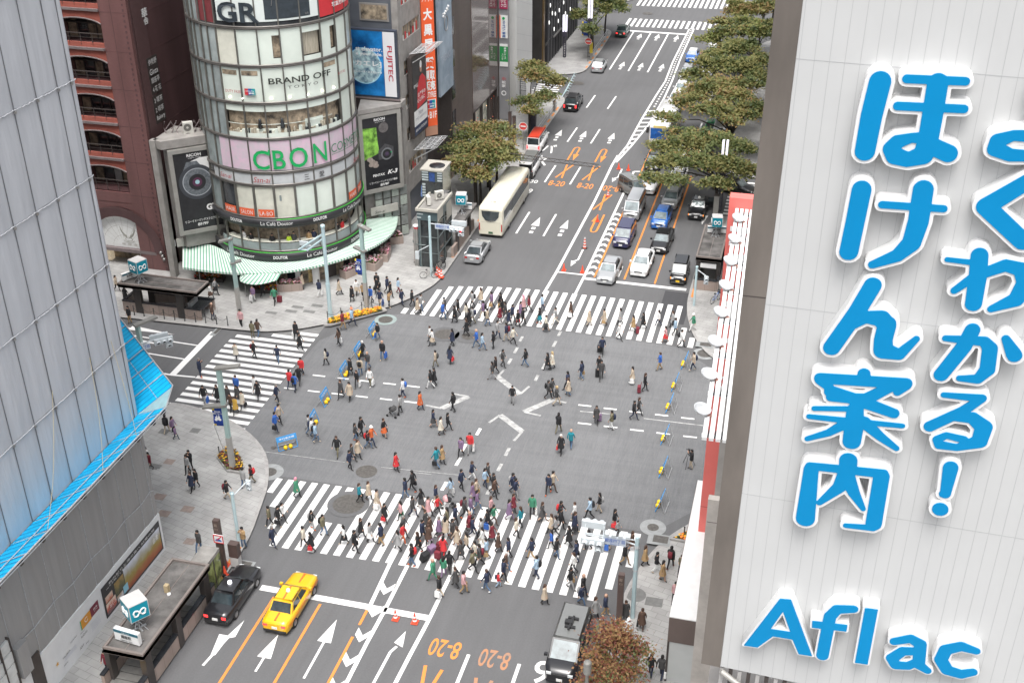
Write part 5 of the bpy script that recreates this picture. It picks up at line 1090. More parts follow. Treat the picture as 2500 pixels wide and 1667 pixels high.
def glyph(T, strokes, polys=()):
    """signed distance on the board plane; strokes are lists of (x, y, r) in tile pixels, front at y = YB - .42"""
    yf = YB-.42
    S = []
    def cv(p):
        a = py(*T(p[0], p[1]), yf); b = py(*T(p[0]+p[2], p[1]), yf); return a[0], a[2], abs(b[0]-a[0])
    for s_ in strokes: S.append([cv(p) for p in s_])
    PL = [[(lambda q: (q[0], q[2]))(py(*T(*p), yf)) for p in pl] for pl in polys]
    xs = [p[0] for s_ in S for p in s_]+[p[0] for pl in PL for p in pl]; zs_ = [p[1] for s_ in S for p in s_]+[p[1] for pl in PL for p in pl]
    h = .022; mg = .75; x0, z0 = min(xs)-mg, min(zs_)-mg; nx, nz = int((max(xs)+mg-x0)/h), int((max(zs_)+mg-z0)/h)
    X, Z = np.meshgrid(x0+np.arange(nx)*h, z0+np.arange(nz)*h); D = np.full(X.shape, 9.)
    for s_ in S:
        for (ax, az, ar), (bx, bz, br) in zip(s_, s_[1:] if len(s_) > 1 else s_):
            dx, dz = bx-ax, bz-az; t = np.clip(((X-ax)*dx+(Z-az)*dz)/(dx*dx+dz*dz+1e-9), 0, 1); D = np.minimum(D, np.hypot(X-ax-t*dx, Z-az-t*dz)-(ar+t*(br-ar)))
    for pl in PL:
        n = len(pl); d = np.full(X.shape, 9.); inside = np.zeros(X.shape, bool)
        for i in range(n):
            (ax, az), (bx, bz) = pl[i], pl[(i+1) % n]; dx, dz = bx-ax, bz-az; t = np.clip(((X-ax)*dx+(Z-az)*dz)/(dx*dx+dz*dz+1e-9), 0, 1)
            d = np.minimum(d, np.hypot(X-ax-t*dx, Z-az-t*dz)); cond = (az > Z) != (bz > Z)
            with np.errstate(divide='ignore', invalid='ignore'): inside ^= cond & (X < (bx-ax)*(Z-az)/(bz-az+1e-12)+ax)
        D = np.minimum(D, np.where(inside, -d, d))
    return D, x0, z0, h
M_board = mat('glossy_board_white', (.47,.475,.475), .28, .02, .6); M_lback = mat('letter_return_white', (.66,.66,.66), .4); M_lblue = mat('letter_face_blue', (.0,.20,.44), .4, .04, .6, spec=.25)
bbd = thing('rooftop_billboard', 'huge white panelled billboard with raised blue Japanese lettering and a blue Aflac logo', 'billboard', (2.5, YB, 20.8))
m = MB(); m.add([(-.545,YB,20.85),(16,YB,20.1),(16,YB,47),(-.36,YB,47),(-.545,YB+.35,20.85),(16,YB+.35,20.1),(16,YB+.35,47),(-.36,YB+.35,47)], [(0,1,2,3),(5,4,7,6),(0,4,5,1),(3,2,6,7),(0,3,7,4),(1,5,6,2)]); addto(m, 'board', M_board, bbd)
m = MB()
for k in range(48):
    x = -.5+.345*k+.17; m.box(x-.006, x+.006, YB-.003, YB, 20.8-.045*(x+.5), 46)
for z in (33.72, 27.6, 40.2): m.obox((-.5, YB-.004, z), (16, 0, -.3), (0, .003, 0), (0, 0, .016))
addto(m, 'board_joint', mat('board_joint_grey', (.36,.365,.37), .5), bbd)
m = MB(); m.add([(-1.145,YB-.02,20.85),(-.55,YB-.02,20.82),(-.365,YB-.02,47),(-.98,YB-.02,47),(-1.145,YB+.5,20.85),(-.55,YB+.5,20.82),(-.365,YB+.5,47),(-.98,YB+.5,47)], [(0,1,2,3),(5,4,7,6),(0,4,5,1),(3,2,6,7),(0,3,7,4),(1,5,6,2)])
m.box(-1.06, -.46, YB-.026, YB-.02, 33.9, 33.93, 1); addto(m, 'steel_edge', [mat('taupe_steel', (.215,.19,.17), .33, .16, .8, .55, stretch=(1,1,.3)), M_frame_d], bbd)
B7 = tile(1900,100,2.6133); B8 = tile(1900,650,2.34)
GL = [
 ('ほ', B7, [[(650,262,72),(595,480,70),(553,705,66)], [(820,244,30),(1195,260,30)], [(762,417,30),(1185,436,30)], [(1018,270,68),(985,470,68),(955,640,66)], [(955,640,66),(925,730,66),(830,760,52),(745,735,60),(722,690,56),(760,645,48),(850,620,34),(930,620,40)], [(975,670,60),(1085,720,62)]]),
 ('け', B7, [[(532,950,64),(492,1150,62),(450,1345,62)], [(662,1046,26),(1055,1072,26)], [(925,950,68),(895,1150,68),(850,1290,62),(760,1370,46),(600,1428,28)]]),
 ('ん', B8, [[(540,110,52),(450,260,50),(305,465,50)], [(400,330,46),(500,290,40),(590,300,55),(620,340,55)], [(622,330,54),(600,420,54),(600,480,58),(690,505,36),(790,415,20)]]),
 ('案', B8, [[(490,615,38),(490,640,40)], [(240,640,36),(730,670,38)], [(240,650,32),(290,690,28)], [(728,680,34),(680,720,24)], [(300,715,40),(470,770,40),(660,840,34)], [(640,690,34),(500,760,40),(300,748,28)], [(205,812,16),(420,815,18)], [(175,858,16),(380,880,20),(710,912,16)], [(440,820,50),(430,930,56),(420,1000,54)], [(400,890,36),(290,950,24),(165,985,16)], [(490,890,40),(580,970,30),(675,1040,18)]]),
 ('内', B8, [[(400,1110,54),(398,1160,52)], [(188,1160,44),(155,1440,56)], [(180,1140,26),(600,1185,32)], [(590,1200,48),(545,1470,48)], [(385,1480,16),(540,1495,22)], [(395,1160,48),(350,1260,40),(235,1350,18)], [(395,1200,46),(430,1290,36),(485,1385,16)]]),
 ('よ', B7, [[(1700,300,68),(1690,660,66)], [(1700,420,30),(1880,430,30)], [(1690,660,60),(1600,735,40),(1480,730,46),(1385,690,54),(1400,640,52),(1500,605,38),(1640,610,44)], [(1690,690,60),(1850,740,55)]]),
 ('く', B7, [[(1760,800,52),(1325,1058,64),(1560,1280,62)]]),
 ('わ', B8, [[(1150,-60,52),(1140,60,52),(1115,215,50)], [(965,-37,16),(1110,-20,18)], [(1005,140,22),(1120,60,30),(1300,-5,40),(1390,20,48),(1410,90,48),(1360,190,48),(1215,245,22)]]),
 ('か', B8, [[(1110,365,46),(1060,460,46),(930,620,44)], [(955,412,20),(1180,430,34),(1210,470,46),(1195,590,46),(1140,645,32),(1035,640,20)], [(1300,415,26),(1345,500,46),(1350,510,46)]]),
 ('る', B8, [[(945,735,18),(1165,755,28),(1050,830,34),(865,915,36)], [(1000,860,28),(1110,865,40),(1175,920,52),(1150,1000,48),(1020,1035,24),(920,1020,30),(908,990,28),(960,965,22),(1060,990,26),(1070,1010,30)]]),
 ('！', B8, [[(985,1150,46),(955,1300,32),(945,1300,28)], [(925,1387,48),(926,1388,48)]]),
]
B9 = tile(1700,1300,2.94)
DUMMY = None
GL2 = [
 ([], [[(600,473),(680,480),(832,885),(735,870),(690,765),(550,742),(440,822),(340,808)]], ('cut', [(622,565),(675,712),(530,690)])),
 ([[(905,880,46),(960,600,46),(1010,550,42),(1130,548,34)]], [[(832,632),(1085,662),(1078,708),(828,680)]], None),
 ([], [[(1210,540),(1305,552),(1230,945),(1138,932)]], None),
 ([[(1420,780,34),(1540,760,40),(1610,800,46),(1600,900,48),(1600,950,42),(1660,990,30)], [(1600,850,36),(1480,850,42),(1405,900,46),(1430,950,40),(1520,955,38),(1600,920,36)]], [], None),
 ([[(2010,850,32),(1900,815,46),(1790,840,50),(1755,910,50),(1800,985,48),(1900,1015,44),(1985,1000,36)]], [], None),
]
for nm_, T, st__ in GL:
    D, x0, z0, h = glyph(T, st__)
    o = outline_mesh([simplify(L, .006) for L in contour(D, .085, x0, z0, h)], .40, 'raised_letter', M_lback, YB-.2, bbd)
    o.matrix_parent_inverse = Matrix.Translation(-Vector(bbd.location))
    o2 = outline_mesh([simplify(L, .005) for L in contour(D, 0, x0, z0, h)], .03, 'letter_face', M_lblue, -.21, o)
for st__, pl, cut in GL2:
    D, x0, z0, h = glyph(B9, st__, pl)
    if cut is not None:
        poly_ = [(lambda q: (q[0], q[2]))(py(*B9(*p), YB-.42)) for p in cut[1]]
        X, Zz = np.meshgrid(x0+np.arange(D.shape[1])*h, z0+np.arange(D.shape[0])*h); d = np.full(X.shape, 9.); ins = np.zeros(X.shape, bool)
        for i in range(3):
            (ax, az), (bx, bz) = poly_[i], poly_[(i+1) % 3]; dx, dz = bx-ax, bz-az; t = np.clip(((X-ax)*dx+(Zz-az)*dz)/(dx*dx+dz*dz), 0, 1); d = np.minimum(d, np.hypot(X-ax-t*dx, Zz-az-t*dz)); ins ^= ((az > Zz) != (bz > Zz)) & (X < (bx-ax)*(Zz-az)/(bz-az+1e-12)+ax)
        D = np.maximum(D, -np.where(ins, -d, d))
    o = outline_mesh([simplify(L, .006) for L in contour(D, .055, x0, z0, h)], .40, 'logo_letter', M_lback, YB-.2, bbd); o.matrix_parent_inverse = Matrix.Translation(-Vector(bbd.location))
    outline_mesh([simplify(L, .005) for L in contour(D, 0, x0, z0, h)], .03, 'letter_face', M_lblue, -.21, o)
m = MB()
m.tube([(-.5, YB-.1, 20.75), (.1, YB-.25, 20.45), (1.0, YB-.3, 20.3), (16, YB-.3, 19.5)], .1, 8, 0)
for k in range(60): m.box(-.55+.28*k, -.43+.28*k, YB+.05, YB+.3, 14, 20.75-.04*k*.28, 1 if k % 2 else 2)
addto(m, 'base_trim', [M_alu, M_frame_d, mat('trim_grey', (.38,.37,.36), .5)], bbd)
nbk = thing('near_corner_building', 'stone building at the near corner below the big white billboard', 'building', (5, 45, 0))
m = MB(); m.box(-.9, 30, YB+.6, 44, 0, 19.3); m.box(-2.0, 30, 44.35, 61.5, 0, 24); addto(m, 'wall', M_stone, nbk)
m = MB(); m.box(-2.24, -1.0, 43.95, 44.33, 0, 15.38); m.box(-2.2, -1.0, 43.94, 43.95, 14.1, 14.13, 1); addto(m, 'stone_fin', [mat('travertine', (.42,.39,.36), .7, .16, 1.2, detail=8), M_trim_d], nbk)
m = MB(); m.box(-3.83, -2.2, 47.5, 49.2, 4.75, 4.82, 0); m.box(-3.83, -2.2, 47.5, 47.62, 3.05, 4.75, 1); m.box(-3.83, -3.7, 47.62, 60, 3.05, 4.75, 1); m.box(-3.72, -2.2, 47.55, 47.6, .15, 3.05, 2); m.box(-3.83, -3.72, 47.5, 47.65, .15, 3.05, 3); m.box(-3.8, -2.0, 49.2, 60, 4.7, 4.8, 0)
addto(m, 'shop_canopy', [M_white, mat('taupe_fascia', (.125,.095,.085), .5, .06, 1), mat('frosted_glass', (.46,.475,.47), .25, .04, 1), M_frame_d], nbk)
M_rsign = mat('coral_red_sign', (.66,.15,.13), .5, .04, .8)
rs = thing('vertical_sign', 'tall coral red hanging sign with white letters at the near corner', 'sign', (-2.7, 55.2, 0))
m = MB(); m.box(-3.2, -2.0, 55, 55.7, .6, 25.6); addto(m, 'sign_body', M_rsign, rs)
m = MB()
for z in (19.3, 12.9, 6.6): m.box(-3.2, -2.0, 54.992, 55, z, z+.03, 1)
for s_, za, zb in (('N', 23.05, 24.1), ('E', 21.65, 22.6), ('I', 20.3, 20.65), ('H', 18.7, 19.9), ('O', 16.6, 17.75), ('S', 14.2, 15.4)):
    put_text(m, s_, (-2.55, 54.985, (za+zb)/2), (0,0,-1), (1,0,0), 0, w=zb-za, h=.95, bold=.05)
addto(m, 'sign_lettering', [M_whitetxt, mat('sign_joint', (.30,.05,.05), .6)], rs)
rl = thing('lamp_rail', 'four white lamp rails running out in front of the coral red sign', 'lamp rail', (-2.2, 45, 25))
m = MB(); a = np.array([-2.17, 34.4, 24.95]); b = np.array([-2.86, 55.0, 24.95])
for k in range(4):
    o0 = a+np.array([.235*k, 0, 0]); m.obox(o0, b-a, (.165, .004, 0), (0, 0, .12))
for t in np.linspace(.02, .98, 8):
    c_ = a+(b-a)*t; m.box(c_[0]-.03, c_[0]+.95, c_[1]-.05, c_[1]+.05, c_[2]-.13, c_[2]-.01, 0); 
    for k in range(3): m.box(c_[0]+.18+.235*k, c_[0]+.22+.235*k, c_[1]-.2, c_[1]+.2, c_[2]-.02, c_[2]+.06, 1)
addto(m, 'rail', [mat('rail_white', (.72,.72,.72), .45, .04, 2), M_blackm], rl)
def dish_lamp(c_):
    t = thing('floodlight', 'white dish floodlight clamped to the white rails before the coral red sign', 'floodlight', tuple(c_), 0, 'white dish floodlights along the rails')
    m = MB(); m.lathe((0, 0, 0), [(.0,-.16),(.12,-.155),(.22,-.1),(.29,-.02),(.325,.07),(.315,.075),(.27,0),(.2,-.07),(.1,-.12),(0,-.13)], 24); d = m.build('dish', mat('dish_silver', (.62,.63,.64), .3, .04, 4, .35), t); d.rotation_euler = (R_(6), R_(14), 0)
    m = MB(); m.tube([(.05,0,-.15), (.3,-.04,-.32), (.5,0,-.34)], .025, 6); m.box(.2,.36,-.1,.04,-.3,-.16, 1); m.build('bracket', [M_steel, mat('junction_box', (.35,.16,.12), .5)], t); return t
for T, x, y in ((RA,480,283), (RA,443,482), (RA,402,694), (RA,360,928), (RA,312,1184), (RA,260,1464), (Y4,1236,648), (Y4,1173,968)): dish_lamp(gp(*T(x, y), 25.25))

# ================================================================== METRO ENTRANCES, LIFT
M_gran = wall_tiles('pink_granite_wall', (.34,.27,.235), (.31,.25,.22), (.17,.13,.11), .9, 1.2, .5, .012, 0); M_cap = mat('black_granite', (.028,.03,.034), .25, .2, 3); M_col = mat('dark_bronze_column', (.052,.045,.042), .4, .15, 2); M_rim = mat('taupe_roof_rim', (.20,.17,.155), .6, .12, 1.5)
M_teal = mat('metro_teal', (.0,.24,.33), .35); M_cubew = mat('cube_grey', (.52,.51,.50), .5, .04, 2); M_tact = mat('tactile_yellow', (.62,.36,.05), .7, .08, 3)
def metro_cube(p, s, label, rz=0):
    t = thing('metro_sign', label, 'metro sign', p, rz)
    m = MB(); h = s/2; zc = 1.55; m.box(-h, h, -h, h, zc-h, zc+h, 0); b_ = m.build('cube', M_cubew, t)
    m = MB()
    for d_, u in (((0,-1), (1,0)), ((1,0), (0,1)), ((-1,0), (0,-1)), ((0,1), (-1,0))):
        o = np.array([d_[0]*h*1.012, d_[1]*h*1.012, zc]); ux = np.array([*u, 0.]); up = np.array([0,0,1.]); q = h*.93
        m.add([o-ux*q-up*q, o+ux*q-up*q, o+ux*q+up*q, o-ux*q+up*q], [(0,1,2,3)], 0)
        nn = np.cross(ux, up)
        for sgn in (-1, 1):     # heart-shaped letter M ribbon
            P = [(.0,-.10),(.16,-.02),(.12,-.22),(0,-.12)]
            pl = [(0,-.05),(.14,.12),(.36,.2),(.5,.05),(.42,-.25),(.2,-.27),(.08,-.12)]
            pts_ = [o+nn*.014+ux*sgn*a*h*1.25+up*b*h*1.5 for a, b in pl]
            for i in range(len(pts_)): m.tube([pts_[i], pts_[(i+1) % len(pts_)]], h*.085, 5, 1, True)
    m.build('logo_face', [M_teal, M_whitetxt], t)
    m = MB(); m.tube([(0,0,0), (0,0,zc-h)], .05, 8); m.box(-.4,.4,-.05,.05,0,.07); m.box(-.05,.05,-.4,.4,0,.07)
    for a in range(4): m.tube([(.1*math.cos(a*1.57), .1*math.sin(a*1.57), .55), (.55*math.cos(a*1.57+.6), .55*math.sin(a*1.57+.6), 0)], .018, 5)
    m.build('stand', M_alub, t); return t
def name_board(p, w_, h_, rz, label):
    t = thing('station_name_sign', label, 'station sign', p, rz)
    m = MB(); m.box(-w_/2, w_/2, -.12, .12, .12, .12+h_); m.build('casing', M_white, t)
    m = MB(); m.box(-w_/2, w_/2, -.135, -.125, .12+h_*.72, .12+h_*.95); m.build('stripe', mat('stripe_navy', (.02,.12,.17), .4), t)
    m = MB(); put_text(m, '銀座駅', (0,-.14,.12+h_*.48), (1,0,0), (0,0,1), 0, w=w_*.42, h=h_*.32, bold=.02); put_text(m, 'Ginza Sta.', (0,-.14,.12+h_*.18), (1,0,0), (0,0,1), 0, w=w_*.5, h=h_*.18); put_text(m, '東京メトロ', (0,-.145,.12+h_*.84), (1,0,0), (0,0,1), 1, w=w_*.3, h=h_*.13); m.build('sign_lettering', [M_blackm, M_whitetxt], t)
    m = MB()
    for x in (-w_*.4, w_*.4): m.tube([(x, 0, 0), (x, 0, .15)], .04, 6); m.tube([(x, .45, 0), (x, .1, .3)], .025, 5)
    m.build('leg', M_alub, t); return t
def metro_entrance(name_label, x0, x1, y0, y1, walls, cols, stair, roof_z=3.0):
    t = thing('metro_entrance', name_label, 'metro entrance', ((x0+x1)/2, (y0+y1)/2, .15)); 
    m = MB(); m.box(x0, x1, y0, y1, roof_z-.32, roof_z-.06, 0); r_ = addto(m, 'roof', M_roofc, t)
    m = MB()
    for a in ((x0, x1, y0, y0+.14), (x0, x1, y1-.14, y1), (x0, x0+.14, y0+.14, y1-.14), (x1-.14, x1, y0+.14, y1-.14)): m.box(*a, roof_z-.34, roof_z+.08)
    m.box((x0+x1)/2-.02, (x0+x1)/2+.02, y0+.15, y1-.15, roof_z-.06, roof_z-.04, 0) if y1-y0 > x1-x0 else m.box(x0+.15, x1-.15, (y0+y1)/2-.02, (y0+y1)/2+.02, roof_z-.06, roof_z-.04, 0)
    addto(m, 'roof_rim', M_rim, r_)
    for c_ in cols: m = MB(); m.box(*c_, .15, roof_z-.33); addto(m, 'column', M_col, t)
    m = MB(); 
    for a in walls: m.box(*a, .15, 1.12)
    w_ = addto(m, 'wall', M_gran, t); m = MB()
    for a in walls: m.box(a[0]-.03, a[1]+.03, a[2]-.03, a[3]+.03, 1.12, 1.22)
    addto(m, 'wall_cap', M_cap, w_)
    xs0, xs1, ys0, ys1, dr = stair; m = MB(); n = 14
    m.quad((xs0, ys0, .16), (xs1, ys0, .16), (xs1, ys1, .16), (xs0, ys1, .16), 1)
    for k in range(n):
        if dr == 'x-': a = xs1-(xs1-xs0)*k/n; m.box(a-(xs1-xs0)/n, a, ys0, ys1, .17+.035*(n-k), .2+.035*(n-k))
        else: a = ys0+(ys1-ys0)*k/n; m.box(xs0, xs1, a, a+(ys1-ys0)/n*.9, .17+.035*(n-k)*.4, .2+.035*(n-k)*.4)
    addto(m, 'stair', [mat('stair_grey', (.17,.165,.155), .8, .1, 3), M_cap], t); return t
# west avenue corner, along the cross street
e1 = metro_entrance('flat roofed metro entrance before the maroon building', -55.25, -47.85, 78.55, 80.75,
    [(-55.4,-48.0,78.95,79.15), (-55.4,-55.2,79.15,81.0), (-53.8,-47.8,81.0,81.2)], [(-54.15,-53.5,78.9,79.25), (-50.15,-49.5,78.9,79.25), (-54.1,-53.5,80.95,81.3), (-50.3,-49.6,80.95,81.3)], (-53.4,-49.2,79.2,80.95,'x-'))
m = MB(); m.box(-49.4,-47.9,79.16,80.98,1.05,1.12, 0); m.box(-49.3,-49.05,79.3,80.6,1.12,1.5, 1); addto(m, 'map_counter', [M_cap, M_alub], e1)
m = MB()
for y in (79.4, 80.0, 80.6): m.tube([(-47.75, y, .15), (-47.75, y, .9), (-47.3, y, .9), (-47.3, y, .15)], .02, 5)
addto(m, 'railing', M_steel, e1)
metro_cube((-53.6, 79.5, 2.95), 1.12, 'teal metro cube sign on the flat roof before the maroon building', R_(-22)); name_board((-54.75, 79.6, 2.95), 1.35, .62, R_(62), 'white station name box at the roof edge before the maroon building')
# south-west corner, along the avenue
e2 = metro_entrance('long metro entrance with a stained roof beside the taxi rank', -32.95, -30.55, 39.6, 47.15,
    [(-31.0,-30.75,38.6,47.6), (-33.3,-33.1,39.4,47.4)], [(-31.05,-30.7,39.9,40.5), (-31.05,-30.7,43.2,43.7), (-31.05,-30.7,46.5,47.1), (-33.2,-32.9,39.9,40.4), (-33.2,-32.9,46.4,47)], (-33.05,-31.05,39.0,46.5,'y'))
m = MB(); m.quad((-33.0,38.55,.26), (-31.1,38.55,.26), (-31.1,39.0,.26), (-33.0,39.0,.26)); m.quad((-33.1,36.9,.2), (-31.1,36.9,.2), (-31.1,38.3,.2), (-33.1,38.3,.2)); addto(m, 'tactile_paving', M_tact, e2)
m = MB(); m.box(-32.1,-31.0,47.45,49.15,2.35,2.6, 0); m.box(-31.05,-31.0,47.5,49.1,.3,2.35, 1); m.box(-32.1,-31.05,49.05,49.1,.3,2.35, 1)
for y in (47.45, 48.25, 49.08): m.box(-31.1,-30.98,y,y+.08,.15,2.36, 2)
addto(m, 'glass_lobby', [M_conc, mat('poster_glass', (.10,.11,.09), .1, .8, 1.8, detail=6, col2=(.24,.27,.10), spec=.8), M_frame_d], e2)
m = MB(); m.box(-31.95,-31.7,44.4,44.65,2.94,3.45, 0); m.lathe((-31.6,44.3,2.95), [(0,0),(.12,0),(.12,.1),(0,.14)], 8, 1); addto(m, 'roof_fitting', [mat('fitting_tan', (.42,.33,.2), .6), M_white], e2)
metro_cube((-31.85, 41.5, 2.95), 1.1, 'teal metro cube sign on the stained roof beside the taxi rank', R_(-35)); name_board((-31.8, 40.35, 2.95), 1.55, .78, R_(-6), 'white station name box at the front of the stained roof by the taxi rank')
# north-east corner
e3 = metro_entrance('metro entrance with a stained roof beside the coral red sign', -8.05, -5.8, 96.0, 103.2,
    [(-8.0,-7.8,95.3,103.5), (-6.0,-5.8,95.3,103.5), (-7.8,-6.0,95.2,95.4)], [(-8.0,-7.6,96.3,96.8), (-6.2,-5.85,96.3,96.8), (-8.0,-7.6,102,102.5), (-6.2,-5.85,102,102.5)], (-7.75,-6.05,95.5,102,'y'))
m = MB(); m.box(-7.6,-6.2,96.1,96.3,1.95,2.35); addto(m, 'sign_strip', M_white, e3)
metro_cube((-6.8, 101.0, 2.95), .95, 'teal metro cube sign on the stained roof beside the coral red sign', R_(8)); name_board((-6.8, 101.6, 2.95), 1.7, .6, R_(8), 'white station name box behind the cube beside the coral red sign')
# lift tower with its metro roof
lt = thing('lift_tower', 'glass lift tower with outdoor units on its stepped roof beside the parked coach', 'lift tower', (-32.4, 96, .15))
M_ltg = mat('lift_glass', (.055,.075,.075), .1, .4, .7, spec=.8); M_ltl = mat('lift_cladding', (.40,.385,.34), .5, .08, 1.2); M_ltd = mat('lift_dark_glass', (.028,.034,.036), .08, .4, 1, spec=.8); M_lts = mat('lift_stripe', (.42,.47,.48), .4)
m = MB(); m.box(-33.3,-31.35,93.6,97.9,4.9,5.85); m.box(-33.25,-33.1,93.65,97.9,.15,4.9); addto(m, 'machine_box', mat('lift_teal_grey', (.075,.11,.12), .35, .1, 1), lt)
m = MB(); m.prism([(-33.35,93.5),(-31.28,93.5),(-31.28,98.0),(-33.35,98.0)], 5.85, 5.9, 0)
for a in ((-33.4,-31.25,93.45,93.65), (-33.4,-33.2,93.65,98), (-31.45,-31.25,93.65,98)): m.box(*a, 5.82, 6.05, 1)
addto(m, 'roof', [M_conc, M_ltl], lt)
m = MB(); m.box(-33.1,-31.4,93.7,97.8,.15,4.9); addto(m, 'glass_box', M_ltd, lt)
m = MB()
for z in (1.6, 3.2): m.box(-33.15,-31.3,93.62,93.7,z,z+.06); m.box(-31.42,-31.33,93.7,97.9,z,z+.06)
for x, y in ((-33.1,93.6), (-31.42,93.6), (-31.42,95.6), (-31.42,97.8)): m.box(x,x+.1,y,y+.1,.15,4.9)
m.tube([(-32.9+1.0*math.sin(a)-.2, 94.6-1.0*math.cos(a), 2.4) for a in np.linspace(-1.4, 1.4, 10)], .05, 6); m.add([(-31.33,93.7,4.9), (-31.33,97.8,4.0), (-31.33,97.8,4.1), (-31.33,93.7,5.0)], [(0,1,2,3)])
addto(m, 'frame', mat('lift_frame', (.17,.20,.20), .4, .1, 2, .4), lt)
m = MB(); m.box(-31.34,-31.3,93.62,95.2,4.9,5.85); m.box(-33.3,-32.9,93.56,93.6,5.1,5.2, 1); m.box(-33.3,-32.7,93.56,93.6,5.45,5.55, 1); m.box(-31.35,-31.31,96.3,97.8,3.9,5.5); addto(m, 'side_cladding', [M_ltl, M_lts], lt)
m = MB(); m.box(-34.05,-32.0,97.5,99.9,7.1,8.15, 0); m.box(-34.05,-32.0,97.5,99.9,.15,7.1, 1)
for k in range(4):
    m.box(-34.0,-33.4,97.44,97.5,7.2+k*.25,7.32+k*.25, 2); m.box(-32.5,-32.05,97.44,97.5,7.2+k*.25,7.32+k*.25, 2)
for k in range(5): m.box(-34.0,-33.7,97.44,97.5,5.6+k*.28,5.76+k*.28, 2)
m.box(-33.3,-32.75,97.42,97.48,7.15,8.0, 3); m.prism([(-34.15,97.4),(-31.9,97.4),(-31.9,100),(-34.15,100)], 8.15, 8.3, 4); m.lathe((-32.85,98.6,8.31), [(0,0),(.75,0),(.75,.02),(0,.02)], 16, 5)
addto(m, 'rear_tower', [M_ltg, M_ltd, M_lts, mat('lift_poster', (.03,.07,.22), .4, .3, 3), M_ltl, M_black], lt)
m = MB(); m.box(-31.45,-30.35,97.6,103.0,2.72,3.0, 0); m.box(-31.0,-30.75,96.3,103.3,.15,1.15, 1); m.box(-30.95,-30.7,97.6,98.0,.15,2.72, 2); m.box(-30.95,-30.7,101.5,102,.15,2.72, 2); m.box(-31.4,-31.0,96.2,97.5,.15,.7, 3); addto(m, 'stair_roof', [M_roofc, M_gran, M_col, M_conc], lt)
metro_cube((-31.1, 100.3, 2.98), 1.0, 'teal metro cube sign behind the lift tower near the coach', R_(10)); name_board((-30.9, 101.2, 2.98), 1.1, .6, R_(10), 'white station name box behind the lift tower near the coach')
ac_unit((-32.0, 96.3, 5.92), R_(40), .85, 'beige outdoor unit with its fan showing at the rear of the lift tower roof'); ac_unit((-32.6, 94.9, 5.92), R_(-60), .85, 'beige outdoor unit seen edge-on at the front of the lift tower roof')
# café planters with flowers, chairs, A-board
M_leaf = [mat('leaf_dark', (.045,.07,.025), .7), mat('leaf_mid', (.085,.115,.035), .7), mat('leaf_olive', (.13,.13,.045), .7)]
M_fl = [mat('flower_yellow', (.75,.42,.02), .6), mat('flower_orange', (.70,.19,.02), .6), mat('flower_pink', (.62,.27,.34), .6), mat('flower_white', (.68,.62,.60), .6), mat('flower_maroon', (.12,.02,.03), .6), mat('flower_red', (.52,.05,.04), .6)]
def blooms(mb, poly_, z, n, cols, leaf=1, s=.1, hz=.25, seed=0):
    rr = random.Random(seed); xs_ = [p[0] for p in poly_]; ys_ = [p[1] for p in poly_]; k = 0
    def inside(x, y):
        c = False
        for i in range(len(poly_)):
            (ax, ay), (bx, by) = poly_[i], poly_[i-1]
            if (ay > y) != (by > y) and x < (bx-ax)*(y-ay)/(by-ay)+ax: c = not c
        return c
    while k < n:
        x, y = rr.uniform(min(xs_), max(xs_)), rr.uniform(min(ys_), max(ys_))
        if not inside(x, y): continue
        k += 1; isf = rr.random() > .42; q = s*rr.uniform(.6, 1.3); zz = z+rr.uniform(.02, hz)*(1 if isf else .8); a = rr.uniform(0, 6.3); ca, sa = math.cos(a)*q, math.sin(a)*q; tz = rr.uniform(-.5, .5)*q
        pts_ = [(x+ca, y+sa, zz+tz), (x-sa, y+ca, zz-tz*.5), (x-ca, y-sa, zz-tz), (x+sa, y-ca, zz+tz*.5)]
        mb.add(pts_, [(0,1,2,3)], (3+rr.choice(range(len(cols)))) if isf else rr.choice((0, 1, 2)))
def planter(poly_, h, label, cols, n, seed, group=None, m_=None, cat='planter'):
    c_ = np.mean(np.array(poly_), 0); t = thing('flower_planter', label, cat, (c_[0], c_[1], .15), 0, group)
    q = [(p[0]-c_[0], p[1]-c_[1]) for p in poly_]
    m = MB(); m.prism(q, 0, h); m.build('trough', m_ or M_gran, t)
    m = MB(); qi = [(p[0]*.9, p[1]*.86) for p in q]; m.add([(p[0], p[1], h+.006) for p in (qi if sum(qi[i][0]*qi[(i+1)%len(qi)][1]-qi[(i+1)%len(qi)][0]*qi[i][1] for i in range(len(qi))) > 0 else qi[::-1])], [tuple(range(len(qi)))]); m.build('soil', mat('soil', (.05,.04,.03), .9, .3, 6), t)
    m = MB(); blooms(m, qi, h, n, cols, seed=seed); m.build('flowers', M_leaf+cols, t); return t
pk = [M_fl[2], M_fl[3], M_fl[2]]
def arcp(a0, a1, r0, r1, n=6): return [tuple(cyl(a0+(a1-a0)*k/n, r0)[:2]) for k in range(n+1)]+[tuple(cyl(a1-(a1-a0)*k/n, r1)[:2]) for k in range(n+1)]
planter(arcp(-76, -60, 7.0, 7.8), .75, 'curved granite planter of pink flowers next to the flower stall awning', pk, 260, 1)
planter(arcp(-29, -15, 6.9, 7.8), .75, 'granite planter of pink flowers between the shop doors and the blue banner', pk, 240, 2)
planter(arcp(-10, 1, 7.3, 9.0), .75, 'rounded granite planter of pink flowers nearest the walking crowd', pk, 200, 3)
planter(arcp(4, 20, 8.3, 9.3), .75, 'granite planter of pink flowers along the café terrace edge', pk, 220, 4)
planter(arcp(28, 36, 9.3, 10.6), .75, 'granite planter of pink flowers beside the grey stone column', pk, 120, 5)
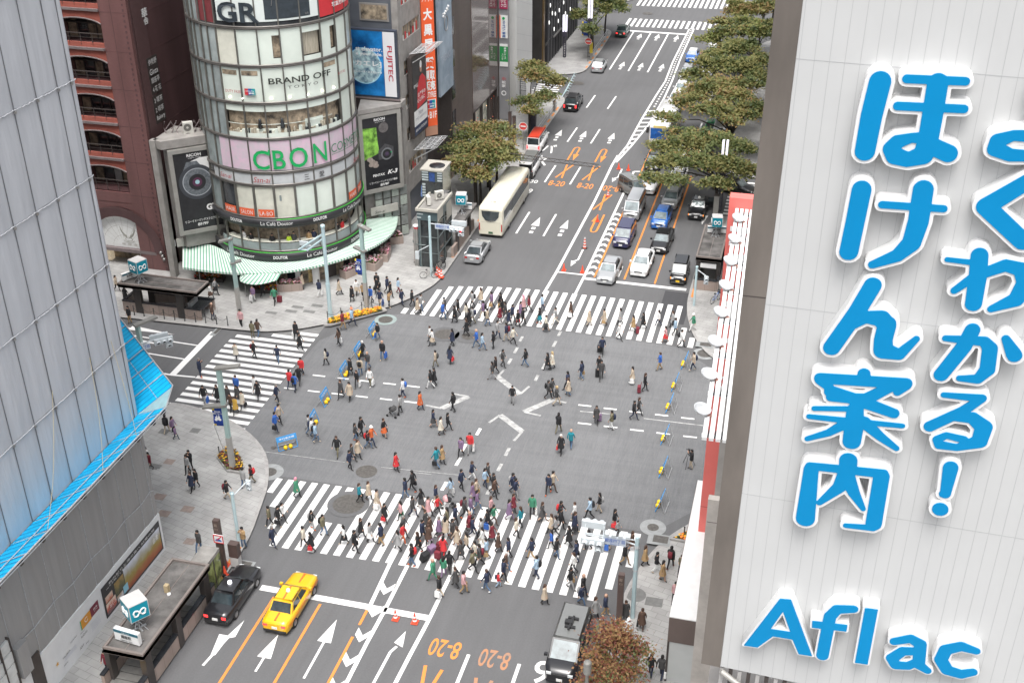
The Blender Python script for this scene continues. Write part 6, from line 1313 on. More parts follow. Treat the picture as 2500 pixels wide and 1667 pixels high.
for i, (a, rr) in enumerate(((-4, 7.4), (3, 7.6), (10, 7.5), (16, 7.6), (24, 8.4), (29, 8.6))):
    c_ = cyl(a, rr, .15); t = thing('cafe_chair', 'black metal café chair on the terrace under the striped awning', 'chair', tuple(c_), R_(a*2), 'black chairs on the café terrace')
    m = MB(); m.lathe((0,0,.45), [(0,0),(.22,0),(.22,.04),(0,.04)], 10); m.build('seat', M_blackm, t)
    m = MB(); m.tube([(.22*math.cos(q), .22*math.sin(q), .8) for q in np.linspace(.6, 3.2, 8)], .025, 5); m.tube([(.2,.1,.45),(.2,.12,.8)], .02, 5); m.tube([(-.2,.05,.45),(-.21,.03,.8)], .02, 5); m.build('backrest', M_blackm, t)
    for x, y in ((.17,.17), (-.17,.17), (.17,-.17), (-.17,-.17)): m = MB(); m.tube([(x,y,0), (x*.8,y*.8,.45)], .018, 5); m.build('leg', M_blackm, t)
# flower stalls under the awnings
for nm_, p, sx, sy, lab, sd_ in (('a', (-50.9, 86.3), 2.6, 1.1, 'heaped flower stall under the striped awning by the maroon building', 7), ('b', (-45.0, 85.5), 2.2, 1.0, 'heaped flower stall under the small scalloped awning', 8)):
    t = thing('flower_stall', lab, 'flower stall', (*p, .15), R_(12))
    m = MB()
    for k in range(3): m.box(-sx/2, sx/2, -sy/2+k*.32, -sy/2+.3+k*.32, 0, .35+.3*k)
    m.build('stand', M_frame_d, t)
    m = MB()
    for k in range(3): blooms(m, [(-sx/2, -sy/2+k*.32), (sx/2, -sy/2+k*.32), (sx/2, -sy/2+.34+k*.32), (-sx/2, -sy/2+.34+k*.32)], .35+.3*k, 130, M_fl, seed=sd_+k, s=.12, hz=.45)
    m.build('flowers', M_leaf+M_fl, t)
# flower beds at the kerbs
yo = [M_fl[0], M_fl[1], M_fl[0]]
def bed(poly_, label, cols, n, seed, s=.13): 
    t = planter(poly_, .16, label, cols, n, seed, None, M_kerb, 'flower bed'); t.name = 'flower_bed'; return t
bed([(-37.45,80.55),(-36.9,80.75),(-33.2,84.45),(-33.75,84.95),(-35.6,83.4),(-37.45,81.5)], 'kerbside bed of yellow and orange flowers before the round glass tower', yo, 900, 21)
bed([(-37.35,60.7),(-35.9,59.35),(-34.85,59.35),(-34.9,60.1),(-36.2,61.75),(-37.2,61.9)], 'small bed of maroon and yellow flowers round the banner lamp post', [M_fl[4], M_fl[4], M_fl[0]], 520, 22)
bed([(-5.2,59.55),(-2.6,59.5),(-2.9,61.6),(-3.6,61.5),(-4.3,60.2)], 'bed of orange and yellow flowers beside the coral red sign', [M_fl[1], M_fl[0], M_fl[1]], 420, 23)
# bollards with chains
def bollard(p, nxt, label, group):
    t = thing('bollard', label, 'bollard', (*p, .15), 0, group); m = MB(); m.tube([(0,0,0), (0,0,.82)], .038, 8); m.lathe((0,0,.82), [(.05,0),(.06,.04),(.03,.08),(0,.09)], 8); m.lathe((0,0,0), [(.07,0),(.07,.03),(.04,.05)], 8); m.build('post', M_blackm, t)
    if nxt is not None:
        d = np.array([nxt[0]-p[0], nxt[1]-p[1], 0]); m = MB(); m.tube([d*q+np.array([0,0,.7-.28*4*q*(1-q)]) for q in np.linspace(0, 1, 9)], .016, 4); m.build('chain', M_blackm, t)
bl = [(-54.12,78.5),(-53.19,78.5),(-52.2,78.5),(-51.26,78.5),(-50.3,78.55),(-49.38,78.6),(-48.38,78.65),(-47.47,78.72),(-46.45,78.72),(-45.43,78.75)]
for i, p in enumerate(bl): bollard(p, bl[i+1] if i+1 < len(bl) else None, 'black chain bollard at the kerb before the maroon building metro entrance', 'bollards along the cross street kerb')
bl = [(-37.5,81.6),(-36.64,82.5),(-35.98,83.2),(-35.3,83.95),(-34.61,84.6),(-33.7,84.9)]
for i, p in enumerate(bl): bollard(p, bl[i+1] if i+1 < len(bl) else None, 'black chain bollard behind the yellow flower bed by the tower', 'bollards round the yellow flower bed')
bollard((-37.2, 60.9), None, 'single black bollard at the maroon flower bed', None); bollard((-4.35, 60.05), None, 'single black bollard in the orange flower bed', None)

# ================================================================== POLES, SIGNALS, LAMPS
M_polec = mat('pale_green_pole', (.33,.45,.43), .45, .06, 2); M_pole2 = mat('light_blue_pole', (.45,.58,.61), .4, .05, 2); M_lampg = mat('lamp_grey', (.21,.205,.19), .5, .08, 2); M_sig = mat('signal_casing', (.52,.56,.58), .4, .04, 3)
M_lr = mat('lamp_red_lit', (.8,.03,.03), .3, emit=1.2); M_loff = mat('lamp_off', (.03,.035,.03), .25)
def street_lamp(p, zt, heads, label, foot=0, group=None):
    t = thing('street_lamp', label, 'street lamp', (p[0], p[1], .15), 0, group)
    m = MB(); m.box(-.16,.16,-.16,.16,0,zt*.33,1); m.box(-.14,.14,-.14,.14,zt*.33,zt-.1,0); m.build('pole', [M_polec, mat('pole_base_grey', (.34,.33,.31), .6, .08, 2)], t)
    for (dx, dy, z, L, tilt) in heads:
        m = MB(); d = np.array([dx, dy, 0.]); d /= np.linalg.norm(d); s_ = np.array([-d[1], d[0], 0]); o = -d*.25-s_*.22+np.array([0,0,z]); m.obox(o, d*L+np.array([0,0,tilt]), s_*.44, (0,0,.16)); m.build('lamp_head', M_lampg, t)
    return t
street_lamp((-35.58,59.69), 8.3, [(1.4,.1,8.1,1.75,.35), (-1.4,-.1,5.3,1.75,-.35)], 'green street lamp post with a blue banner rising from the maroon flower bed')
street_lamp((-45.65,81.4), 7.0, [(-1,-.25,6.8,1.25,-.3), (1,.5,4.5,.95,.2)], 'green twin street lamp before the striped awning and flower stall')
street_lamp((-34.99,84.3), 8.1, [(1,-.3,7.9,1.2,-.25), (-1,.3,5.55,1.1,.2)], 'green twin street lamp with a blue banner beside the yellow flower bed')
street_lamp((-45.3,65.8), 7.0, [(1,1.6,6.85,1.8,.1)], 'green street lamp standing behind the blue canopy by the cross street')
def banner(p, ux, w_, h_, z, label, group=None):
    t = thing('street_banner', label, 'banner', (*p, z), 0, group); ux = np.array([*ux, 0.]); ux /= np.linalg.norm(ux); up = np.array([0,0,1.]); nn = np.cross(ux, up)
    m = MB(); n = 8
    for k in range(n):
        u0, u1 = h_*k/n, h_*(k+1)/n; b0, b1 = .05*math.sin(k*1.3), .05*math.sin((k+1)*1.3)
        for a, b, mi in ((0,.22,1),(.22,1,0)) if k in (0, n-1) else ((0,1,0),):
            m.add([ux*w_*a-up*u0+nn*b0, ux*w_*b-up*u0+nn*b0, ux*w_*b-up*u1+nn*b1, ux*w_*a-up*u1+nn*b1], [(3,2,1,0)], mi)
    m.build('cloth', [mat('banner_royal_blue', (.01,.045,.27), .7, .1, 3), mat('banner_yellow', (.70,.52,.03), .7)], t)
    m = MB(); put_text(m, '第85回', ux*w_*.5-up*h_*.17, ux, up, 0, off=.07, w=w_*.6, h=h_*.07, bold=.02); put_text(m, '銀座八丁まつり', ux*w_*.5-up*h_*.28, ux, up, 0, off=.07, w=w_*.85, h=h_*.08, bold=.02)
    for a, b, r in ((.35,.5,.12), (.62,.48,.12), (.3,.62,.14), (.68,.6,.14), (.5,.56,.15), (.42,.4,.06), (.62,.38,.06)): disc(m, ux*w_*a-up*h_*b, ux, up, 0, r*w_, .075, nn, 0, 10)
    m.build('banner_print', M_whitetxt, t); return t
banner((-36.45,59.6), (1,.1), .72, 1.45, 5.2, 'blue event banner with a yellow edge on the lamp post by the maroon flowers'); banner((-35.75,84.3), (1,-.2), .66, 1.5, 5.0, 'blue event banner with yellow corners on the lamp by the yellow flower bed'); banner((-32.6,165.5), (1,0), .9, 2.0, 5.2, 'blue event banner on the dark post before the far trees')
t = thing('banner_pole', 'thin white flagpole below the blue banner by the maroon flowers', 'pole', (-36.9,61.2,.15)); m = MB(); m.tube([(0,0,0),(.25,-1.3,3.4)], .035, 6); m.build('pole', M_white, t); m = MB(); m.lathe((.25,-1.3,3.4), [(0,.0),(.06,.03),(.06,.08),(0,.1)], 8); m.build('cap', M_white, t)
def signal_head(par, o, ux, nn, n=3, lit=None, vert=False, s=1.0, mi_name='signal_head'):
    """a row of hooded lamps facing nn"""
    o, ux, nn = np.array(o, float), np.array(ux, float), np.array(nn, float); up = np.array([0,0,1.]); st = up*-1 if vert else ux
    sd_ = ux if vert else up; L = .42*n*s
    m = MB(); a = o-st*.05*s-sd_*.22*s-nn*.1*s; m.obox(a, st*(L+.1*s), sd_*.44*s, nn*.22*s, 0)
    for k in range(n):
        c_ = o+st*(.21+.42*k)*s+nn*.13*s; A, B = (ux, up)
        disc(m, c_, A, B, 0, .15*s, .002, nn, 2 if lit == k else 1, 12)
        for q in range(9):      # hood
            t0, t1 = math.pi*q/9-.2, math.pi*(q+1)/9-.2
            m.add([c_+A*math.cos(t0)*.17*s+B*math.sin(t0)*.17*s, c_+A*math.cos(t1)*.17*s+B*math.sin(t1)*.17*s, c_+A*math.cos(t1)*.17*s+B*math.sin(t1)*.17*s+nn*.26*s-up*.05*s, c_+A*math.cos(t0)*.17*s+B*math.sin(t0)*.17*s+nn*.26*s-up*.05*s], [(0,1,2,3)], 0)
    h_ = m.build(mi_name, [M_sig, M_loff, M_lr], par); return h_
def name_plate(par, c_, ux, w_, h_):
    ux = np.array(ux, float); up = np.array([0,0,1.]); nn = np.cross(ux, up); c_ = np.array(c_, float)
    m = MB(); m.obox(c_-ux*w_/2-up*h_/2-nn*.04, ux*w_, nn*.08, up*h_); p_ = m.build('name_plate', mat('plate_pale_blue', (.48,.53,.60), .4, .04, 3), par)
    m = MB(); put_text(m, '銀座四丁目', c_+up*h_*.08, ux, up, 0, off=.055, w=w_*.86, h=h_*.5, bold=.01); put_text(m, 'Ginza 4', c_-up*h_*.34, ux, up, 0, off=.055, w=w_*.4, h=h_*.2); m.build('plate_lettering', mat('plate_blue', (.06,.13,.42), .5), p_)
ux = np.array([1.,.02,0]); ux /= np.linalg.norm(ux)
# near right corner
t = thing('traffic_signal', 'pale blue signal pole with a white lamp cluster over the near crossing', 'traffic signal', (-6.32,52.01,.15)); off = np.array([6.32,-52.01,-.15])
m = MB(); m.tube([(0,0,0),(0,0,5.95)], .13, 10); m.build('pole', M_pole2, t); m = MB(); m.tube([(0,0,5.35),(-.7,0,5.5),(-3.0,0,5.55)], .05, 7); m.tube([(0,0,5.7),(-3.0,0,5.65)], .035, 6); m.lathe((0,0,5.3), [(.16,-.12),(.16,.12)], 10); m.lathe((0,0,3.6), [(.16,-.06),(.16,.06)], 10); m.build('arm', M_sig, t)
name_plate(t, (-1.25,-.12,5.5), (1,0,0), 1.3, .55)
signal_head(t, (-3.12,-.28,5.35), (1,0,0), (0,-1,0)); signal_head(t, (-1.95,.42,6.0), (-1,0,0), (0,1,0)); signal_head(t, (-2.3,-.28,4.95), (1,0,0), (0,-1,0), 1)
m = MB(); m.tube([(-3.1,-.2,5.4),(-3.0,.4,6.1)], .03, 5); m.tube([(-1.95,-.2,5.4),(-1.95,.4,6.1)], .03, 5)
for k in range(4): m.box(-1.85+.4*k,-1.6+.4*k,-.2,.2,5.8,5.95)
m.build('bracket', M_sig, t)
# by the lift tower
t = thing('traffic_signal', 'pale signal pole with a red lamp lit beside the lift tower', 'traffic signal', (-31.6,92.08,.15))
m = MB(); m.tube([(0,0,0),(0,0,5.9)], .12, 10); m.build('pole', M_pole2, t); m = MB(); m.tube([(0,0,5.2),(3.0,0,5.15)], .05, 7); m.tube([(0,0,3.1),(-1.25,0,2.3)], .045, 6); m.build('arm', M_sig, t); name_plate(t, (1.25,-.1,5.05), (1,0,0), 1.4, .5); signal_head(t, (1.95,-.15,4.95), (1,0,0), (0,-1,0), 3, 2); signal_head(t, (2.78,-.15,4.6), (1,0,0), (0,-1,0), 1); signal_head(t, (3.3,.35,5.35), (-1,0,0), (0,1,0)); signal_head(t, (-1.3,0,2.25), (1,0,0), (0,1,0), 2, None, True, .8)
# before the tower, double arm seen from behind
t = thing('traffic_signal', 'pale green signal mast with twin sloping arms before the round tower', 'traffic signal', (-37.59,82.4,.15))
m = MB(); m.tube([(0,0,0),(0,0,3.2)], .19, 10); m.tube([(0,0,3.2),(0,0,8.4)], .155, 10); m.lathe((0,0,8.3), [(.17,0),(.2,.05),(.2,.22),(.12,.3),(0,.32)], 10); m.build('pole', M_pole2, t); m = MB(); m.tube([(0,0,7.75),(-2.3,-.1,6.1)], .09, 7); m.tube([(0,0,7.35),(-1.55,-.1,6.1)], .09, 7); m.tube([(-2.3,-.1,6.1),(-1.5,-.1,6.15)], .06, 6); m.build('arm', M_pole2, t); signal_head(t, (-2.3,.25,6.55), (1,0,0), (-.5,.86,0), 2, None, False, .85); signal_head(t, (-1.7,.2,6.25), (1,0,0), (0,1,0), 1, None, False, .8)
# over the cross street, its pole behind the canopy
t = thing('traffic_signal', 'white signal cluster with a tilted name plate beside the blue canopy', 'traffic signal', (-46.2,64.6,.15)); m = MB(); m.tube([(0,0,0),(0,0,5.9)], .12, 8); m.build('pole', M_pole2, t)
d_ = np.array([.72,.69,0]); d_ /= np.linalg.norm(d_); m = MB(); m.tube([(0,0,5.5),tuple(d_*3.6+np.array([0,0,5.5]))], .05, 7); m.build('arm', M_sig, t); name_plate(t, d_*1.5+np.array([0,0,5.15]), d_, 1.2, .45)
signal_head(t, d_*2.3+np.array([-.35,.3,5.45]), d_, (-d_[1],d_[0],0)); signal_head(t, d_*2.4+np.array([.15,-.12,5.4]), d_, (d_[1],-d_[0],0)); signal_head(t, d_*3.2+np.array([.1,-.12,5.0]), d_, (d_[1],-d_[0],0), 1)
for p, zt, a, lab in (((-31.79,52.77), 3.7, (.5,1.3), 'low pale blue pedestrian signal post near the man in the tan jacket'), ((-7.55,92.08), 3.75, (.9,-.5), 'low pale green pedestrian signal post by the metro entrance and bicycle')):
    t = thing('pedestrian_signal', lab, 'pedestrian signal', (*p, .15)); m = MB(); m.tube([(0,0,0),(0,0,zt)], .11, 9); m.lathe((0,0,zt), [(.12,-.05),(.12,.06),(0,.08)], 9); m.build('pole', M_pole2, t); m = MB(); m.tube([(0,0,zt-.25),(a[0],a[1],zt-.55 if a[0] > .6 else zt+.2)], .045, 6); m.build('arm', M_sig, t)
    signal_head(t, (a[0],a[1],(zt-.6) if a[0] > .6 else zt+.15), (1,0,0), (.3,-1,0), 2, None, True, .8)
# pylons, cabinets, columns
def pylon(p, w_, d_, z, label, m_=None, extra=None):
    t = thing('sign_pylon', label, 'sign pylon', (*p, .15)); m = MB(); m.box(-w_/2,w_/2,-d_/2,d_/2,0,z); m.build('column', m_ or mat('pylon_bronze', (.09,.062,.055), .5, .1, 2), t)
    m = MB(); put_text(m, '銀座', (0,-d_/2-.01,z*.92), (1,0,0), (0,0,1), 0, w=w_*.5, h=.22, bold=.01); put_text(m, '四丁目', (0,-d_/2-.01,z*.84), (1,0,0), (0,0,1), 0, w=w_*.55, h=.14); m.build('lettering', mat('pylon_letter', (.34,.27,.22), .5), t); return t
pylon((-6.98,51.16), .34, .3, 3.85, 'slim bronze sign pylon at the near kerb beside the red leaved tree'); pl = pylon((-31.4,49.92), .38, .3, 3.9, 'slim bronze sign pylon with a no parking board by the orange cones')
t = thing('notice_board', 'square white notice with a red border on the bronze pylon by the cones', 'sign', (-31.3,49.72,2.45)); m = MB(); m.box(-.33,.33,-.03,.03,0,.62,0); m.build('panel', M_white, t); m = MB()
for a in ((-.33,.33,.55,.62), (-.33,.33,0,.07), (-.33,-.27,.07,.55), (.27,.33,.07,.55)): m.box(a[0],a[1],-.042,-.03,a[2],a[3],0)
m.obox((-.1,-.044,.2), (.32,0,.3), (0,.01,0), (-.04,0,.06), 0); m.box(-.2,.2,-.042,-.03,.16,.24,1); m.add([(-.2,-.04,.24),(-.1,-.04,.34),(.08,-.04,.34),(.2,-.04,.24)], [(0,1,2,3)], 1); m.build('print', [M_red, mat('notice_blue', (.03,.12,.38), .5)], t)
t = thing('street_cabinet', 'bronze street cabinet with a pale foot behind the orange cones', 'cabinet', (-30.85,50.55,.15)); m = MB(); m.box(-.3,.3,-.22,.22,.75,1.75); m.build('casing', MATS['pylon_bronze'], t); m = MB(); m.box(-.27,.27,-.2,.2,0,.75); m.build('plinth', M_cubew, t)
t = thing('police_post', 'grey ribbed column with a white and red cap in front of the lift tower', 'post', (-33.55,93.9,.15)); m = MB()
for k in range(4): m.tube([(.16*math.cos(k*1.57+.7),.16*math.sin(k*1.57+.7),0),(.16*math.cos(k*1.57+.7),.16*math.sin(k*1.57+.7),3.75)], .13, 8)
m.build('column', mat('column_grey', (.30,.295,.28), .5, .1, 2, .3), t); m = MB(); m.lathe((0,0,3.75), [(.24,0),(.24,.2),(0,.2)], 12, 1); m.lathe((0,0,3.95), [(.28,0),(.3,.08),(.22,.16),(0,.18)], 12, 0); m.build('cap', [M_white, M_red], t)
t = thing('ad_panel', 'narrow pink poster stand on the pavement left of the lift tower', 'sign', (-33.9,94.6,.15)); m = MB(); m.box(-.1,.1,-.3,.3,0,3.0); m.build('panel', mat('pink_stand', (.45,.27,.26), .5, .2, 2), t); m = MB(); m.box(-.15,.15,-.35,.35,0,.1); m.build('foot', M_frame_d, t)
t = thing('street_flag', 'blue pointed flag hanging by the grey column above the pavement', 'flag', (-35.6,102.0,3.6)); m = MB(); m.add([(-.2,0,0),(.1,0,-.2),(.5,0,1.0),(.45,0,2.0),(.2,0,1.9),(-.1,0,1.0)], [(0,1,2,3,4,5)]); m.build('cloth', mat('flag_blue', (.03,.14,.50), .5, .2, 3, col2=(.3,.4,.6)), t); m = MB(); m.tube([(.5,0,-.3),(.5,0,2.2)], .02, 5); m.build('pole', M_steel, t)
for p, zt, lab in (((-31.5,165.67), 9, 'tall dark lamp column with a lit white tube before the far trees'), ((-34.92,164.67), 6, 'tall dark lamp column with a lit white tube beside the dark boutique'), ((-7.52,113.8), 7.5, 'tall dark lattice lamp column on the pavement by the black taxi')):
    t = thing('lamp_column', lab, 'street lamp', (*p, .15)); m = MB(); w_ = .16
    for x, y in ((-w_,-w_), (w_,-w_), (w_,w_), (-w_,w_)): m.tube([(x,y,0),(x,y,zt*.5)], .05, 5)
    for k in range(8): m.box(-w_,w_,-w_,w_,zt*.06*k,zt*.06*k+.05)
    m.box(-.3,.3,-.3,.3,zt*.5,zt*.62); m.build('column', mat('column_dark', (.045,.04,.06), .45, .1, 2), t); m = MB(); m.box(-.3,-.1,-.3,.3,zt*.62,zt); m.box(.1,.3,-.3,.3,zt*.62,zt); m.build('lamp_tube', mat('tube_lit', (.80,.78,.88), .4, emit=.35), t)
for p, lab in (((-31.2,163.3), 'round red no entry sign on a post before the far trees'), ((-31.4,126.0), 'round red no entry sign at the kerb under the middle tree')):
    t = thing('road_sign', lab, 'road sign', (*p, .15)); m = MB(); m.tube([(0,0,0),(0,0,3.2)], .045, 6); m.build('post', M_lampg, t); m = MB(); disc(m, np.array([0,-.06,2.9]), np.array([1.,0,0]), np.array([0,0,1.]), 0, .5, 0, np.array([0,-1.,0]), 0, 18); disc(m, np.array([0,-.06,2.9]), np.array([1.,0,0]), np.array([0,0,1.]), .44, .5, .01, np.array([0,-1.,0]), 1, 18); m.box(-.3,.3,-.08,-.065,2.82,2.98,1); m.build('plate', [mat('sign_red', (.6,.06,.05), .4), M_white], t)
t = thing('yellow_sign', 'narrow yellow sign board on a grey box by the far kerb', 'sign', (-30.95,164.2,.15)); m = MB(); m.box(-.15,.15,-.12,.12,0,1.0); m.build('box', M_lampg, t); m = MB(); m.box(-.22,.22,-.06,.06,1.0,2.5); m.build('panel', mat('sign_yellow', (.55,.42,.03), .5), t)
# overhead sign gantry (slim lattice boom)
t = thing('overhead_boom', 'slim dark lattice boom reaching out over the avenue lanes', 'gantry', (-31.2,110.9,.15)); m = MB(); m.tube([(0,0,0),(0,0,5.2)], .12, 8); m.build('post', M_col, t); m = MB()
a, b = np.array([0,0,5.0]), np.array([11.7,-1.1,5.0])
for dz in (0, .35): m.tube([a+[0,0,dz], b+[0,0,dz]], .04, 5)
for k in range(24): m.tube([a+(b-a)*k/24+np.array([0,0,.35*(k%2)]), a+(b-a)*(k+1)/24+np.array([0,0,.35*((k+1)%2)])], .022, 4)
m.build('boom', M_col, t)
t = thing('overhead_boom', 'short dark boom above the far zebra crossing near the trees', 'gantry', (-6.9,187,.15)); m = MB(); m.tube([(0,0,0),(0,0,6)], .14, 8); m.build('post', M_col, t); m = MB(); m.tube([(0,0,5.8),(-6.5,0,5.8)], .09, 6); m.box(-4.2,-2.6,-.15,.15,5.75,6.15); m.build('boom', M_col, t)
t = thing('curved_street_lamp', 'pale blue bracketed arcade light strip beside the side street zebra', 'street lamp', (-31.3,146.5,.15)); m = MB(); m.tube([(0,0,0),(.2,6,1.0)], .06, 6); m.build('rail', M_pole2, t); m = MB()
for k in range(8): y = .6+k*.7; m.tube([(.05+.02*k,y,.12*k+.1),(.5,y,.12*k+.75),(.75,y+.15,.12*k+.6)], .04, 5)
m.build('bracket', M_pole2, t)
# bollard lights and boxes on the far-left pavement
for p, w_, h_, lab, c_ in (((-31.6,131.6), .7, 2.4, 'dark kiosk box at the kerb under the middle tree', MATS['column_dark']), ((-31.0,140.5), .3, 1.3, 'short grey kerb post ahead of the black car', M_lampg), ((-33.6,128.4), .35, 3.6, 'brown sign post under the middle tree', MATS['pylon_bronze']), ((-32.9,127.6), .35, 3.4, 'brown sign post nearest the ambulance', MATS['pylon_bronze']), ((-7.6,109.4), .5, 3.4, 'grey sign slab beside the open taxi door', M_lampg)):
    t = thing('street_post', lab, 'post', (*p, .15)); m = MB(); m.box(-w_/2,w_/2,-w_/2,w_/2,0,h_); m.build('body', c_, t); m = MB(); m.box(-w_/2-.02,w_/2+.02,-w_/2-.02,w_/2+.02,h_,h_+.06); m.build('cap', M_frame_d, t)
t = thing('guard_rail', 'grey tubular guard rail along the kerb beside the ambulance lane', 'rail', (-31.05,128,.15)); m = MB()
for z in (.45, .85): m.tube([(0,0,z),(0,14,z)], .04, 6)
for k in range(8): m.tube([(0,k*2,0),(0,k*2,.9)], .045, 6)
m.build('rail', M_alub, t)
t = thing('guard_rail', 'grey tubular guard rail along the kerb before the far trees', 'rail', (-31.05,165,.15)); m = MB()
for z in (.45, .85): m.tube([(0,0,z),(0,13,z)], .04, 6)
for k in range(8): m.tube([(0,k*1.8,0),(0,k*1.8,.9)], .045, 6)
m.build('rail', M_alub, t)
t = thing('awning_stand', 'white and green slatted awning over the pavement beyond the charcoal building', 'awning', (-36.4,118.2,2.6)); m = MB()
for k in range(9): m.box(-.6,.9,k*.5,k*.5+.24,0+.18*k,.06+.18*k,0); m.box(.9,.96,k*.5,k*.5+.5,-.5+.18*k,.1+.18*k,1)
m.build('slat', [M_white, M_green_d], t); m = MB(); m.tube([(.9,0,-2.4),(.9,0,0)], .05, 6); m.tube([(.9,4.2,-2.4),(.9,4.2,1.6)], .05, 6); m.build('post', M_steel, t)
# cones
M_cone = mat('cone_orange', (.72,.085,.04), .5, .06, 4)
def cone(p, label, stripe=False, s=1.0, z=0, group=None):
    t = thing('traffic_cone', label, 'traffic cone', (p[0], p[1], z+.03), 0, group)
    m = MB(); m.box(-.2*s,.2*s,-.2*s,.2*s,0,.05*s); m.build('foot', M_cone, t); m = MB(); n = 6
    for k in range(n): m.lathe((0,0,0), [((.155-.125*k/n)*s, (.05+.68*k/n)*s), ((.155-.125*(k+1)/n)*s, (.05+.68*(k+1)/n)*s)], 14, 1 if stripe and k in (1, 3) else 0)
    m.lathe((0,0,0), [(.03*s,.73*s),(0,.75*s)], 10); m.build('cone', [M_cone, M_white], t)
for p, lab, st__ in (((-19.67,123.1), 'orange cone by the white lane line and the turning arrow, nearer the lane line', 0), ((-18.55,122.95), 'orange cone between the turning arrow and the white saloon', 0), ((-19.39,115.0), 'striped cone standing on the orange cross mark', 1), ((-19.23,108.2), 'orange cone standing on the orange turning arrow', 0), ((-20.1,96.35), 'orange cone at the stop line beside the long white lane line', 0), ((-18.35,96.35), 'orange cone at the stop line beside the hatched strip', 0), ((-19.74,48.56), 'striped cone on the near stop line beside the chevrons', 1), ((-18.56,48.57), 'striped cone on the near stop line farther from the chevrons', 1)): cone(p, lab, st__)
cone((-31.0,49.35), 'orange cone at the kerb in front of the bronze pylon', s=1.15, z=.15); cone((-31.45,50.3), 'orange cone behind the bronze pylon next to the street cabinet', s=1.1, z=.15)
t = thing('lane_marker', 'tall red and white striped marker post on the turning lane', 'lane marker', (-19.2,101.6,0)); m = MB(); 
for k in range(8): m.lathe((0,0,.05), [(.17-.012*k,.14*k),(.17-.012*(k+1),.14*(k+1))], 12, k % 2)
m.build('post', [M_cone, M_white], t); m = MB(); m.lathe((0,0,0), [(.28,0),(.28,.05),(.1,.07)], 12); m.build('foot', M_blackm, t)
for k in range(3): cone((-30.6-.28*k,91.9+.25*k), 'red and white striped cone bunched beside the parked bicycles', True, 1.1, .15, 'striped cones by the bicycles')
# police barricades
M_bar = mat('barricade_blue', (.055,.27,.58), .5, .1, 4); M_wt = mat('weight_yellow', (.80,.50,.01), .4, .05, 4)
def barricade(p, rz, label):
    t = thing('barricade', label, 'barricade', (*p, .03), rz)
    for s_ in (-1, 1):
        m = MB()
        for x in (-.7, .7): m.tube([(x, s_*.32, 0), (x, 0, .95)], .028, 6)
        m.tube([(-.7, s_*.32, .02), (.7, s_*.32, .02)], .028, 6); m.build('leg_frame', M_bar if s_ < 0 else M_alub, t)
    m = MB(); m.obox((-.74,-.13,.62), (1.48,0,0), (0,.03,0), (0,.11,.36)); b_ = m.build('board', M_bar, t); m = MB(); put_text(m, '歩行者天国', (0,-.085,.82), (1,0,0), (0,.29,.957), 0, off=.012, w=1.1, h=.14, bold=.01); put_text(m, '通行止', (0,-.1,.70), (1,0,0), (0,.29,.957), 0, off=.012, w=.5, h=.06); m.build('lettering', M_whitetxt, b_)
    m = MB()
    for x in (-.19, .19): m.lathe((x,-.28,.16), [(0,-.15),(.1,-.14),(.15,-.06),(.15,.06),(.1,.14),(0,.15)], 12)
    w_ = m.build('weight', M_wt, t)
for p, rz, lab in (((-33.1,80.4), 92, 'blue barricade with a yellow weight nearest the yellow flower bed'), ((-33.05,76.9), 92, 'blue barricade with a yellow weight beside the white haired woman'), ((-33.0,73.7), 92, 'blue barricade with a yellow weight beside the man in the red scarf'), ((-32.95,69.6), 93, 'blue barricade with a yellow weight level with the dashed guide lines, tower side'), ((-32.6,66.5), 95, 'blue barricade hidden behind the young men with rucksacks'), ((-33.2,63.4), 42, 'blue barricade turned broadside by the splayed corner'), ((-6.9,81.8), -92, 'blue barricade with a yellow weight beside the man in the beige jacket'), ((-7.2,78.3), -92, 'blue barricade second from the far kerb on the department store side'), ((-7.2,75.2), -92, 'blue barricade midway along the department store side'), ((-6.95,70.9), -93, 'blue barricade at the ends of the dashed guide lines'), ((-6.5,66.9), -93, 'blue barricade beside the photographer with the tripod'), ((-6.15,63.1), -95, 'blue barricade nearest the near corner kerb and its drain')): barricade(p, R_(rz), lab)
# ================================================================== VEHICLES
M_tyre = mat('tyre_rubber', (.02,.02,.021), .8); M_rimw = mat('wheel_rim', (.38,.38,.39), .3, metal=.6); M_cg = mat('car_glass', (.035,.045,.05), .06, .5, 1.2, spec=.9, obj=True); M_wsg = mat('windscreen_glass', (.16,.20,.21), .06, .5, 1.1, spec=1.0, obj=True)
M_tail = mat('tail_red', (.45,.02,.02), .25, spec=.8); M_tailon = mat('tail_red_lit', (.8,.03,.03), .3, emit=1.5); M_head = mat('head_clear', (.66,.68,.68), .12, spec=.9); M_chr = mat('chrome', (.6,.6,.6), .2, metal=.9); M_plate = mat('plate_white', (.7,.7,.68), .5); M_platey = mat('plate_yellow', (.75,.47,.02), .5); M_trim = mat('black_trim', (.025,.025,.026), .5); M_amber = mat('indicator_amber', (.8,.25,.03), .4, emit=.5)
def paint(name, c, metal=0.0, rough=.28): return mat('paint_'+name, c, rough, coat=.7, metal=metal)
PT = dict(silver=paint('silver', (.42,.43,.44), .35), white=paint('white', (.74,.74,.74)), black=paint('black', (.012,.012,.014)), navy=paint('navy', (.03,.03,.085)), blue=paint('blue', (.02,.12,.42)), green=paint('green', (.05,.42,.17)), dgreen=paint('dark_green', (.02,.05,.04)), yellow=paint('yellow', (.76,.43,.01)), cream=paint('cream', (.70,.67,.55)), grey=paint('grey', (.20,.205,.20), .2), amber=paint('pale_yellow', (.75,.60,.22)), red=paint('red', (.62,.06,.03)))
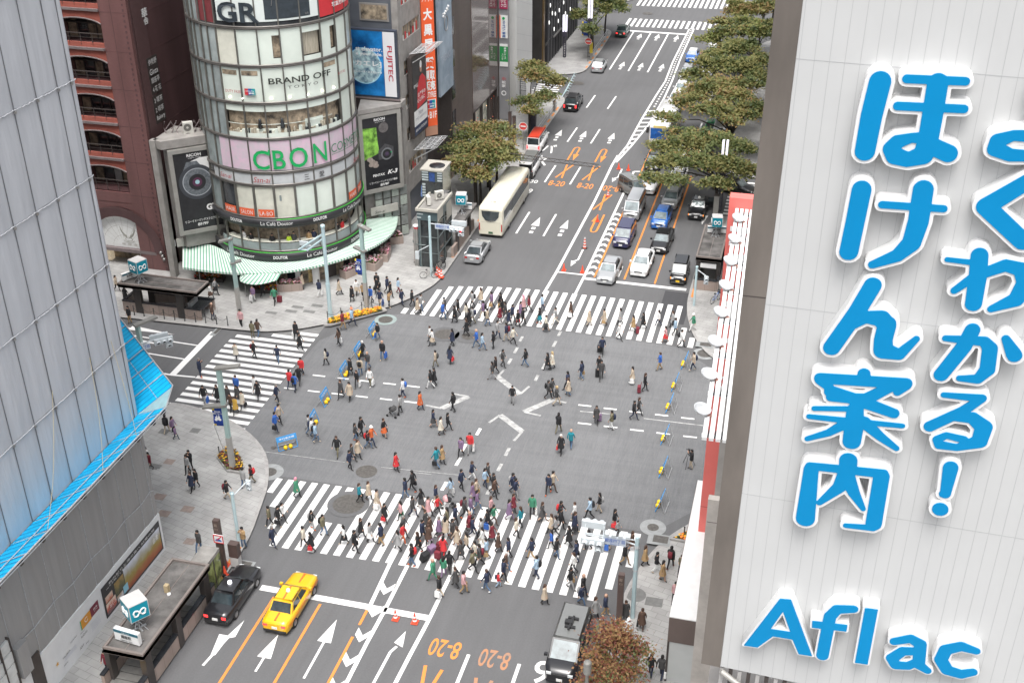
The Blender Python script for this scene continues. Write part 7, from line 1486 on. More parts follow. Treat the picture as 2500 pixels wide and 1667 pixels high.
KD = {  # L, W, H, belt z, hood z, tail z, cabin: rear base, rear top, front top, front base (x from centre), wheel radius
 'sedan': (4.6,1.74,1.44,.93,.86,.98,-1.65,-1.0,.45,1.2,.31), 'taxi': (4.7,1.7,1.5,.95,.90,.98,-1.5,-1.0,.35,.98,.31), 'coupe': (4.35,1.73,1.38,.92,.84,1.0,-1.85,-.85,.35,1.15,.31),
 'hatch': (3.9,1.69,1.5,.95,.9,.98,-1.8,-1.35,.45,1.35,.3), 'mini': (3.7,1.68,1.42,.95,.93,.95,-1.72,-1.45,.35,.85,.3), 'wagon': (4.6,1.74,1.48,.93,.88,.95,-2.15,-1.75,.45,1.3,.31), 'suv': (4.75,1.85,1.78,1.1,1.05,1.1,-2.25,-1.9,.4,1.15,.37),
 'minivan': (4.4,1.72,1.65,1.0,.95,1.0,-2.08,-1.9,.75,1.6,.31), 'bigvan': (4.9,1.84,1.92,1.12,1.08,1.12,-2.35,-2.15,.75,1.65,.34), 'van': (4.7,1.7,1.98,1.1,1.02,1.1,-2.3,-2.22,1.5,2.05,.33), 'keivan': (3.4,1.48,1.88,1.0,.95,1.0,-1.65,-1.58,1.05,1.5,.28), 'keibox': (3.4,1.48,1.72,.98,.95,.98,-1.62,-1.5,.6,1.2,.28)}
def car(kind, pos, end, hd, col, label, cat='car', lit=False, plate='w', name=None, stripe=None, lamp=None, roofcol=None, group=None, lights='clear', detail=True):
    L, W, Hh, zb, zh, zt, xrb, xrt, xft, xfb, wr = KD[kind]; a = R_(hd); hx, hy = math.cos(a), math.sin(a)
    s_ = -1 if end == 'f' else 1; off = L/2 if end in 'fr' else 0
    p = (pos[0]+s_*hx*off, pos[1]+s_*hy*off, .025)
    t = thing(name or {'taxi':'taxi'}.get(kind, 'parked_car' if False else 'car'), label, cat, p, a, group); P = PT[col]; P2 = PT[roofcol] if roofcol else P
    hw = W/2
    # lower body: stations x, top z, half width
    st = [(-L/2, zt-.16, hw*.80), (-L/2+.06, zt-.03, hw*.90), (-L/2+.35, zt, hw*.97), (xrb, zb+(zt-zb)*.8, hw), (-.4, zb, hw), (xfb, zb*.5+zh*.5+.03, hw), (xfb+.35 if xfb+.35 < L/2-.4 else (xfb+L/2)/2, zh, hw*.99), (L/2-.3, zh-.05, hw*.94), (L/2-.08, zh-.13, hw*.86), (L/2, zh-.26, hw*.74)]
    vs = []; NP = 11
    for i, (x, z, h) in enumerate(st):
        z0 = .2 if 0 < i < len(st)-1 else .32
        half = [(h*.90, z0), (h*.985, z0+.12), (h, z*.55+.1), (h*.985, z-.14), (h*.93, z-.035), (h*.6, z+.012)]
        ring = [(x, y, q) for y, q in half]+[(x, 0, z+.022)][0:0]
        ring += [(x, -y, q) for y, q in half[::-1]]
        vs += ring
    n = 12; m = MB(); fs = []
    for i in range(len(st)-1):
        for k in range(n-1): fs.append((i*n+k, i*n+k+1, (i+1)*n+k+1, (i+1)*n+k))
        fs.append((i*n+n-1, i*n, (i+1)*n, (i+1)*n+n-1))
    m.add(vs, fs, 0, True); m.add(vs[:n], [tuple(range(n))[::-1]], 0); m.add(vs[-n:], [tuple(range(n))], 0)
    m.box(-L/2+.3, L/2-.3, -hw*.9, hw*.9, .16, .24, 1)
    if stripe:
        for x0, x1, z in ((xfb+.02, L/2-.25, zh+.022), (-L/2+.15, xrb-.02, zt+.025)): m.box(x0, x1, -.05, .05, z-.03, z+.004, 2)
        for y in (-1, 1): m.box(-L/2+.25, L/2-.3, y*(hw+.004)-.004, y*(hw+.004)+.004, .62, .68, 2)
    m.build('body', [P, M_trim, stripe or P], t)
    # cabin
    hb, hr = hw*.93, hw*.72 if kind not in ('van','keivan','keibox','bigvan','minivan') else hw*.84
    zc = zb-.05; q = [(xrb-.02, hb*.94, zc), (xfb+.02, hb*.94, zc), (xft, hr, Hh-.06), (xrt, hr, Hh-.06), (xft-.12, hr*.86, Hh), (xrt+.12, hr*.86, Hh)]
    v = []
    for sg in (1, -1): v += [(x, sg*y, z) for x, y, z in q]
    m = MB(); m.add(v, [(1,0,3,2)[::-1], (6,7,8,9)[::-1], (0,6,9,3), (7,1,2,8)][0:4], 0); m.add(v, [(2,3,5,4)[::-1], (9,8,10,11)[::-1], (3,9,11,5), (8,2,4,10)], 1, True); m.add(v, [(4,5,11,10)], 1)
    if stripe: m.box(xrt+.1, xft-.1, -.05, .05, Hh-.01, Hh+.006, 2)
    if kind in ('van','bigvan','minivan','keivan','wagon','suv'):
        for k in range(5): y = -hr*.6+hr*.3*k; m.box(xrt+.2, xft-.2, y-.01, y+.01, Hh, Hh+.008, 1)
    m.build('cabin', [P, P2, stripe or P], t)
    def pane(a_, b_, c_, d_, nm, mt, f=(.06,.94,.08,.92), o=.012):
        a_, b_, c_, d_ = [np.array(z, float) for z in (a_, b_, c_, d_)]; g = lambda u, w_: (a_*(1-u)+b_*u)*(1-w_)+(d_*(1-u)+c_*u)*w_
        nn = np.cross(b_-a_, d_-a_); nn /= np.linalg.norm(nn)
        if nn@((a_+c_)/2-np.array([(xrt+xft)/2, 0, zb])) < 0: nn = -nn
        m = MB(); m.add([g(f[0],f[2])+nn*o, g(f[1],f[2])+nn*o, g(f[1],f[3])+nn*o, g(f[0],f[3])+nn*o], [(0,1,2,3)]); return m.build(nm, mt, t)
    Q = lambda i, sg: (q[i][0], sg*q[i][1], q[i][2])
    pane(Q(1,1), Q(1,-1), Q(2,-1), Q(2,1), 'windscreen', M_wsg)
    pane(Q(0,-1), Q(0,1), Q(3,1), Q(3,-1), 'rear_window', M_cg)
    cuts = [(.03,.33),(.36,.66),(.69,.97)] if kind in ('van','bigvan','minivan','suv','wagon','keivan') else [(.10,.50),(.53,.90)]
    for u0, u1 in cuts:
        pane(Q(1,-1)[0:0] or Q(0,-1), Q(1,-1), Q(2,-1), Q(3,-1), 'side_window', M_cg, (u0,u1,.16,.90)); pane(Q(1,1), Q(0,1), Q(3,1), Q(2,1), 'side_window', M_cg, (1-u1,1-u0,.16,.90))
    wb = L*.29
    for x in (-wb-.02, wb+.05):
        for sg in (-1, 1):
            m = MB(); m.lathe((0,0,0), [(wr*.62,-.1),(wr*.94,-.105),(wr,-.06),(wr,.06),(wr*.94,.105),(wr*.62,.1)], 16); o = m.build('wheel', M_tyre, t, (x, sg*(hw-.085), wr)); o.rotation_euler = (R_(90), 0, 0)
            m = MB(); m.lathe((0,0,0), [(0,.07),(wr*.2,.085),(wr*.5,.07),(wr*.62,.1)][::1], 12); m.lathe((0,0,0), [(0,-.07),(wr*.2,-.085),(wr*.5,-.07),(wr*.62,-.1)], 12); m.build('rim', M_rimw, o)
    lw = hw*.30
    for sg in (-1, 1):
        y0, y1 = sorted((sg*(hw*.80), sg*(hw*.80-lw))); m = MB(); m.box(L/2-.14, L/2+.008, y0, y1, zh-.32, zh-.17, 0)
        if lights == 'amber': m.box(L/2-.2, L/2-.02, *sorted((sg*hw*.8, sg*hw*.93)), zh-.34, zh-.2, 1)
        m.build('headlight', [M_head, M_amber], t)
        m = MB()
        if kind in ('van','bigvan','minivan','keivan','keibox','suv','wagon'): y0, y1 = sorted((sg*hw*.88, sg*hw*.70)); m.box(-L/2-.01, -L/2+.1, y0, y1, zt-.5, zt-.12)
        else: m.box(-L/2-.008, -L/2+.12, y0, y1, zt-.34, zt-.17)
        m.build('taillight', M_tailon if lit else M_tail, t)
        m = MB(); m.box(xfb-.28, xfb-.12, *sorted((sg*(hw-.02), sg*(hw+.16))), zb+.02, zb+.16); m.build('mirror', P if col != 'cream' else M_trim, t)
    m = MB(); m.box(L/2-.1, L/2+.012, -hw*.42, hw*.42, zh-.34, zh-.2, 0); m.box(L/2-.1, L/2+.016, -hw*.4, hw*.4, zh-.26, zh-.245, 1); m.build('grille', [M_trim, M_chr], t)
    m = MB(); m.box(L/2-.2, L/2+.02, -hw*.8, hw*.8, .24, .36); m.build('bumper', M_trim if kind in ('taxi','van') else P, t); m = MB(); m.box(-L/2-.02, -L/2+.2, -hw*.82, hw*.82, .26, .42); m.build('bumper', M_trim if kind in ('taxi','van','suv') else P, t)
    m = MB(); m.box(L/2, L/2+.03, -.17, .17, .36, .53); m.build('number_plate', M_platey if plate == 'y' else M_plate, t); m = MB(); m.box(-L/2-.03, -L/2, -.17, .17, .5, .66); m.build('number_plate', M_platey if plate == 'y' else M_plate, t)
    if lamp: m = MB(); m.lathe((-.2 if kind == 'taxi' else 0, 0, Hh), [(.13,0),(.13,.05),(.11,.14),(.05,.18),(0,.19)], 12); m.build('roof_lamp', lamp, t)
    return t
g = lambda T, x, y: gp(*T(x, y), .2)
car('sedan', g(Z8,655,1170), 'f', -91, 'silver', 'silver saloon first at the stop line beside the hatched strip')
car('sedan', g(Z8,960,1100), 'f', -91, 'white', 'white saloon with a large black grille at the stop line between orange lines')
car('keibox', g(Z8,1320,1170), 'f', -90, 'black', 'black box-shaped small car with a yellow number plate and lit indicators', plate='y', lights='amber')
car('sedan', g(Z8,1145,890), 'f', -92, 'black', 'black saloon with a bright grille right behind the white saloon at the stop line')
car('hatch', g(Z8,1145,668), 'f', -92, 'blue', 'bright blue hatchback queueing between the orange lines')
car('wagon', g(Z8,1235,490), 'f', -92, 'silver', 'silver estate car queueing behind the blue hatchback')
car('sedan', g(Z8,1290,290), 'f', -92, 'white', 'white saloon behind the silver estate, half under the tree')
car('minivan', g(Z8,800,840), 'f', -91, 'navy', 'dark navy people carrier queueing beside the orange line')
car('van', g(Z8,890,590), 'f', -91, 'silver', 'silver van queueing behind the navy people carrier', 'van', name='van')
car('keivan', (-17.1,116.3), 'c', -48, 'grey', 'small grey van turned across the lane beside the silver van', 'van', name='van')
car('sedan', g(Z8,1040,350), 'f', -92, 'white', 'white saloon next to the small grey van turned across the lane')
car('sedan', g(Z4,1080,1560), 'f', -91, 'black', 'black saloon peeping out from under the foliage next to the two far cones')
t = car('taxi', g(Z8,1485,583), 'f', -90, 'black', 'black taxi at the department store kerb with its rear door open', 'taxi', lights='amber', lamp=M_white)
m = MB(); m.obox((-.75,.85,.3), (-.25,.95,0), (.05,.015,0), (0,0,.65)); m.obox((-.75,.85,.95), (-.25,.95,0), (.03,.01,0), (0,0,.5), 1); m.build('door', [PT['black'], M_cg], t)
car('sedan', (-6.6,119.6), 'c', -20, 'black', 'dark car turning over the side street zebra behind the tree trunk')
car('coupe', g(Z7,940,982), 'r', 91, 'silver', 'silver coupe with red tail lights behind the cream coach')
car('van', g(Z7,1430,200), 'r', 91, 'white', 'white van with a grey roof and its tailgate lifted behind the ambulance', 'van', name='van', roofcol='grey')
m = MB(); o_ = COL.objects
tv = [o for o in bpy.data.objects if o.get('label', '').startswith('white van with a grey roof')][0]
m.obox((-2.3,-.78,1.95), (-1.05,0,.1), (0,1.56,0), (0,0,.05)); m.build('tailgate', PT['white'], tv); m = MB(); m.box(-2.37,-2.33,-.7,.7,.55,1.8, 0); m.box(-2.4,-2.34,-.5,0,.6,1.2, 1); m.build('load_bay', [M_trim, M_cubew], tv)
amb = car('van', g(Z3,1870,1392), 'r', 91, 'white', 'white ambulance with a red roof at the kerb ahead of the open van', 'ambulance', name='ambulance', roofcol='red', lit=True)
car('suv', g(Z4,340,1015), 'r', 91, 'black', 'black off-roader parked at the kerb beyond the middle tree', lit=True)
car('hatch', g(Z4,585,662), 'r', 91, 'silver', 'silver hatchback at the kerb before the side street zebra')
car('sedan', g(Z4,800,340), 'r', 91, 'dgreen', 'dark green saloon at the kerb next to the far stop line', lit=True)
car('mini', g(Z4,1440,570), 'f', -91, 'blue', 'small blue car with a white roof coming down the far lane', roofcol='white')
car('wagon', g(Z4,1385,735), 'f', -91, 'silver', 'silver estate car half hidden by leaves behind which comes the small blue car')
car('sedan', g(Z4,1335,880), 'f', -91, 'white', 'white car at the dotted median under the leaves, the farther of two'); car('hatch', (-16.6,146.0), 'f', -91, 'white', 'white car at the dotted median under the leaves, the nearer of two')
car('taxi', g(Z4,1610,1265), 'f', -90, 'green', 'bright green taxi seen through the branches', 'taxi', lamp=M_white)
car('van', g(Z4,1690,1310), 'f', -89, 'white', 'white van under the tree beside the green taxi', 'van', name='van')
car('taxi', g(Z4,1500,1415), 'f', -91, 'amber', 'pale yellow taxi under the tree ahead of the green taxi', 'taxi', lamp=M_white)
car('sedan', g(Z4,1365,1480), 'f', -91, 'white', 'white roofed car under the lowest branches beside the pale yellow taxi')
for i, (x, y) in enumerate(((-14.5,174), (-14.3,167.5), (-14.0,160.4))): car('sedan' if i else 'hatch', (x, y), 'f', -91, 'white', 'white car queueing behind the leaves of the far avenue trees', group='white cars behind the far avenue trees')
M_ors = mat('taxi_stripe', (.72,.13,.02), .35, coat=.5)
car('taxi', g(Y6,640,1548), 'r', 90, 'yellow', 'yellow taxi with orange stripes waiting at the near stop line', 'taxi', lit=True, lamp=M_white, stripe=M_ors)
car('taxi', g(Y6,100,1470), 'r', 90, 'black', 'black taxi with a round white roof lamp at the near kerb by the cones', 'taxi', lit=True, lamp=mat('roof_lamp_lit', (.85,.85,.95), .4, emit=1.2))
alp = car('bigvan', g(Y7,1065,1572), 'f', -90.5, 'black', 'large black people carrier with a grey roof and roof fitting beside the crimson tree', 'car', roofcol='grey')
m = MB(); m.box(-.9,-.75,-.25,.35,1.93,2.05); m.box(-.2,-.05,-.3,.3,1.93,2.05); m.obox((-.95,0,2.0), (1.1,-.1,0), (0,.12,0), (0,0,.1)); m.box(-.6,-.3,-.35,.1,1.93,2.12); m.build('roof_fitting', M_trim, alp)
def bus(pos, end, hd, L, Hh, lower, label, kind):
    W = 2.48; hw = W/2; a = R_(hd); s_ = -1 if end == 'f' else 1; t = thing('coach' if kind == 'coach' else 'city_bus', label, 'bus', (pos[0]+s_*math.cos(a)*L/2, pos[1]+s_*math.sin(a)*L/2, .03), a)
    st = [(-L/2,.94,Hh-.3,.35), (-L/2+.06,.97,Hh-.12,.3), (-L/2+.3,1,Hh,.28), (L/2-.5,1,Hh,.28), (L/2-.15,.98,Hh-.1,.3), (L/2,.93,Hh-.35,.35)]; vs = []; n = 14
    for x, k, zt, z0 in st:
        half = [(hw*k*.96,z0),(hw*k,z0+.25),(hw*k,zt*.5),(hw*k*.99,zt-.45),(hw*k*.96,zt-.16),(hw*k*.86,zt-.035),(hw*k*.5,zt)]; vs += [(x,y,z) for y, z in half]+[(x,-y,z) for y, z in half[::-1]]
    m = MB(); fs = []
    for i in range(len(st)-1):
        for k in range(n): fs.append((i*n+k, i*n+(k+1)%n, (i+1)*n+(k+1)%n, (i+1)*n+k))
    m.add(vs, fs, 0, True); m.add(vs[:n], [tuple(range(n))[::-1]]); m.add(vs[-n:], [tuple(range(n))]); m.build('body', lower, t)
    for sg in (-1, 1):
        for k in range(9):
            m = MB(); x0 = -L/2+.5+k*(L-1.3)/9; m.box(x0+.02, x0+(L-1.3)/9-.02, *sorted((sg*(hw-.02), sg*(hw+.012))), 1.55, Hh-.55); m.build('side_window', M_cg, t)
    m = MB(); pts = [(-hw*.72,Hh-.42),(-hw*.66,Hh-1.0),(-hw*.4,Hh-1.42),(0,Hh-1.55),(hw*.4,Hh-1.42),(hw*.66,Hh-1.0),(hw*.72,Hh-.42)]; m.add([(-L/2-.04,-y,z) for y, z in pts], [tuple(range(7))]); m.build('rear_window', M_cg, t)
    m = MB(); m.box(L/2-.02,L/2+.03,-hw*.85,hw*.85,1.2,Hh-.55); m.build('windscreen', M_wsg if kind == 'coach' else mat('blue_screen', (.02,.12,.42), .15, .4, 2), t)
    for sg in (-1, 1):
        m = MB(); m.box(-L/2-.03,-L/2+.1,*sorted((sg*hw*.86,sg*hw*.94)),.75,1.5,0); m.build('taillight', M_tail, t); m = MB(); m.box(L/2-.05,L/2+.03,*sorted((sg*hw*.9,sg*hw*.6)),.6,.85); m.build('headlight', M_head, t)
        m = MB(); m.box(L/2-.15,L/2+.25,*sorted((sg*(hw+.02),sg*(hw+.3))),1.9,2.5); m.build('mirror', M_trim, t)
        for x in (-L/2+2.6, L/2-2.4): m = MB(); m.lathe((0,0,0), [(.3,-.12),(.48,-.13),(.5,0),(.48,.13),(.3,.12)], 16); o = m.build('wheel', M_tyre, t, (x, sg*(hw-.13), .5)); o.rotation_euler = (R_(90),0,0); m = MB(); m.lathe((0,0,0), [(0,.1),(.3,.12)], 12); m.lathe((0,0,0), [(0,-.1),(.3,-.12)], 12); m.build('rim', M_rimw, o)
    m = MB(); m.box(-L/2-.03,-L/2,-.22,.22,.45,.65); m.build('number_plate', mat('plate_green', (.05,.12,.06), .5), t); m = MB(); m.box(-L/2-.02,-L/2+.1,-hw*.85,hw*.85,.34,.42,0); m.box(-L/2-.012,-L/2,-hw*.8,hw*.8,1.62,1.65,0); m.build('bumper', mat('cream_seam', (.45,.43,.36), .5), t)
    m = MB()
    if kind == 'coach':
        put_text(m, '18', (-L/2+1.3,0,Hh+.01), (0,-1,0), (1,0,0), 0, w=.5, h=.4); put_text(m, 'ASTIC SITE', (.5,-hw-.01,1.15), (1,0,0), (0,0,1), 0, w=4.6, h=.42); put_text(m, 'ASTIC', (-L/2-.03,0,1.78), (0,-1,0), (0,0,1), 0, w=.75, h=.12)
    else: m.box(-L/2+.3,L/2-.3,-hw-.01,hw+.01,1.1,1.3,0); m.box(L/2-.02,L/2+.035,-hw*.6,hw*.6,Hh-.5,Hh-.2,0)
    m.build('lettering', mat('faint_brown', (.30,.27,.22), .5) if kind == 'coach' else PT['amber'], t); return t
bus(g(Z7,1112,735), 'r', 90.6, 11.6, 3.25, PT['cream'], 'long cream coach parked beside the lift tower and trees', 'coach'); bus(g(Z4,1150,1345), 'f', -91, 9.5, 3.0, PT['white'], 'white and yellow city bus with a blue windscreen under the branches', 'city')
# bicycles
def bicycle(p, rz, c_, label, group=None):
    t = thing('bicycle', label, 'bicycle', (*p, .16), rz, group); 
    for x in (-.52, .52):
        m = MB(); m.tube([(.33*math.cos(a), 0, .33+.33*math.sin(a)) for a in np.linspace(0, 6.283, 19)], .022, 5)
        o = m.build('wheel', M_tyre, t, (x, 0, 0)); m = MB()
        for k in range(6): m.tube([(.32*math.cos(k*.524),0,.33+.32*math.sin(k*.524)), (-.32*math.cos(k*.524),0,.33-.32*math.sin(k*.524))], .004, 3)
        m.build('spoke', M_alub, o)
    m = MB(); 
    for a, b in (((-.52,0,.33),(-.15,0,.75)), ((-.52,0,.33),(-.05,0,.3)), ((-.05,0,.3),(-.2,0,.85)), ((-.05,0,.3),(.36,0,.72)), ((-.17,0,.74),(.36,0,.78)), ((.52,0,.33),(.34,0,.95))): m.tube([a, b], .022, 6)
    m.build('frame', c_, t); m = MB(); m.tube([(.34,-.28,.98),(.3,0,.95),(.34,.28,.98)], .016, 5); m.build('handlebar', M_steel, t); m = MB(); m.lathe((-.22,0,.86), [(0,0),(.1,0),(.08,.06),(0,.07)], 8); m.build('saddle', M_trim, t); m = MB(); m.box(.42,.68,-.16,.16,.72,.95); m.build('basket', M_trim, t); return t
c_ = gp(*RA(262,1085), .15); bicycle(c_[:2], R_(62), PT['blue'], 'blue bicycle wheeled by the woman by the coral red sign')
for i, (T, x, y, rz) in enumerate(((RF,1340,1420,20), (RF,1500,1300,55), (RF,1530,1270,70))): c_ = gp(*T(x, y), .15); bicycle(c_[:2], R_(rz), MATS['painted_aluminium'], ('silver bicycle with a white box on its carrier by the signal pole', 'silver bicycle leaning nearest the lift tower glass', 'dark bicycle at the kerb end by the striped cones')[i])
# ================================================================== TREES
def leafmat(name, c):
    m = bpy.data.materials.new(name); m.use_nodes = True; n = m.node_tree; b = n.nodes['Principled BSDF']; b.inputs['Roughness'].default_value = .6; b.inputs['Specular IOR Level'].default_value = .3; b.inputs['Base Color'].default_value = (*c, 1)
    tr = n.nodes.new('ShaderNodeBsdfTranslucent'); tr.inputs[0].default_value = (c[0]*1.2, c[1]*1.3, c[2], 1); mx = n.nodes.new('ShaderNodeMixShader'); mx.inputs[0].default_value = .3
    n.links.new(b.outputs[0], mx.inputs[1]); n.links.new(tr.outputs[0], mx.inputs[2]); n.links.new(mx.outputs[0], n.nodes['Material Output'].inputs[0]); return m
LM = [leafmat('leaf_deep', (.055,.080,.032)), leafmat('leaf_green', (.115,.140,.05)), leafmat('leaf_olive_t', (.20,.19,.07)), leafmat('leaf_bronze', (.26,.17,.075)), leafmat('leaf_rust', (.30,.16,.075)), leafmat('leaf_crimson', (.20,.07,.05)), leafmat('leaf_lime', (.17,.20,.06))]
M_bark = mat('bark', (.05,.043,.038), .9, .3, 3, bump=.3)
def tree(base, hgt, blobs, n, mix, label, stems=1, leaf=.19, seed=0, group='avenue trees'):
    rr = random.Random(seed); t = thing('street_tree', label, 'tree', (base[0], base[1], .15), 0, group)
    B = np.array(base[:2])
    m = MB(); tw_ = []
    for s_ in range(stems):
        dx, dy = (rr.uniform(-.5,.5)*(stems > 1), rr.uniform(-.9,.9)*(stems > 1)); h0 = hgt*.42
        m.tube([(dx,dy,0),(dx*1.1,dy*1.1,h0*.5),(dx*1.2+rr.uniform(-.15,.15),dy*1.2,h0)], [.17,.14,.11], 8); tw_.append((dx*1.2,dy*1.2,h0))
    tips = []
    for (bx, by, bz, rx, ry, rz) in blobs:
        s0 = min(tw_, key=lambda q: (q[0]-bx+B[0])**2+(q[1]-by+B[1])**2); e = np.array([bx-B[0], by-B[1], bz-.15-rz*.3]); a = np.array(s0); mid = a+(e-a)*.5+np.array([0,0,.25*np.linalg.norm(e-a)*.4]); m.tube([a, mid, e], [.09,.06,.03], 6)
        for k in range(5):
            q = e+np.array([rr.uniform(-.7,.7)*rx, rr.uniform(-.7,.7)*ry, rr.uniform(-.1,.6)*rz]); m.tube([mid+(e-mid)*rr.uniform(.2,.9), q], [.03,.012], 5)
    m.build('trunk', M_bark, t)
    rng = np.random.default_rng(seed); V = []; Fc = []; MI = []
    vol = np.array([b[3]*b[4]*b[5] for b in blobs])**.75; vol = vol/vol.sum()
    for (bx, by, bz, rx, ry, rz), w_ in zip(blobs, vol):
        k = int(n*w_); nc = max(6, int(10*(rx*ry)**.5))
        d = rng.normal(size=(nc, 3)); d /= np.linalg.norm(d, axis=1)[:, None]; d[:, 2] = np.abs(d[:, 2])*1.1-.25; cc = d*np.array([rx, ry, rz])*rng.uniform(.45, 1.0, (nc, 1))  # spray centres, mostly toward the shell
        tone = rng.random(nc); ci = rng.integers(0, nc, k)
        sp = rng.normal(size=(k, 3))*np.array([.46, .46, .17])*(.75+.12*rx)
        P = cc[ci]+sp; P[:, 2] -= .10*np.hypot(sp[:, 0], sp[:, 1])
        P += np.array([bx-B[0], by-B[1], bz-.15])
        an = rng.uniform(0, 6.283, k); tl = rng.normal(0, .45, (k, 2)); sz = leaf*rng.uniform(.55, 1.25, k)
        for i in range(k):
            ca, sa = math.cos(an[i])*sz[i], math.sin(an[i])*sz[i]; p = P[i]; o = len(V); tz, tz2 = tl[i]
            V += [(p[0]+ca, p[1]+sa, p[2]+tz*sz[i]), (p[0]-sa*.55, p[1]+ca*.55, p[2]+tz2*sz[i]*.6), (p[0]-ca, p[1]-sa, p[2]-tz*sz[i]), (p[0]+sa*.55, p[1]-ca*.55, p[2]-tz2*sz[i]*.6)]
            Fc.append((o, o+1, o+2, o+3)); q = tone[ci[i]]*.72+rng.random()*.28; MI.append(mix[min(len(mix)-1, int(q*len(mix)))])
    me = bpy.data.meshes.new('crown'); me.from_pydata(V, [], Fc)
    for q in LM: me.materials.append(q)
    me.polygons.foreach_set('material_index', MI); me.update(); o = bpy.data.objects.new('crown', me); COL.objects.link(o); o.parent = t; return t
GA = [0,1,1,1,2,2,2,1,2,3]; GB = [0,1,1,2,1,2,0,1]; GC = [0,1,1,2,2,2,3,2,3]; GR_ = [5,5,4,3,5,1,4,3]
tree((-31.9,108.6), 7, [(-32.2,109.8,5.6,2.7,2.6,1.3),(-33.6,107.6,5.0,1.7,1.6,1.0),(-30.2,109.8,5.0,1.7,2.0,1.0),(-31.6,107.2,4.4,1.8,1.4,.9),(-31.2,112.0,5.6,2.2,2.2,1.2),(-29.4,112.2,4.6,1.4,1.6,.8)], 11000, GC, 'broad bronze-green tree behind the lift tower over the coach', 3, .17, 1)
tree((-31.9,113.5), 7, [(-33.8,114.6,5.8,2.3,2.6,1.3),(-31.4,115.2,6.0,2.2,2.3,1.1),(-34.8,111.8,5.2,1.5,1.8,1.0)], 5000, GC, 'bronze-green tree standing just behind the broad tree by the coach', 2, .17, 2)
tree((-31.8,130.6), 7, [(-31.6,134.8,6.6,2.2,2.4,1.0),(-33.0,137.0,6.6,1.7,2.2,.9),(-29.6,134.6,5.7,1.5,1.5,.9),(-31.6,129.6,4.8,1.7,1.5,.9),(-31.0,127.6,4.3,1.3,1.2,.7),(-30.2,131.2,5.0,1.3,1.4,.8)], 7500, GC, 'rusty-topped tree before the white panelled building', 1, .18, 3)
tree((-31.3,169.5), 8, [(-31.0,170.5,6.6,2.6,3.4,1.6),(-32.8,167,5.6,1.8,2.4,1.2),(-29.2,172.5,5.8,1.7,2.2,1.2),(-31.2,163.6,4.6,1.3,1.8,1.0)], 7000, GB, 'dark green tree beside the far lit lamp column', 2, .2, 4)
tree((-31.4,177.5), 8, [(-31.4,178.5,6.6,2.6,3.2,1.6),(-29.4,176.6,5.4,1.6,2,1.1),(-33,176,6,1.6,2,1.2)], 6000, GB, 'dark green tree at the far crossing kerb', 1, .2, 5)
tree((-8.0,114.3), 7.5, [(-10.6,113.4,5.4,2.6,1.9,.8),(-7.4,113.0,5.6,2.6,2.0,.9),(-13.2,113.4,4.9,1.9,1.5,.7),(-9.6,116.8,6.4,2.8,2.0,.9),(-14.2,116.6,5.4,1.8,1.4,.6),(-6.2,116.2,6.2,2.0,1.8,.9),(-11.6,109.8,4.6,1.9,1.2,.6),(-8.2,109.4,4.8,1.9,1.3,.6),(-14.2,110.6,4.4,1.2,.9,.5),(-5.2,112.6,5.0,1.5,1.8,.8),(-12.2,117.6,5.6,2.2,1.8,.8)], 15500, GA, 'layered olive tree nearest the coral red sign, over the zebra', 1, .18, 6)
tree((-7.9,128.5), 7.5, [(-12.6,129.6,6.2,2.6,2.3,1.0),(-9.6,128.2,6.0,2.5,2.0,1.0),(-15.2,126.8,5.2,1.9,1.5,.7),(-7.0,126.6,5.8,1.9,1.9,.9),(-11.2,133.2,6.8,2.8,2.2,1.0),(-8.2,132.2,6.6,2.2,2.2,1.0),(-13.0,123.6,4.6,2.4,1.2,.6),(-9.2,122.8,4.8,2.2,1.3,.6),(-6.0,129.6,6.2,1.8,2.4,1.0),(-10.4,137.0,6.2,2.6,2.2,1.0),(-7.2,137.4,6.2,2.2,2.2,1.0),(-13.2,136.6,5.2,1.6,1.6,.8)], 17500, GC, 'broad rust-tinged tree over the city bus', 1, .19, 7)
tree((-7.9,144.5), 7.5, [(-11.6,145,6.4,2.7,2.6,1.2),(-8.6,144.4,6.4,2.4,2.6,1.2),(-14.2,142.6,5.4,1.6,1.7,.8),(-10.2,150,6.8,2.4,2.6,1.1),(-6.6,148,6.2,1.8,2.4,1.0),(-6.4,142,6.0,1.6,2.2,1.0),(-9.4,154,6.4,2.4,2.2,1.1),(-12.6,152.6,5.6,1.5,1.6,.8)], 13500, GA, 'olive tree with a rusty crest third along the department store side', 1, .2, 8)
tree((-7.9,160), 7.5, [(-11.4,160.5,6.2,2.5,2.8,1.1),(-8.2,160.5,6.6,2.2,2.8,1.2),(-14.0,159.6,5.4,1.5,1.9,.9),(-6.4,164,6.4,1.8,2.6,1.1),(-10,165.6,6.4,2.2,2.4,1.1)], 10500, [1,2,2,6,2,1,0,3], 'yellow-green tree fourth along the department store side', 1, .21, 9)
tree((-7.9,172), 8, [(-11,172.5,6.6,2.6,3.2,1.4),(-7.8,173,6.8,2.2,3.0,1.4),(-13.4,169,5.2,1.5,2.2,.9)], 8000, GC, 'rust-brown tree fifth along the department store side', 1, .22, 10)
tree((-8.2,184), 8, [(-11,185,6.4,2.6,3.2,1.4),(-8,186,6.6,2.4,3,1.4)], 6500, [1,2,6,2,1,0], 'green tree beyond the far zebra crossing', 1, .22, 11)
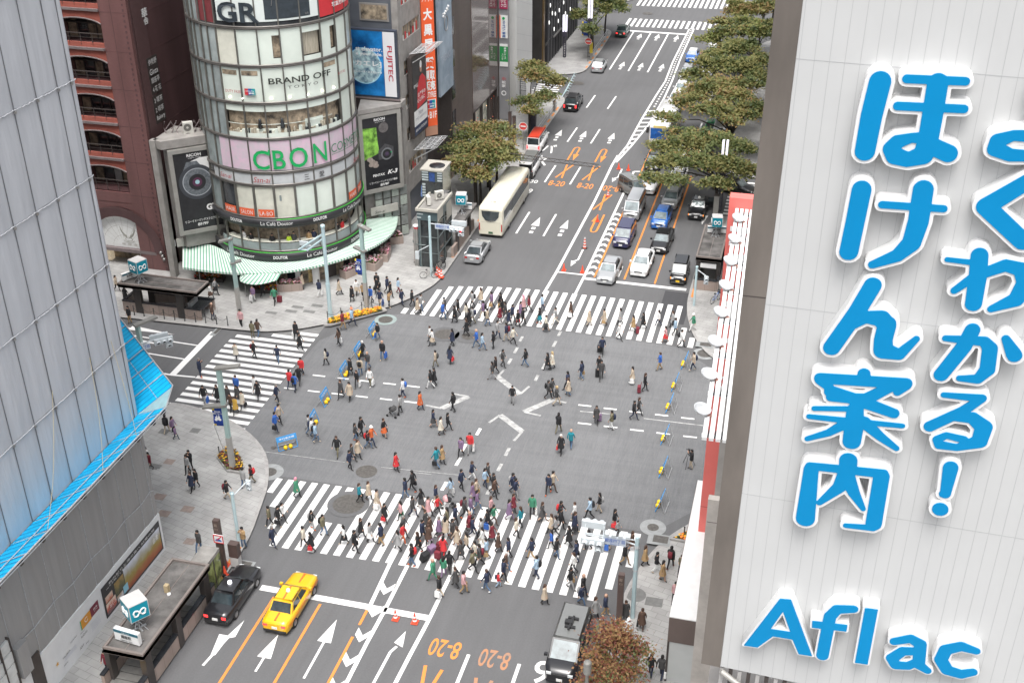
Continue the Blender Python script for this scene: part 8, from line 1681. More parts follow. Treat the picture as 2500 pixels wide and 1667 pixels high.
tree((-6.55,45.2), 4.6, [(-6.9,46.4,3.7,.85,.8,.75),(-6.2,45.4,4.1,.95,.9,.8),(-7.3,44.9,3.3,.8,.8,.7),(-5.6,46.0,3.6,.75,.75,.7),(-6.2,44.0,3.3,.9,.8,.7),(-6.9,43.6,2.7,.8,.6,.6),(-5.4,44.9,3.2,.6,.6,.6)], 7500, GR_, 'small crimson-leaved tree in the near corner beside the black people carrier', 3, .085, 12, None)
t = thing('lamp_bollard', 'ribbed grey lamp head rising at the near edge by the crimson tree', 'street lamp', (-7.25,42.5,.15)); m = MB(); m.tube([(0,0,0),(0,0,4.6)], .09, 8); m.build('pole', M_lampg, t); m = MB()
for k in range(6): m.lathe((0,0,4.6+.1*k), [(.19,0),(.2,.02),(.2,.07),(.17,.09)], 14)
m.lathe((0,0,5.2), [(.2,0),(.21,.1),(.16,.18),(0,.2)], 14); m.build('lamp_head', M_lampg, t)
t = thing('work_barrier', 'orange and white barrier boards beneath the crimson tree', 'barrier', (-7.0,46.5,.15)); m = MB()
for k in range(5): m.box(-.06,.06,-2.4+k*.75,-1.75+k*.75,.5,.85,k % 2)
m.build('board', [M_cone, M_white], t); m = MB(); m.box(-.05,.05,-2.4,-2.3,0,.9); m.box(-.05,.05,1.3,1.4,0,.9); m.build('leg', M_alub, t)
# ================================================================== PEOPLE
PAL = dict(k=('black',(.016,.016,.018)), n=('navy',(.022,.030,.062)), g=('grey',(.30,.30,.30)), d=('charcoal',(.055,.054,.055)), w=('white',(.70,.70,.69)), b=('beige',(.46,.38,.29)), t=('tan',(.36,.24,.12)), r=('red',(.56,.035,.04)), u=('blue',(.035,.12,.42)), l=('pale blue',(.34,.46,.58)), e=('green',(.05,.22,.13)), o=('orange',(.56,.12,.035)), p=('pink',(.56,.32,.33)), v=('purple',(.20,.13,.22)), m=('maroon',(.17,.022,.035)), y=('mustard',(.55,.34,.06)), a=('brown',(.085,.05,.036)), q=('teal',(.015,.20,.25)), j=('denim blue',(.085,.14,.23)), f=('olive',(.15,.135,.085)), i=('cream',(.60,.55,.46)), z=('lime',(.42,.60,.04)))
PM = {k: mat('cloth_'+v[0].replace(' ', '_'), v[1], .85) for k, v in PAL.items()}
M_skin = mat('skin', (.50,.31,.225), .6); M_shoe = mat('shoe_dark', (.03,.025,.022), .5)
HAIR = dict(k=('black hair',(.012,.010,.010)), a=('brown hair',(.055,.028,.018)), g=('grey hair',(.22,.21,.20)), w=('white hair',(.60,.58,.55)), y=('fair hair',(.42,.31,.16)), m=('maroon hair',(.16,.02,.04)), h=('white hat',(.68,.68,.66)), H=('dark cap',(.02,.022,.03)), o=('orange cap',(.6,.2,.1)), p=('pink headscarf',(.62,.25,.33)), z=('bald head',(.10,.07,.06)))
HM = {k: mat('hair_'+v[0].replace(' ', '_'), v[1], .6) for k, v in HAIR.items()}
def body(nm, J, E):
    """one continuous skinned figure: J joints (position, radius), E bones (a, b, slot)"""
    ks = list(J); me = bpy.data.meshes.new(nm); me.from_pydata([J[k][0] for k in ks], [(ks.index(a), ks.index(b)) for a, b, s in E], []); o = bpy.data.objects.new(nm, me); COL.objects.link(o)
    md = o.modifiers.new('skin', 'SKIN'); md.use_smooth_shade = True
    for i, k in enumerate(ks): v = me.skin_vertices[0].data[i]; r = J[k][1]; v.radius = r if isinstance(r, tuple) else (r, r); v.use_root = (k == 'pel')
    sb = o.modifiers.new('sub', 'SUBSURF'); sb.levels = 1; sb.render_levels = 1
    bpy.context.view_layer.update(); ev = o.evaluated_get(bpy.context.evaluated_depsgraph_get()); m2 = bpy.data.meshes.new_from_object(ev); m2.name = nm; bpy.data.objects.remove(o); bpy.data.meshes.remove(me)
    A = np.array([J[a][0] for a, b, s in E]); B = np.array([J[b][0] for a, b, s in E]); S = [s for a, b, s in E]; D = B-A; DD = (D*D).sum(1)+1e-9
    m2.materials.clear()
    for k in range(4): m2.materials.append((M_skin, PM['k'], PM['k'], M_shoe)[k])
    for p in m2.polygons:
        c = np.array(p.center); t = np.clip(((c-A)*D).sum(1)/DD, 0, 1); d = np.linalg.norm(A+D*t[:, None]-c, axis=1); p.material_index = S[int(d.argmin())]; p.use_smooth = True
    return m2
def skel(step=.26, arm=.2, lift=0.0, mirror=False, up=False, fem=False):
    J = {}; q = -1 if mirror else 1; sw = .155 if fem else .18
    J['pel'] = ((0,0,.93),(.15,.105)); J['spi'] = ((0,0,1.10),(.125,.095) if fem else (.14,.105)); J['che'] = ((0,.015,1.31),(.15,.11) if not fem else (.135,.10)); J['nek'] = ((0,.02,1.45),.05); J['hd'] = ((0,.045,1.555),(.075,.085)); J['top'] = ((0,.035,1.635),(.068,.078)); J['nos'] = ((0,.145,1.555),.013)
    for s, n in ((q,'a'), (-q,'b')):
        f = 1 if n == 'a' else -1
        J['hip'+n] = ((s*.085,0,.89),.088); J['kne'+n] = ((s*.09, step*(.62 if f > 0 else -.15)+.02, .49),.06); J['ank'+n] = ((s*.09, step*f-(.03 if f < 0 else 0), .085 if f > 0 else .085+step*.3),.042); J['toe'+n] = ((s*.095, step*f+.15, .035 if f > 0 else .035+step*.08),.036)
        J['sho'+n] = ((s*sw,0,1.385),.062)
        if up: J['elb'+n] = ((s*.23,.12,1.2),.046); J['wri'+n] = ((s*.10,.27,1.42),.033); J['han'+n] = ((s*.07,.30,1.50),.03); hd_ = (0,.05,1)
        else: J['elb'+n] = ((s*(sw+.06),-arm*f*.55,1.13),.046); J['wri'+n] = ((s*(sw+.07),-arm*f+.06,.90),.032); J['han'+n] = ((s*(sw+.07),-arm*f+.09,.82),.033); hd_ = (0,.3,-1)
        J['ear'+n] = ((s*.085,.03,1.555),.014); h0 = J['han'+n][0]
        for i in range(4): J['fin%d%s' % (i, n)] = ((h0[0]-s*.008, h0[1]+(i-1.5)*.02+.02*hd_[1], h0[2]+(.075-.008*abs(i-1.3))*hd_[2]),.0095)
        J['thu'+n] = ((h0[0]-s*.03, h0[1]+.045, h0[2]+.03*hd_[2]),.010)
    E = [('pel','spi',1),('spi','che',1),('che','nek',1),('nek','hd',0),('hd','top',0),('hd','nos',0)]
    for n in 'ab': E += [('pel','hip'+n,2),('hip'+n,'kne'+n,2),('kne'+n,'ank'+n,2),('ank'+n,'toe'+n,3),('che','sho'+n,1),('sho'+n,'elb'+n,1),('elb'+n,'wri'+n,1),('wri'+n,'han'+n,0),('hd','ear'+n,0)]+[('han'+n,'fin%d%s' % (i, n),0) for i in range(4)]+[('han'+n,'thu'+n,0)]
    return J, E
BM = {}
for nm, kw in dict(w1=dict(step=.28), w2=dict(step=.28,mirror=True), w3=dict(step=.18,arm=.12), w4=dict(step=.2,arm=.14,mirror=True), s1=dict(step=.05,arm=.03), s2=dict(step=.09,arm=.06,mirror=True), u1=dict(step=.08,up=True), u2=dict(step=.2,up=True,mirror=True)).items():
    for fem in (0, 1): BM[nm, fem] = body('body', *skel(fem=bool(fem), **kw))
def loft(rings, n=14, cap=True):
    m = MB(); vs = []
    for (z, rx, ry, oy) in rings: vs += [(rx*math.cos(2*math.pi*k/n), oy+ry*math.sin(2*math.pi*k/n), z) for k in range(n)]
    m.add(vs, [(i*n+k, i*n+(k+1)%n, (i+1)*n+(k+1)%n, (i+1)*n+k) for i in range(len(rings)-1) for k in range(n)], 0, True)
    if cap: m.add(vs[:n], [tuple(range(n))[::-1]]); m.add(vs[-n:], [tuple(range(n))])
    return m
def shared(m, nm):
    me = bpy.data.meshes.new(nm); me.from_pydata(m.v, [], m.f); me.materials.append(PM['k']); me.polygons.foreach_set('use_smooth', m.smooth); me.update(); return me
GM = dict(c=shared(loft([(.56,.25,.24,.0),(.75,.225,.205,0),(.98,.185,.15,0),(1.12,.165,.13,0),(1.30,.19,.14,.01),(1.40,.17,.11,.01),(1.455,.075,.07,.015)]), 'coat'),
    s=shared(loft([(.50,.24,.25,0),(.70,.21,.20,0),(.92,.175,.14,0),(1.03,.145,.115,0)]), 'skirt'),
    m=shared(loft([(.80,.185,.145,0),(.95,.185,.14,0),(1.12,.175,.13,0),(1.30,.20,.145,.01),(1.40,.185,.11,.01),(1.46,.075,.07,.015)]), 'jacket'),
    w=shared(loft([(.82,.18,.145,0),(.96,.17,.13,0),(1.12,.15,.12,0),(1.30,.175,.135,.01),(1.40,.155,.10,.01),(1.455,.07,.065,.015)]), 'jacket'))
def hairm(kind):
    r = {'s': [(1.52,.082,.07,-.012),(1.56,.095,.10,.005),(1.62,.098,.108,.018),(1.68,.08,.09,.025),(1.715,.03,.035,.03)], 'l': [(1.30,.085,.04,-.075),(1.42,.10,.06,-.055),(1.52,.10,.085,-.02),(1.58,.102,.105,.008),(1.64,.10,.108,.018),(1.70,.07,.08,.022),(1.725,.02,.03,.025)], 'h': [(1.60,.13,.14,.03),(1.61,.105,.115,.025),(1.66,.10,.108,.02),(1.72,.075,.08,.02),(1.735,.02,.02,.02)]}[kind]
    return shared(loft(r, 12), 'hair')
HMS = {k: hairm(k) for k in 'slh'}
bpk = MB(); bpk.add([], []); 
_b = loft([(.98,.12,.06,-.205),(1.02,.15,.085,-.215),(1.22,.15,.09,-.215),(1.36,.13,.07,-.20),(1.41,.06,.03,-.185)], 10); _b.tube([(.1,-.14,1.35),(.11,.02,1.43),(.12,.13,1.3),(.13,.06,1.08),(.11,-.14,1.02)], .016, 4); _b.tube([(-.1,-.14,1.35),(-.11,.02,1.43),(-.12,.13,1.3),(-.13,.06,1.08),(-.11,-.14,1.02)], .016, 4); BPM = shared(_b, 'backpack')
def bagmesh(w_, d_, h_, nm):
    m = MB(); m.add([(-w_/2,-d_/2,0),(w_/2,-d_/2,0),(w_/2,d_/2,0),(-w_/2,d_/2,0),(-w_*.44,-d_*.36,h_),(w_*.44,-d_*.36,h_),(w_*.44,d_*.36,h_),(-w_*.44,d_*.36,h_)], [(3,2,1,0),(4,5,6,7),(0,1,5,4),(1,2,6,5),(2,3,7,6),(3,0,4,7)])
    for y in (-d_*.3, d_*.3): m.tube([(-w_*.22,y,h_),(-w_*.15,y*.6,h_+.16),(w_*.15,y*.6,h_+.16),(w_*.22,y,h_)], .010, 4)
    return shared(m, nm)
BAGM = dict(bag=bagmesh(.34,.13,.28,'bag'), shop=bagmesh(.36,.14,.42,'bag'))
sm = MB(); sm.box(-.2,.2,-.13,.13,.06,.58); sm.box(-.17,.17,-.15,-.13,.14,.5)
for x in (-.15,.15):
    sm.tube([(x,.08,.58),(x,.16,.92)], .012, 5)
    for y in (-.08,.08): sm.lathe((x,y,.03), [(0,-.03),(.03,-.02),(.03,.02),(0,.03)], 6)
sm.tube([(-.15,.16,.92),(.15,.16,.92)], .016, 5); SUITM = shared(sm, 'suitcase')
DIR = dict(R=0, L=180, U=90, D=-90)
ZONE = [('far crossing', lambda x, y: -33.5 < x < -7 and 83.6 < y < 96.5 and not (x < -30.9 and y > 88)), ('near crossing', lambda x, y: -33 < x < -6.6 and 50 < y < 61), ('side street crossing', lambda x, y: -46.5 < x < -37.2 and 63.6 < y < 80), ('café corner pavement', lambda x, y: x < -30.6 and 78 < y < 124), ('splayed corner pavement', lambda x, y: x < -31.2 and y < 67), ('near corner pavement', lambda x, y: x > -7.2 and y < 62.5), ('pavement by the coral sign', lambda x, y: x > -8 and 80.5 < y < 112), ('far pavement', lambda x, y: y > 112), ('open junction', lambda x, y: True)]
def zone(x, y): return next(n for n, f in ZONE if f(x, y))
PEOPLE = """
Q5 340,770,Rcnkk 215,790,DmukkB 215,1220,Dckkk 330,1050,Dswbk 495,1160,Dwtkk 660,760,Rmddk 850,930,Dmkkkh 850,1010,Dckkkh 925,1350,DmnbkU 690,1260,Dmukk 1000,445,Umnjkh 1190,315,Dcikk 1210,790,Rmkkk 1300,740,Rwbkk 1500,850,Rmukkh 1430,930,Rmodk 1390,1020,Rwlmk 1110,1010,Rmnkk 1190,1120,Rwkkk 1150,1370,RwtkkP 1480,1320,Rmnnk 1740,870,Rmnkk 1620,690,Umgkk 1865,735,Rcpkk 1960,680,Dmykk 2040,610,LmbbhX 2250,820,Rmrtk 2295,890,Rciwk 1740,1340,Rmkkk 1970,1460,Rmgjk 1880,1530,Rcbka
RF 870,1130,DcakkP 1010,905,Dmnkk 1040,1140,DckkkS 1000,745,Dwbkk
Z6 1420,1210,UmnwkH 1600,1195,RcbkkH 1015,1280,DmekkS 820,1260,DwvwkH 905,1215,Umkkk 1265,1140,RcbkkX 430,1235,Rswak 475,1195,Rsgkk 450,1425,RmanzX 710,1490,DmpkkX
Q6 335,815,UckkkH 400,1155,DmktkX 180,620,Rwbkk
Y2 440,322,UmffkX 490,312,Umajk 835,322,DckkkH 870,430,Rckkk 290,512,DcidkP 455,505,RmkkzB 670,545,Dmnjk 885,665,Dmrnk 865,750,Umkdg 780,780,Umrnk 825,808,UmunkB 660,905,Rmnkg 460,820,Dwwwk 490,870,Dskkk 1260,238,Rmmtk 1345,208,Rmlno 1225,388,LwakkH 1110,568,LwikkB 1580,328,DwkjkU 1625,515,DmkjzU 1445,510,Lmkkwh 1460,600,Dmuwk 1490,605,Dmdjz 1330,658,Dckkk 1420,665,UmbjkB 1390,765,DwkkaH 1510,755,DwwfaH 1245,865,Dcdka 1325,885,Dcbkk 1812,858,LmwnkB 1785,1005,LmgkkX 1965,972,Rconk 685,1098,RmbkkB 650,1172,Rmunkh 955,1195,Rmgjk 1015,1265,RmljkB 985,1225,RmwjkB 1375,1258,Rwdjkh 1430,1222,Rmkkk 1635,1222,Rskoah 1490,1322,RwkjkB 1525,1302,Rmonh 1212,1392,Dmkfa 1400,1408,Rcbka 1345,1445,Rwdka 1325,1515,Rmnkk 1745,1532,Rcrkkh 2115,1500,Lmqjah 2165,1465,Rctka
R6 575,735,RmnngP 630,1085,DmkgkU 800,1065,Dckka 935,1080,Dcdkah 1045,960,Dmuka 1050,1060,Dcdkk 1030,1205,Dcyka 1120,1140,Dcikkh 970,1165,Dwakk
Y1 1525,1040,UmkbkB 1605,1092,RkvnkB 1585,1050,Rwvnk
Q7 585,680,DmkkkP 555,720,Dwgkk 600,915,DcnkaH 655,880,Dwkkk 1000,1022,RmkbkB 1185,885,Umgjk 1275,835,LwkfkB 1185,1555,DmtjkP 690,1600,Dmdjk 130,690,Dwmkk 105,640,Dmwkk
Y5 895,1490,DmmkkX
Y3 210,388,Lswbkh 190,355,Lwwka 392,388,Lcnkk 240,582,LwbfkB 370,552,UcnkkR 195,778,Lmkwk 228,750,Lckkk 400,988,Lmkkk 218,1130,Rsnpk 350,1163,Rwkkk 287,1200,Rcidk 520,300,Lckka 612,402,Lmujz 662,432,Rwljk 765,415,LmkkkX 800,325,Rmgnk 885,348,LmnbkB 942,378,Rmikk 850,585,RmddkB 755,698,Lwdgk 785,645,Lwkka 1057,577,Lmkjk 1300,600,Lciky 1258,612,Lckkk 1567,697,LmnjkT 1745,697,DmddkS 1725,640,Dwkka 1752,472,DmnkkS 2028,732,LcbikH 2140,803,RwkkaS 2278,612,Lmuta 937,917,DmkgkX 1262,870,RmdkkB 1297,848,Rmdkk 1338,933,Rmdby 1447,843,Lcbja 1440,798,Lmnkk 1700,1098,DcdkkS 1840,1152,LmfwkB 2040,1060,Rmknk 2085,1018,Rwdka 1355,1187,Umkfk 1468,1325,Umqjz 1378,1370,DckkwR 470,1400,DmvkkB 552,1362,DmrgkH
Y4 1090,612,LmbnkB 1070,1510,LmkbkP
RA 25,1165,LmlqkX 215,1105,RckkkX 175,1300,Rmkkk 45,1368,Lmewh 375,180,Umnkk
R1 905,288,Lcnnk 980,315,Lmftk 1060,300,Lwgkkh 1120,310,LwdkaH 1155,400,Lwkkk 1205,330,Lcgka 1275,410,Rwdkk 1270,255,RwgkyB 1215,235,Lwkkk 1365,300,Lmdkk 1400,480,Rcrkk 1440,450,Rmfka 1320,545,Lcbja 1200,605,LmgkkB 1475,615,LmvnkT 1355,755,LmvbkB 1410,858,RmbjkB 775,765,Rmujg 800,690,LmdnH 945,812,Lckkk 995,720,Lmkkk 1110,770,Lwikk 1150,860,Lckkkh 1205,835,LmgfkB 1600,320,LckkkO 1672,358,Lskkk 1605,215,LwbkkG 1860,250,Lwgkk 1890,345,LmajzO 2020,335,Lmdkk 2195,460,Lwwkkh 1600,615,LckkkT 1655,560,Lciwk 1820,565,Lcuuy 1890,540,Lmkkh 1670,750,Lcdkk 1930,650,Lcpkp 2010,665,Lwmka 2085,560,LwakaT 2195,650,Rmlnk 2160,620,Lmnkk 1590,800,Rcmkk 1625,705,Lckkk 1720,850,Rcnkk 1770,800,Rmnkk 1845,870,RwkkaR 1920,855,Rmkkk 1885,740,Rcvkk 2160,825,Lskqk 2250,935,Rsidkh
R2 12,410,Rmwkz 215,295,Rmwkk 262,265,RmkkkB 335,350,Rmnkk 150,440,Lwdka 290,450,Lmdkk 430,325,Lmfbk 535,410,Lwaka 580,405,LwkjkB 445,575,Lmnwkh 625,540,Rmukk 675,635,Rwrkk 560,630,LwmnkB 790,530,LwkkkH 515,858,Rcbbh 735,848,LcbakT 70,665,Lmkkk 8,645,Lmkkk 155,640,RmnkkO 255,738,LcakkH 310,515,LwdkkH 40,838,Lwgik 995,600,LwvkaT 1050,445,LmkkkB 945,575,Lcdkkh 980,480,Lwykk 1325,555,Rcbka 1290,640,LwwkkU 965,840,Lcgkk 945,1062,Rwwkh 1150,940,LctkkS 1295,905,Lckkk 1515,862,Lwwnk 1540,720,Lmkkk 1610,1095,Lsprk 1745,1000,RmlkkB 1715,880,Lcgka 1835,1165,RmwkkB
Q1 460,780,Lmkkkh 320,915,Lmnjk 620,1110,Lskpk 455,1262,RmdnkH 755,1260,Rcpkk 930,1215,Rwrka 900,1010,Rwnba 1185,870,LwlgkH 1385,752,Rmnkk 1590,575,Rmnwa 1835,705,RwlnkT 1890,590,Rcdka 2020,905,Rmakk 2000,810,Rmkkk 1600,960,Rcvka 1670,900,RwbkaT 1685,1130,Rwvjk 1565,1240,Rmvjg 1450,1290,RmdkkB 1120,1470,LwfkkT 235,1330,LwpkkG 280,1640,Rmdkg 700,1500,Rcdka 1270,1440,Rmnkk 2005,1400,RweakB 1950,1240,Rwpka 1890,1500,LckkkU 1770,1700,Lmgkk 1545,1560,Rcmkz
Q2 180,495,Lcgkk 270,362,Rwrok 640,320,Rmnkk 560,535,Lwkkah 450,790,LmkjkB 760,380,Ucaka 780,240,Rcaka 960,230,Rcvkg 1085,250,Ucbkk 1215,315,Rmdak 1150,600,Umnjk 1045,600,UcrrkS 1305,435,Lcbpa 1490,540,Lwbkk 1380,680,Lcdka 1600,240,RmnnkB 1730,245,Lmgkk 1865,640,LwlkkT 1790,420,Lwwik 1650,690,Lwiek 1735,790,LmdkkB 1600,905,Rmfkkh 1970,340,Rcmkk 2040,300,LcpkaO 2090,525,Rcaka 1160,925,UmkdkH 1045,1000,Uwevk 850,1085,Lmeez 1280,1200,Lcdka 1430,1310,RmptkT 970,1390,LmkbaH 1875,1275,Lmnja 2090,1195,RkrlkB 2190,1085,Rmnkk 2235,890,Rwajw 2290,650,Lmnkk 2335,650,Rwqam
Q3 460,845,Rmngk 410,755,RmnnkB 1090,745,Dwnkk 1170,690,Rmbak 1880,1220,LmlkkB 2065,1100,LwkbkB 340,1240,Rcvvk 420,1100,Rcmka 590,1345,RcbkH 780,1170,DmekkH 970,1270,RsdpaT 1320,1290,RmkkkB 1320,1430,Rmkkk 1590,1270,Lwwka 1590,1480,Rcnkah 560,1380,Lwqka 470,1580,Rwika
R4 350,900,Lwfkk 480,900,Rwkkkh 540,845,RwwkkB 400,1210,Rmnng 950,1270,LckkkR 845,1205,Lwikk 960,950,RwkgkB 1120,1035,RmfjkB 740,490,Rcekp 1420,1165,Lswkk 1570,1280,Rmkkkh 1660,1065,Rckka 1790,1140,Rsgwk 1950,1180,LmntkT 1640,565,Rwqkah 1770,530,Rcbka 1890,660,RcbpkH 2000,850,Rckkkr
R5 580,680,Lmntk 650,945,LmlnkB 930,660,RmkjkH 860,530,LwukkH 1110,490,Lckkk 1215,712,Lmnnkh 920,340,Lwgkk 860,300,Lcbka 1130,1100,RmkgkT 1180,860,Lwwka 760,1320,Rcbka 1310,1210,Rmkkz 1290,1340,RmnjkB 1390,540,Lckkk 1655,540,LsrpkU 1905,755,Rmktk 1760,245,RwkrkR 1860,310,RmnkkB 1805,320,Rkgkk 2010,550,Rcapa
RC 900,235,Rctkah 1030,315,Rwkwk 1100,408,RctpkG 1190,270,UmkkkB 1310,335,Dwfka 1310,515,Dwwkk 1240,655,DwpkkH 1385,525,DwkkaH 680,865,Dcdka 865,965,Ucaaah 335,830,Rcgka 450,800,Rmntz 965,1490,Umknk 1085,1515,UmdnkH 710,1090,Dmwkh
Q8 450,1410,Umnnk 655,1255,Dmoda 785,1265,Umkjk 395,1640,DmbkkB 160,1640,Umkbk 2090,150,Dmmkk
Z3 1690,1165,DwdkkX 1970,1090,UmkkkP
Z7 1560,195,DmzkkX
RD 960,300,Dcnjk 860,330,Dmkkk 1100,370,Dwkla 840,440,Dmdkk 900,700,Dmknk 955,690,Dmkkk 800,720,Dmykk 930,830,Dmwkk 1040,800,Dckkk 880,1090,Umukk 975,1180,Dckkk 830,1290,Umgkk 910,1290,Uwdkk 1090,470,Dmkkk 1060,570,Dwdkk 960,520,Umdkk
"""
def carried(kind, sc_, p, rz, who, side, zb):
    c_, s_ = math.cos(rz), math.sin(rz)
    def at(lx, ly, z): return (p[0]+(lx*c_-ly*s_)*sc_, p[1]+(lx*s_+ly*c_)*sc_, z)
    if kind == 'S':
        o = bpy.data.objects.new('suitcase', SUITM); COL.objects.link(o); o.location = at(side*.24,-.42,zb+.03); cc = random.choice('kkvdm'); 
    else:
        big = kind in 'HUGO'; o = bpy.data.objects.new('shopping_bag' if big else 'handbag', BAGM['shop' if big else 'bag']); COL.objects.link(o); h = .42 if big else .28; o.location = at(side*.255,.02,zb+max(.08,.80*sc_-h-.14)); cc = dict(H='w',U='u',G='e',O='o',T='t',R='r',h='k',r='r',v='v')[kind]
    o.rotation_euler = (0,0,rz+R_(90) if kind != 'S' else rz); o.scale = (sc_,)*3; o.material_slots[0].link = 'OBJECT'; o.material_slots[0].material = PM[cc]
    return o, cc
rec = []; rngp = random.Random(77)
for ln in PEOPLE.strip().split('\n'):
    tk = ln.split(); T = globals()[tk[0]]
    for e in tk[1:]:
        x, y, code = e.split(','); g_ = gp(*T(int(x), int(y))); z_ = zone(g_[0], g_[1]); zb = .152 if 'pavement' in z_ else .03
        g_ = gp(*T(int(x), int(y)), zb); rec.append(dict(p=g_, zb=zb, zone=z_, d=code[0], k=code[1], t=code[2], b=code[3], h=code[4], e=code[5:]))
# keep the largest in the photograph, and no two standing in the same spot
rec.sort(key=lambda r: r['p'][1]); kept = []
for r in rec:
    if all(np.hypot(*(r['p']-q['p'])[:2]) > .36 for q in kept): kept.append(r)
rec = kept[:318]
for i, (a, c_) in enumerate(((-104,'w'), (-97,'k'), (-79,'k'), (-66,'z'), (-62,'d'), (-50,'t'), (-46,'n'), (-24,'k'), (-18,'r'), (-8,'g'))):
    q = cyl(a, CR-.42, 3.62); rec.append(dict(p=q, zb=3.62, zone='café window counter', d=a, k='w' if i % 2 else 'm', t=c_, b='k', h='k', e='X'))
GAR = dict(c='coat', m='jacket', w='top', s='top', k='jacket')
EXT = dict(H='white bag', h='dark bag', B='rucksack', S='suitcase', U='blue bag', G='green bag', O='orange bag', T='tan bag', R='red bag', r='red bag', P='hands raised', X='standing')
def base_label(r):
    gar = GAR[r['k']]; bt = PAL[r['b']][0]
    leg = {'c': ('bare legs' if r['b'] == 'p' else bt+' legwear'), 's': (bt+' skirt' if r['b'] != 'p' else 'dark skirt'), 'k': bt+' trousers'}.get(r['k'], bt+' trousers')
    s = ('child' if r['k'] == 'k' else 'person')+' in %s %s and %s' % (PAL[r['t']][0], gar, leg)
    if r['h'] not in 'k': s += ', '+HAIR[r['h']][0]
    if r['e']: s += ', '+EXT[r['e'][0]]
    return s
DW = dict(R='walking store-ward', L='walking café-ward', U='walking away', D='walking nearer')
zn = dict(zip((z for z, f in ZONE), ('far crossing', 'near crossing', 'side street crossing', 'café corner', 'splayed corner', 'near corner', 'coral sign pavement', 'far pavement', 'open junction'))); zn['café window counter'] = 'café window'
for r in rec: r['l'] = base_label(r); r['sig'] = '%s %s' % (PAL[r['t']][0], GAR[r['k']])
from collections import Counter
c1 = Counter((r['l'], r['zone']) for r in rec); sigc = Counter((r['sig'], r['zone']) for r in rec); used = set()
for r in rec:
    lab = r['l']+', '+zn[r['zone']]
    if c1[(r['l'], r['zone'])] > 1 or lab in used or len(lab.split()) < 13:
        nb = sorted((q for q in rec if q is not r and q['sig'] != r['sig'] and abs(q['zb']-r['zb']) < 1), key=lambda q: np.hypot(*(q['p']-r['p'])[:2])+(3 if sigc[(q['sig'], q['zone'])] > 2 else 0))
        for q in nb[:6]:
            rel = 'behind' if np.linalg.norm(r['p'][:2]) > np.linalg.norm(q['p'][:2])+.25 else 'before' if np.linalg.norm(r['p'][:2]) < np.linalg.norm(q['p'][:2])-.25 else 'beside'
            lab = '%s, %s, %s %s' % (r['l'], zn[r['zone']], rel, q['sig'])
            if len(lab.split()) <= 16 and lab not in used: break
    used.add(lab); r['lab'] = lab
for r in rec:
    fem = r['k'] in 'wcs' ; sc_ = rngp.uniform(.90, .985) if fem else rngp.uniform(.965, 1.05)
    if r['k'] == 'k': sc_ = .68
    pose = rngp.choice(('u1','u1','u2')) if 'P' in r['e'] else rngp.choice(('s1','s2')) if 'X' in r['e'] else rngp.choice(('w1','w2','w3','w4'))
    hd = (DIR[r['d']] if isinstance(r['d'], str) else float(r['d']))+rngp.uniform(-14, 14); rz = R_(hd-90)
    o = bpy.data.objects.new('person', BM[pose, int(fem)]); COL.objects.link(o); o.location = (r['p'][0], r['p'][1], r['zb']); o.rotation_euler = (0, 0, rz); o.scale = (sc_*rngp.uniform(.96, 1.05), sc_, sc_)
    legs = M_skin if r['b'] == 'p' else PM[r['b']] if r['k'] != 's' else (PM['k'] if r['b'] != 'p' and rngp.random() < .6 else M_skin)
    tag(o, r['lab'], 'person', 'people on the '+r['zone'])
    for k, mt in ((1, PM[r['t']]), (2, legs), (3, M_shoe if rngp.random() < .75 else PM[rngp.choice('waob')])): o.material_slots[k].link = 'OBJECT'; o.material_slots[k].material = mt
    def child(nm, me, mt):
        c_ = bpy.data.objects.new(nm, me); COL.objects.link(c_); c_.parent = o; c_.material_slots[0].link = 'OBJECT'; c_.material_slots[0].material = mt; return c_
    hk = 'h' if r['h'] in 'hHo' else 'l' if fem and r['h'] in 'kayp' and rngp.random() < .8 else 's'
    child('hat' if hk == 'h' else 'hair', HMS[hk], HM[r['h']] if r['h'] != 'z' else M_skin)
    if r['k'] == 'c': child('coat', GM['c'], PM[r['t']])
    elif r['k'] == 's': child('blouse', GM['w'], PM[r['t']]); child('skirt', GM['s'], PM[r['b']] if r['b'] != 'p' else PM['d'])
    else: child('jacket', GM['w' if r['k'] == 'w' else 'm'], PM[r['t']])
    if 'B' in r['e']: child('backpack', BPM, PM[rngp.choice('kkdnu' if r['t'] not in 'kdn' else 'kgrm')])
    for e in r['e']:
        if e in 'HhSUGOTRr':
            bo, cc = carried(e, sc_, r['p'], rz, r, rngp.choice((-1, 1)), r['zb']); tag(bo, '%s %s carried by %s' % (PAL[cc][0], {'suitcase':'wheeled suitcase','shopping_bag':'carrier bag','handbag':'handbag'}[bo.name.split('.')[0]], ' '.join(r['lab'].split()[:11]).rstrip(',')), 'suitcase' if e == 'S' else 'bag', 'bags carried across the junction')
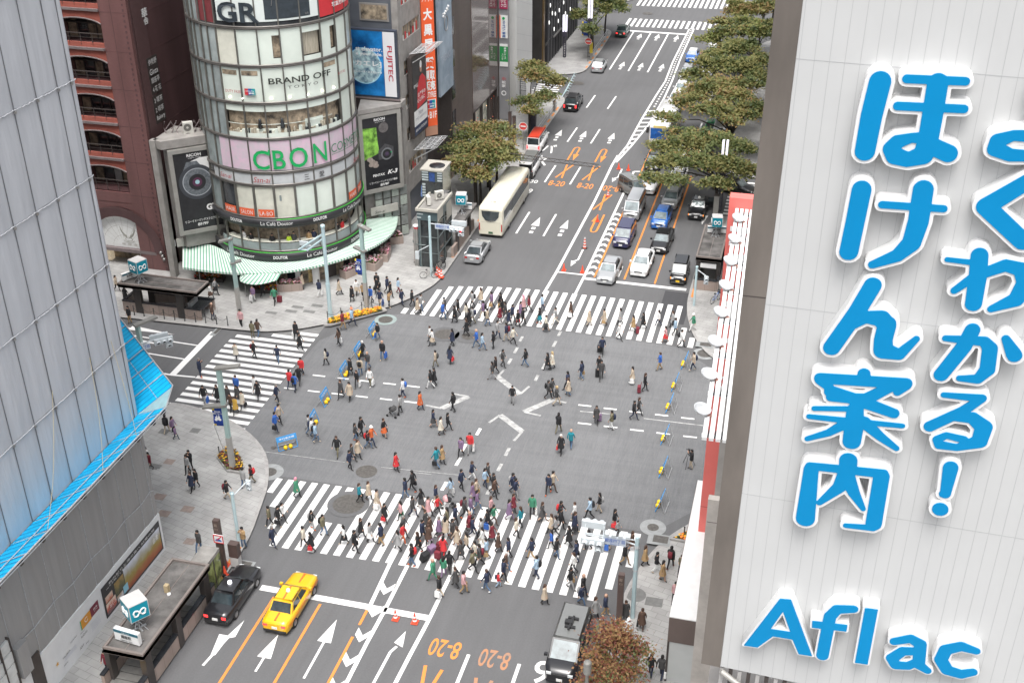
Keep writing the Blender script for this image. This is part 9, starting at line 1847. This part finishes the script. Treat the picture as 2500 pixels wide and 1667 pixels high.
# prams, tripod, loose suitcases
def pram(p, rz, hood, label):
    t = thing('pushchair', label, 'pushchair', p, rz); m = MB(); m.lathe((0,.05,.55), [(0,-.15),(.2,-.1),(.26,.1),(.24,.12),(.18,0),(0,-.05)], 12); m.build('seat', PM['k'], t); m = MB(); m.lathe((0,-.05,.62), [(.27,0),(.25,.16),(.15,.28),(0,.31)], 12, 0, True, math.pi*.9, math.pi*2.1); m.build('hood', hood, t)
    m = MB()
    for x in (-.22,.22): m.tube([(x,.35,.1),(x,-.1,.6),(x,-.5,1.0)], .016, 5); m.tube([(x,-.35,.1),(x,.1,.55)], .016, 5)
    m.tube([(-.22,-.5,1.0),(.22,-.5,1.0)], .018, 5); m.build('frame', M_steel, t)
    for x in (-.22,.22):
        for y in (-.35,.35): m = MB(); m.lathe((0,0,0), [(0,-.02),(.1,-.025),(.1,.025),(0,.02)], 10); o = m.build('wheel', M_tyre, t, (x,y,.1)); o.rotation_euler = (0,R_(90),0)
q = gp(*Y2(1715,1030)); pram((q[0],q[1],.03), R_(80), PM['d'], 'dark pushchair with a red lining pushed by the man in the grey jumper'); q = gp(*Q1(1120,1080)); pram((q[0],q[1],.03), R_(-70), PM['p'], 'pushchair with a pale pink hood at the edge of the near crossing')
q = gp(*Y4(1010,1480)); t = thing('camera_tripod', 'black tripod with a camera in front of the photographer by the coral sign', 'tripod', (q[0]+.25,q[1],.03)); m = MB()
for a in (.3, 2.4, 4.5): m.tube([(.5*math.cos(a),.5*math.sin(a),0),(0,0,1.3)], .018, 5)
m.build('leg_set', M_blackm, t); m = MB(); m.box(-.08,.08,-.06,.06,1.3,1.44); m.lathe((0,0,1.37), [], 3) if False else None; m.tube([(-.06,0,1.37),(-.2,0,1.37)], .04, 8); m.build('camera', M_blackm, t)
for (T, x, y, cc, lab) in ((Q2,780,560,'v','large purple suitcase tilted on the near crossing stripes'), (Q2,960,480,'m','red spotted suitcase beside the person in the bright red coat'), (Q2,660,690,'k','black wheeled bag trailing behind the jeans and white rucksack')):
    q = gp(*T(x,y)); o = bpy.data.objects.new('suitcase', SUITM); COL.objects.link(o); o.location = (q[0],q[1],.05); o.rotation_euler = (R_(18),0,R_(60)); o.scale = (1.3,1.3,1.25); o.material_slots[0].link = 'OBJECT'; o.material_slots[0].material = PM[cc]; tag(o, lab, 'suitcase')
print('PEOPLE', len(rec), 'dups', len(rec)-len(set(r['lab'] for r in rec)))
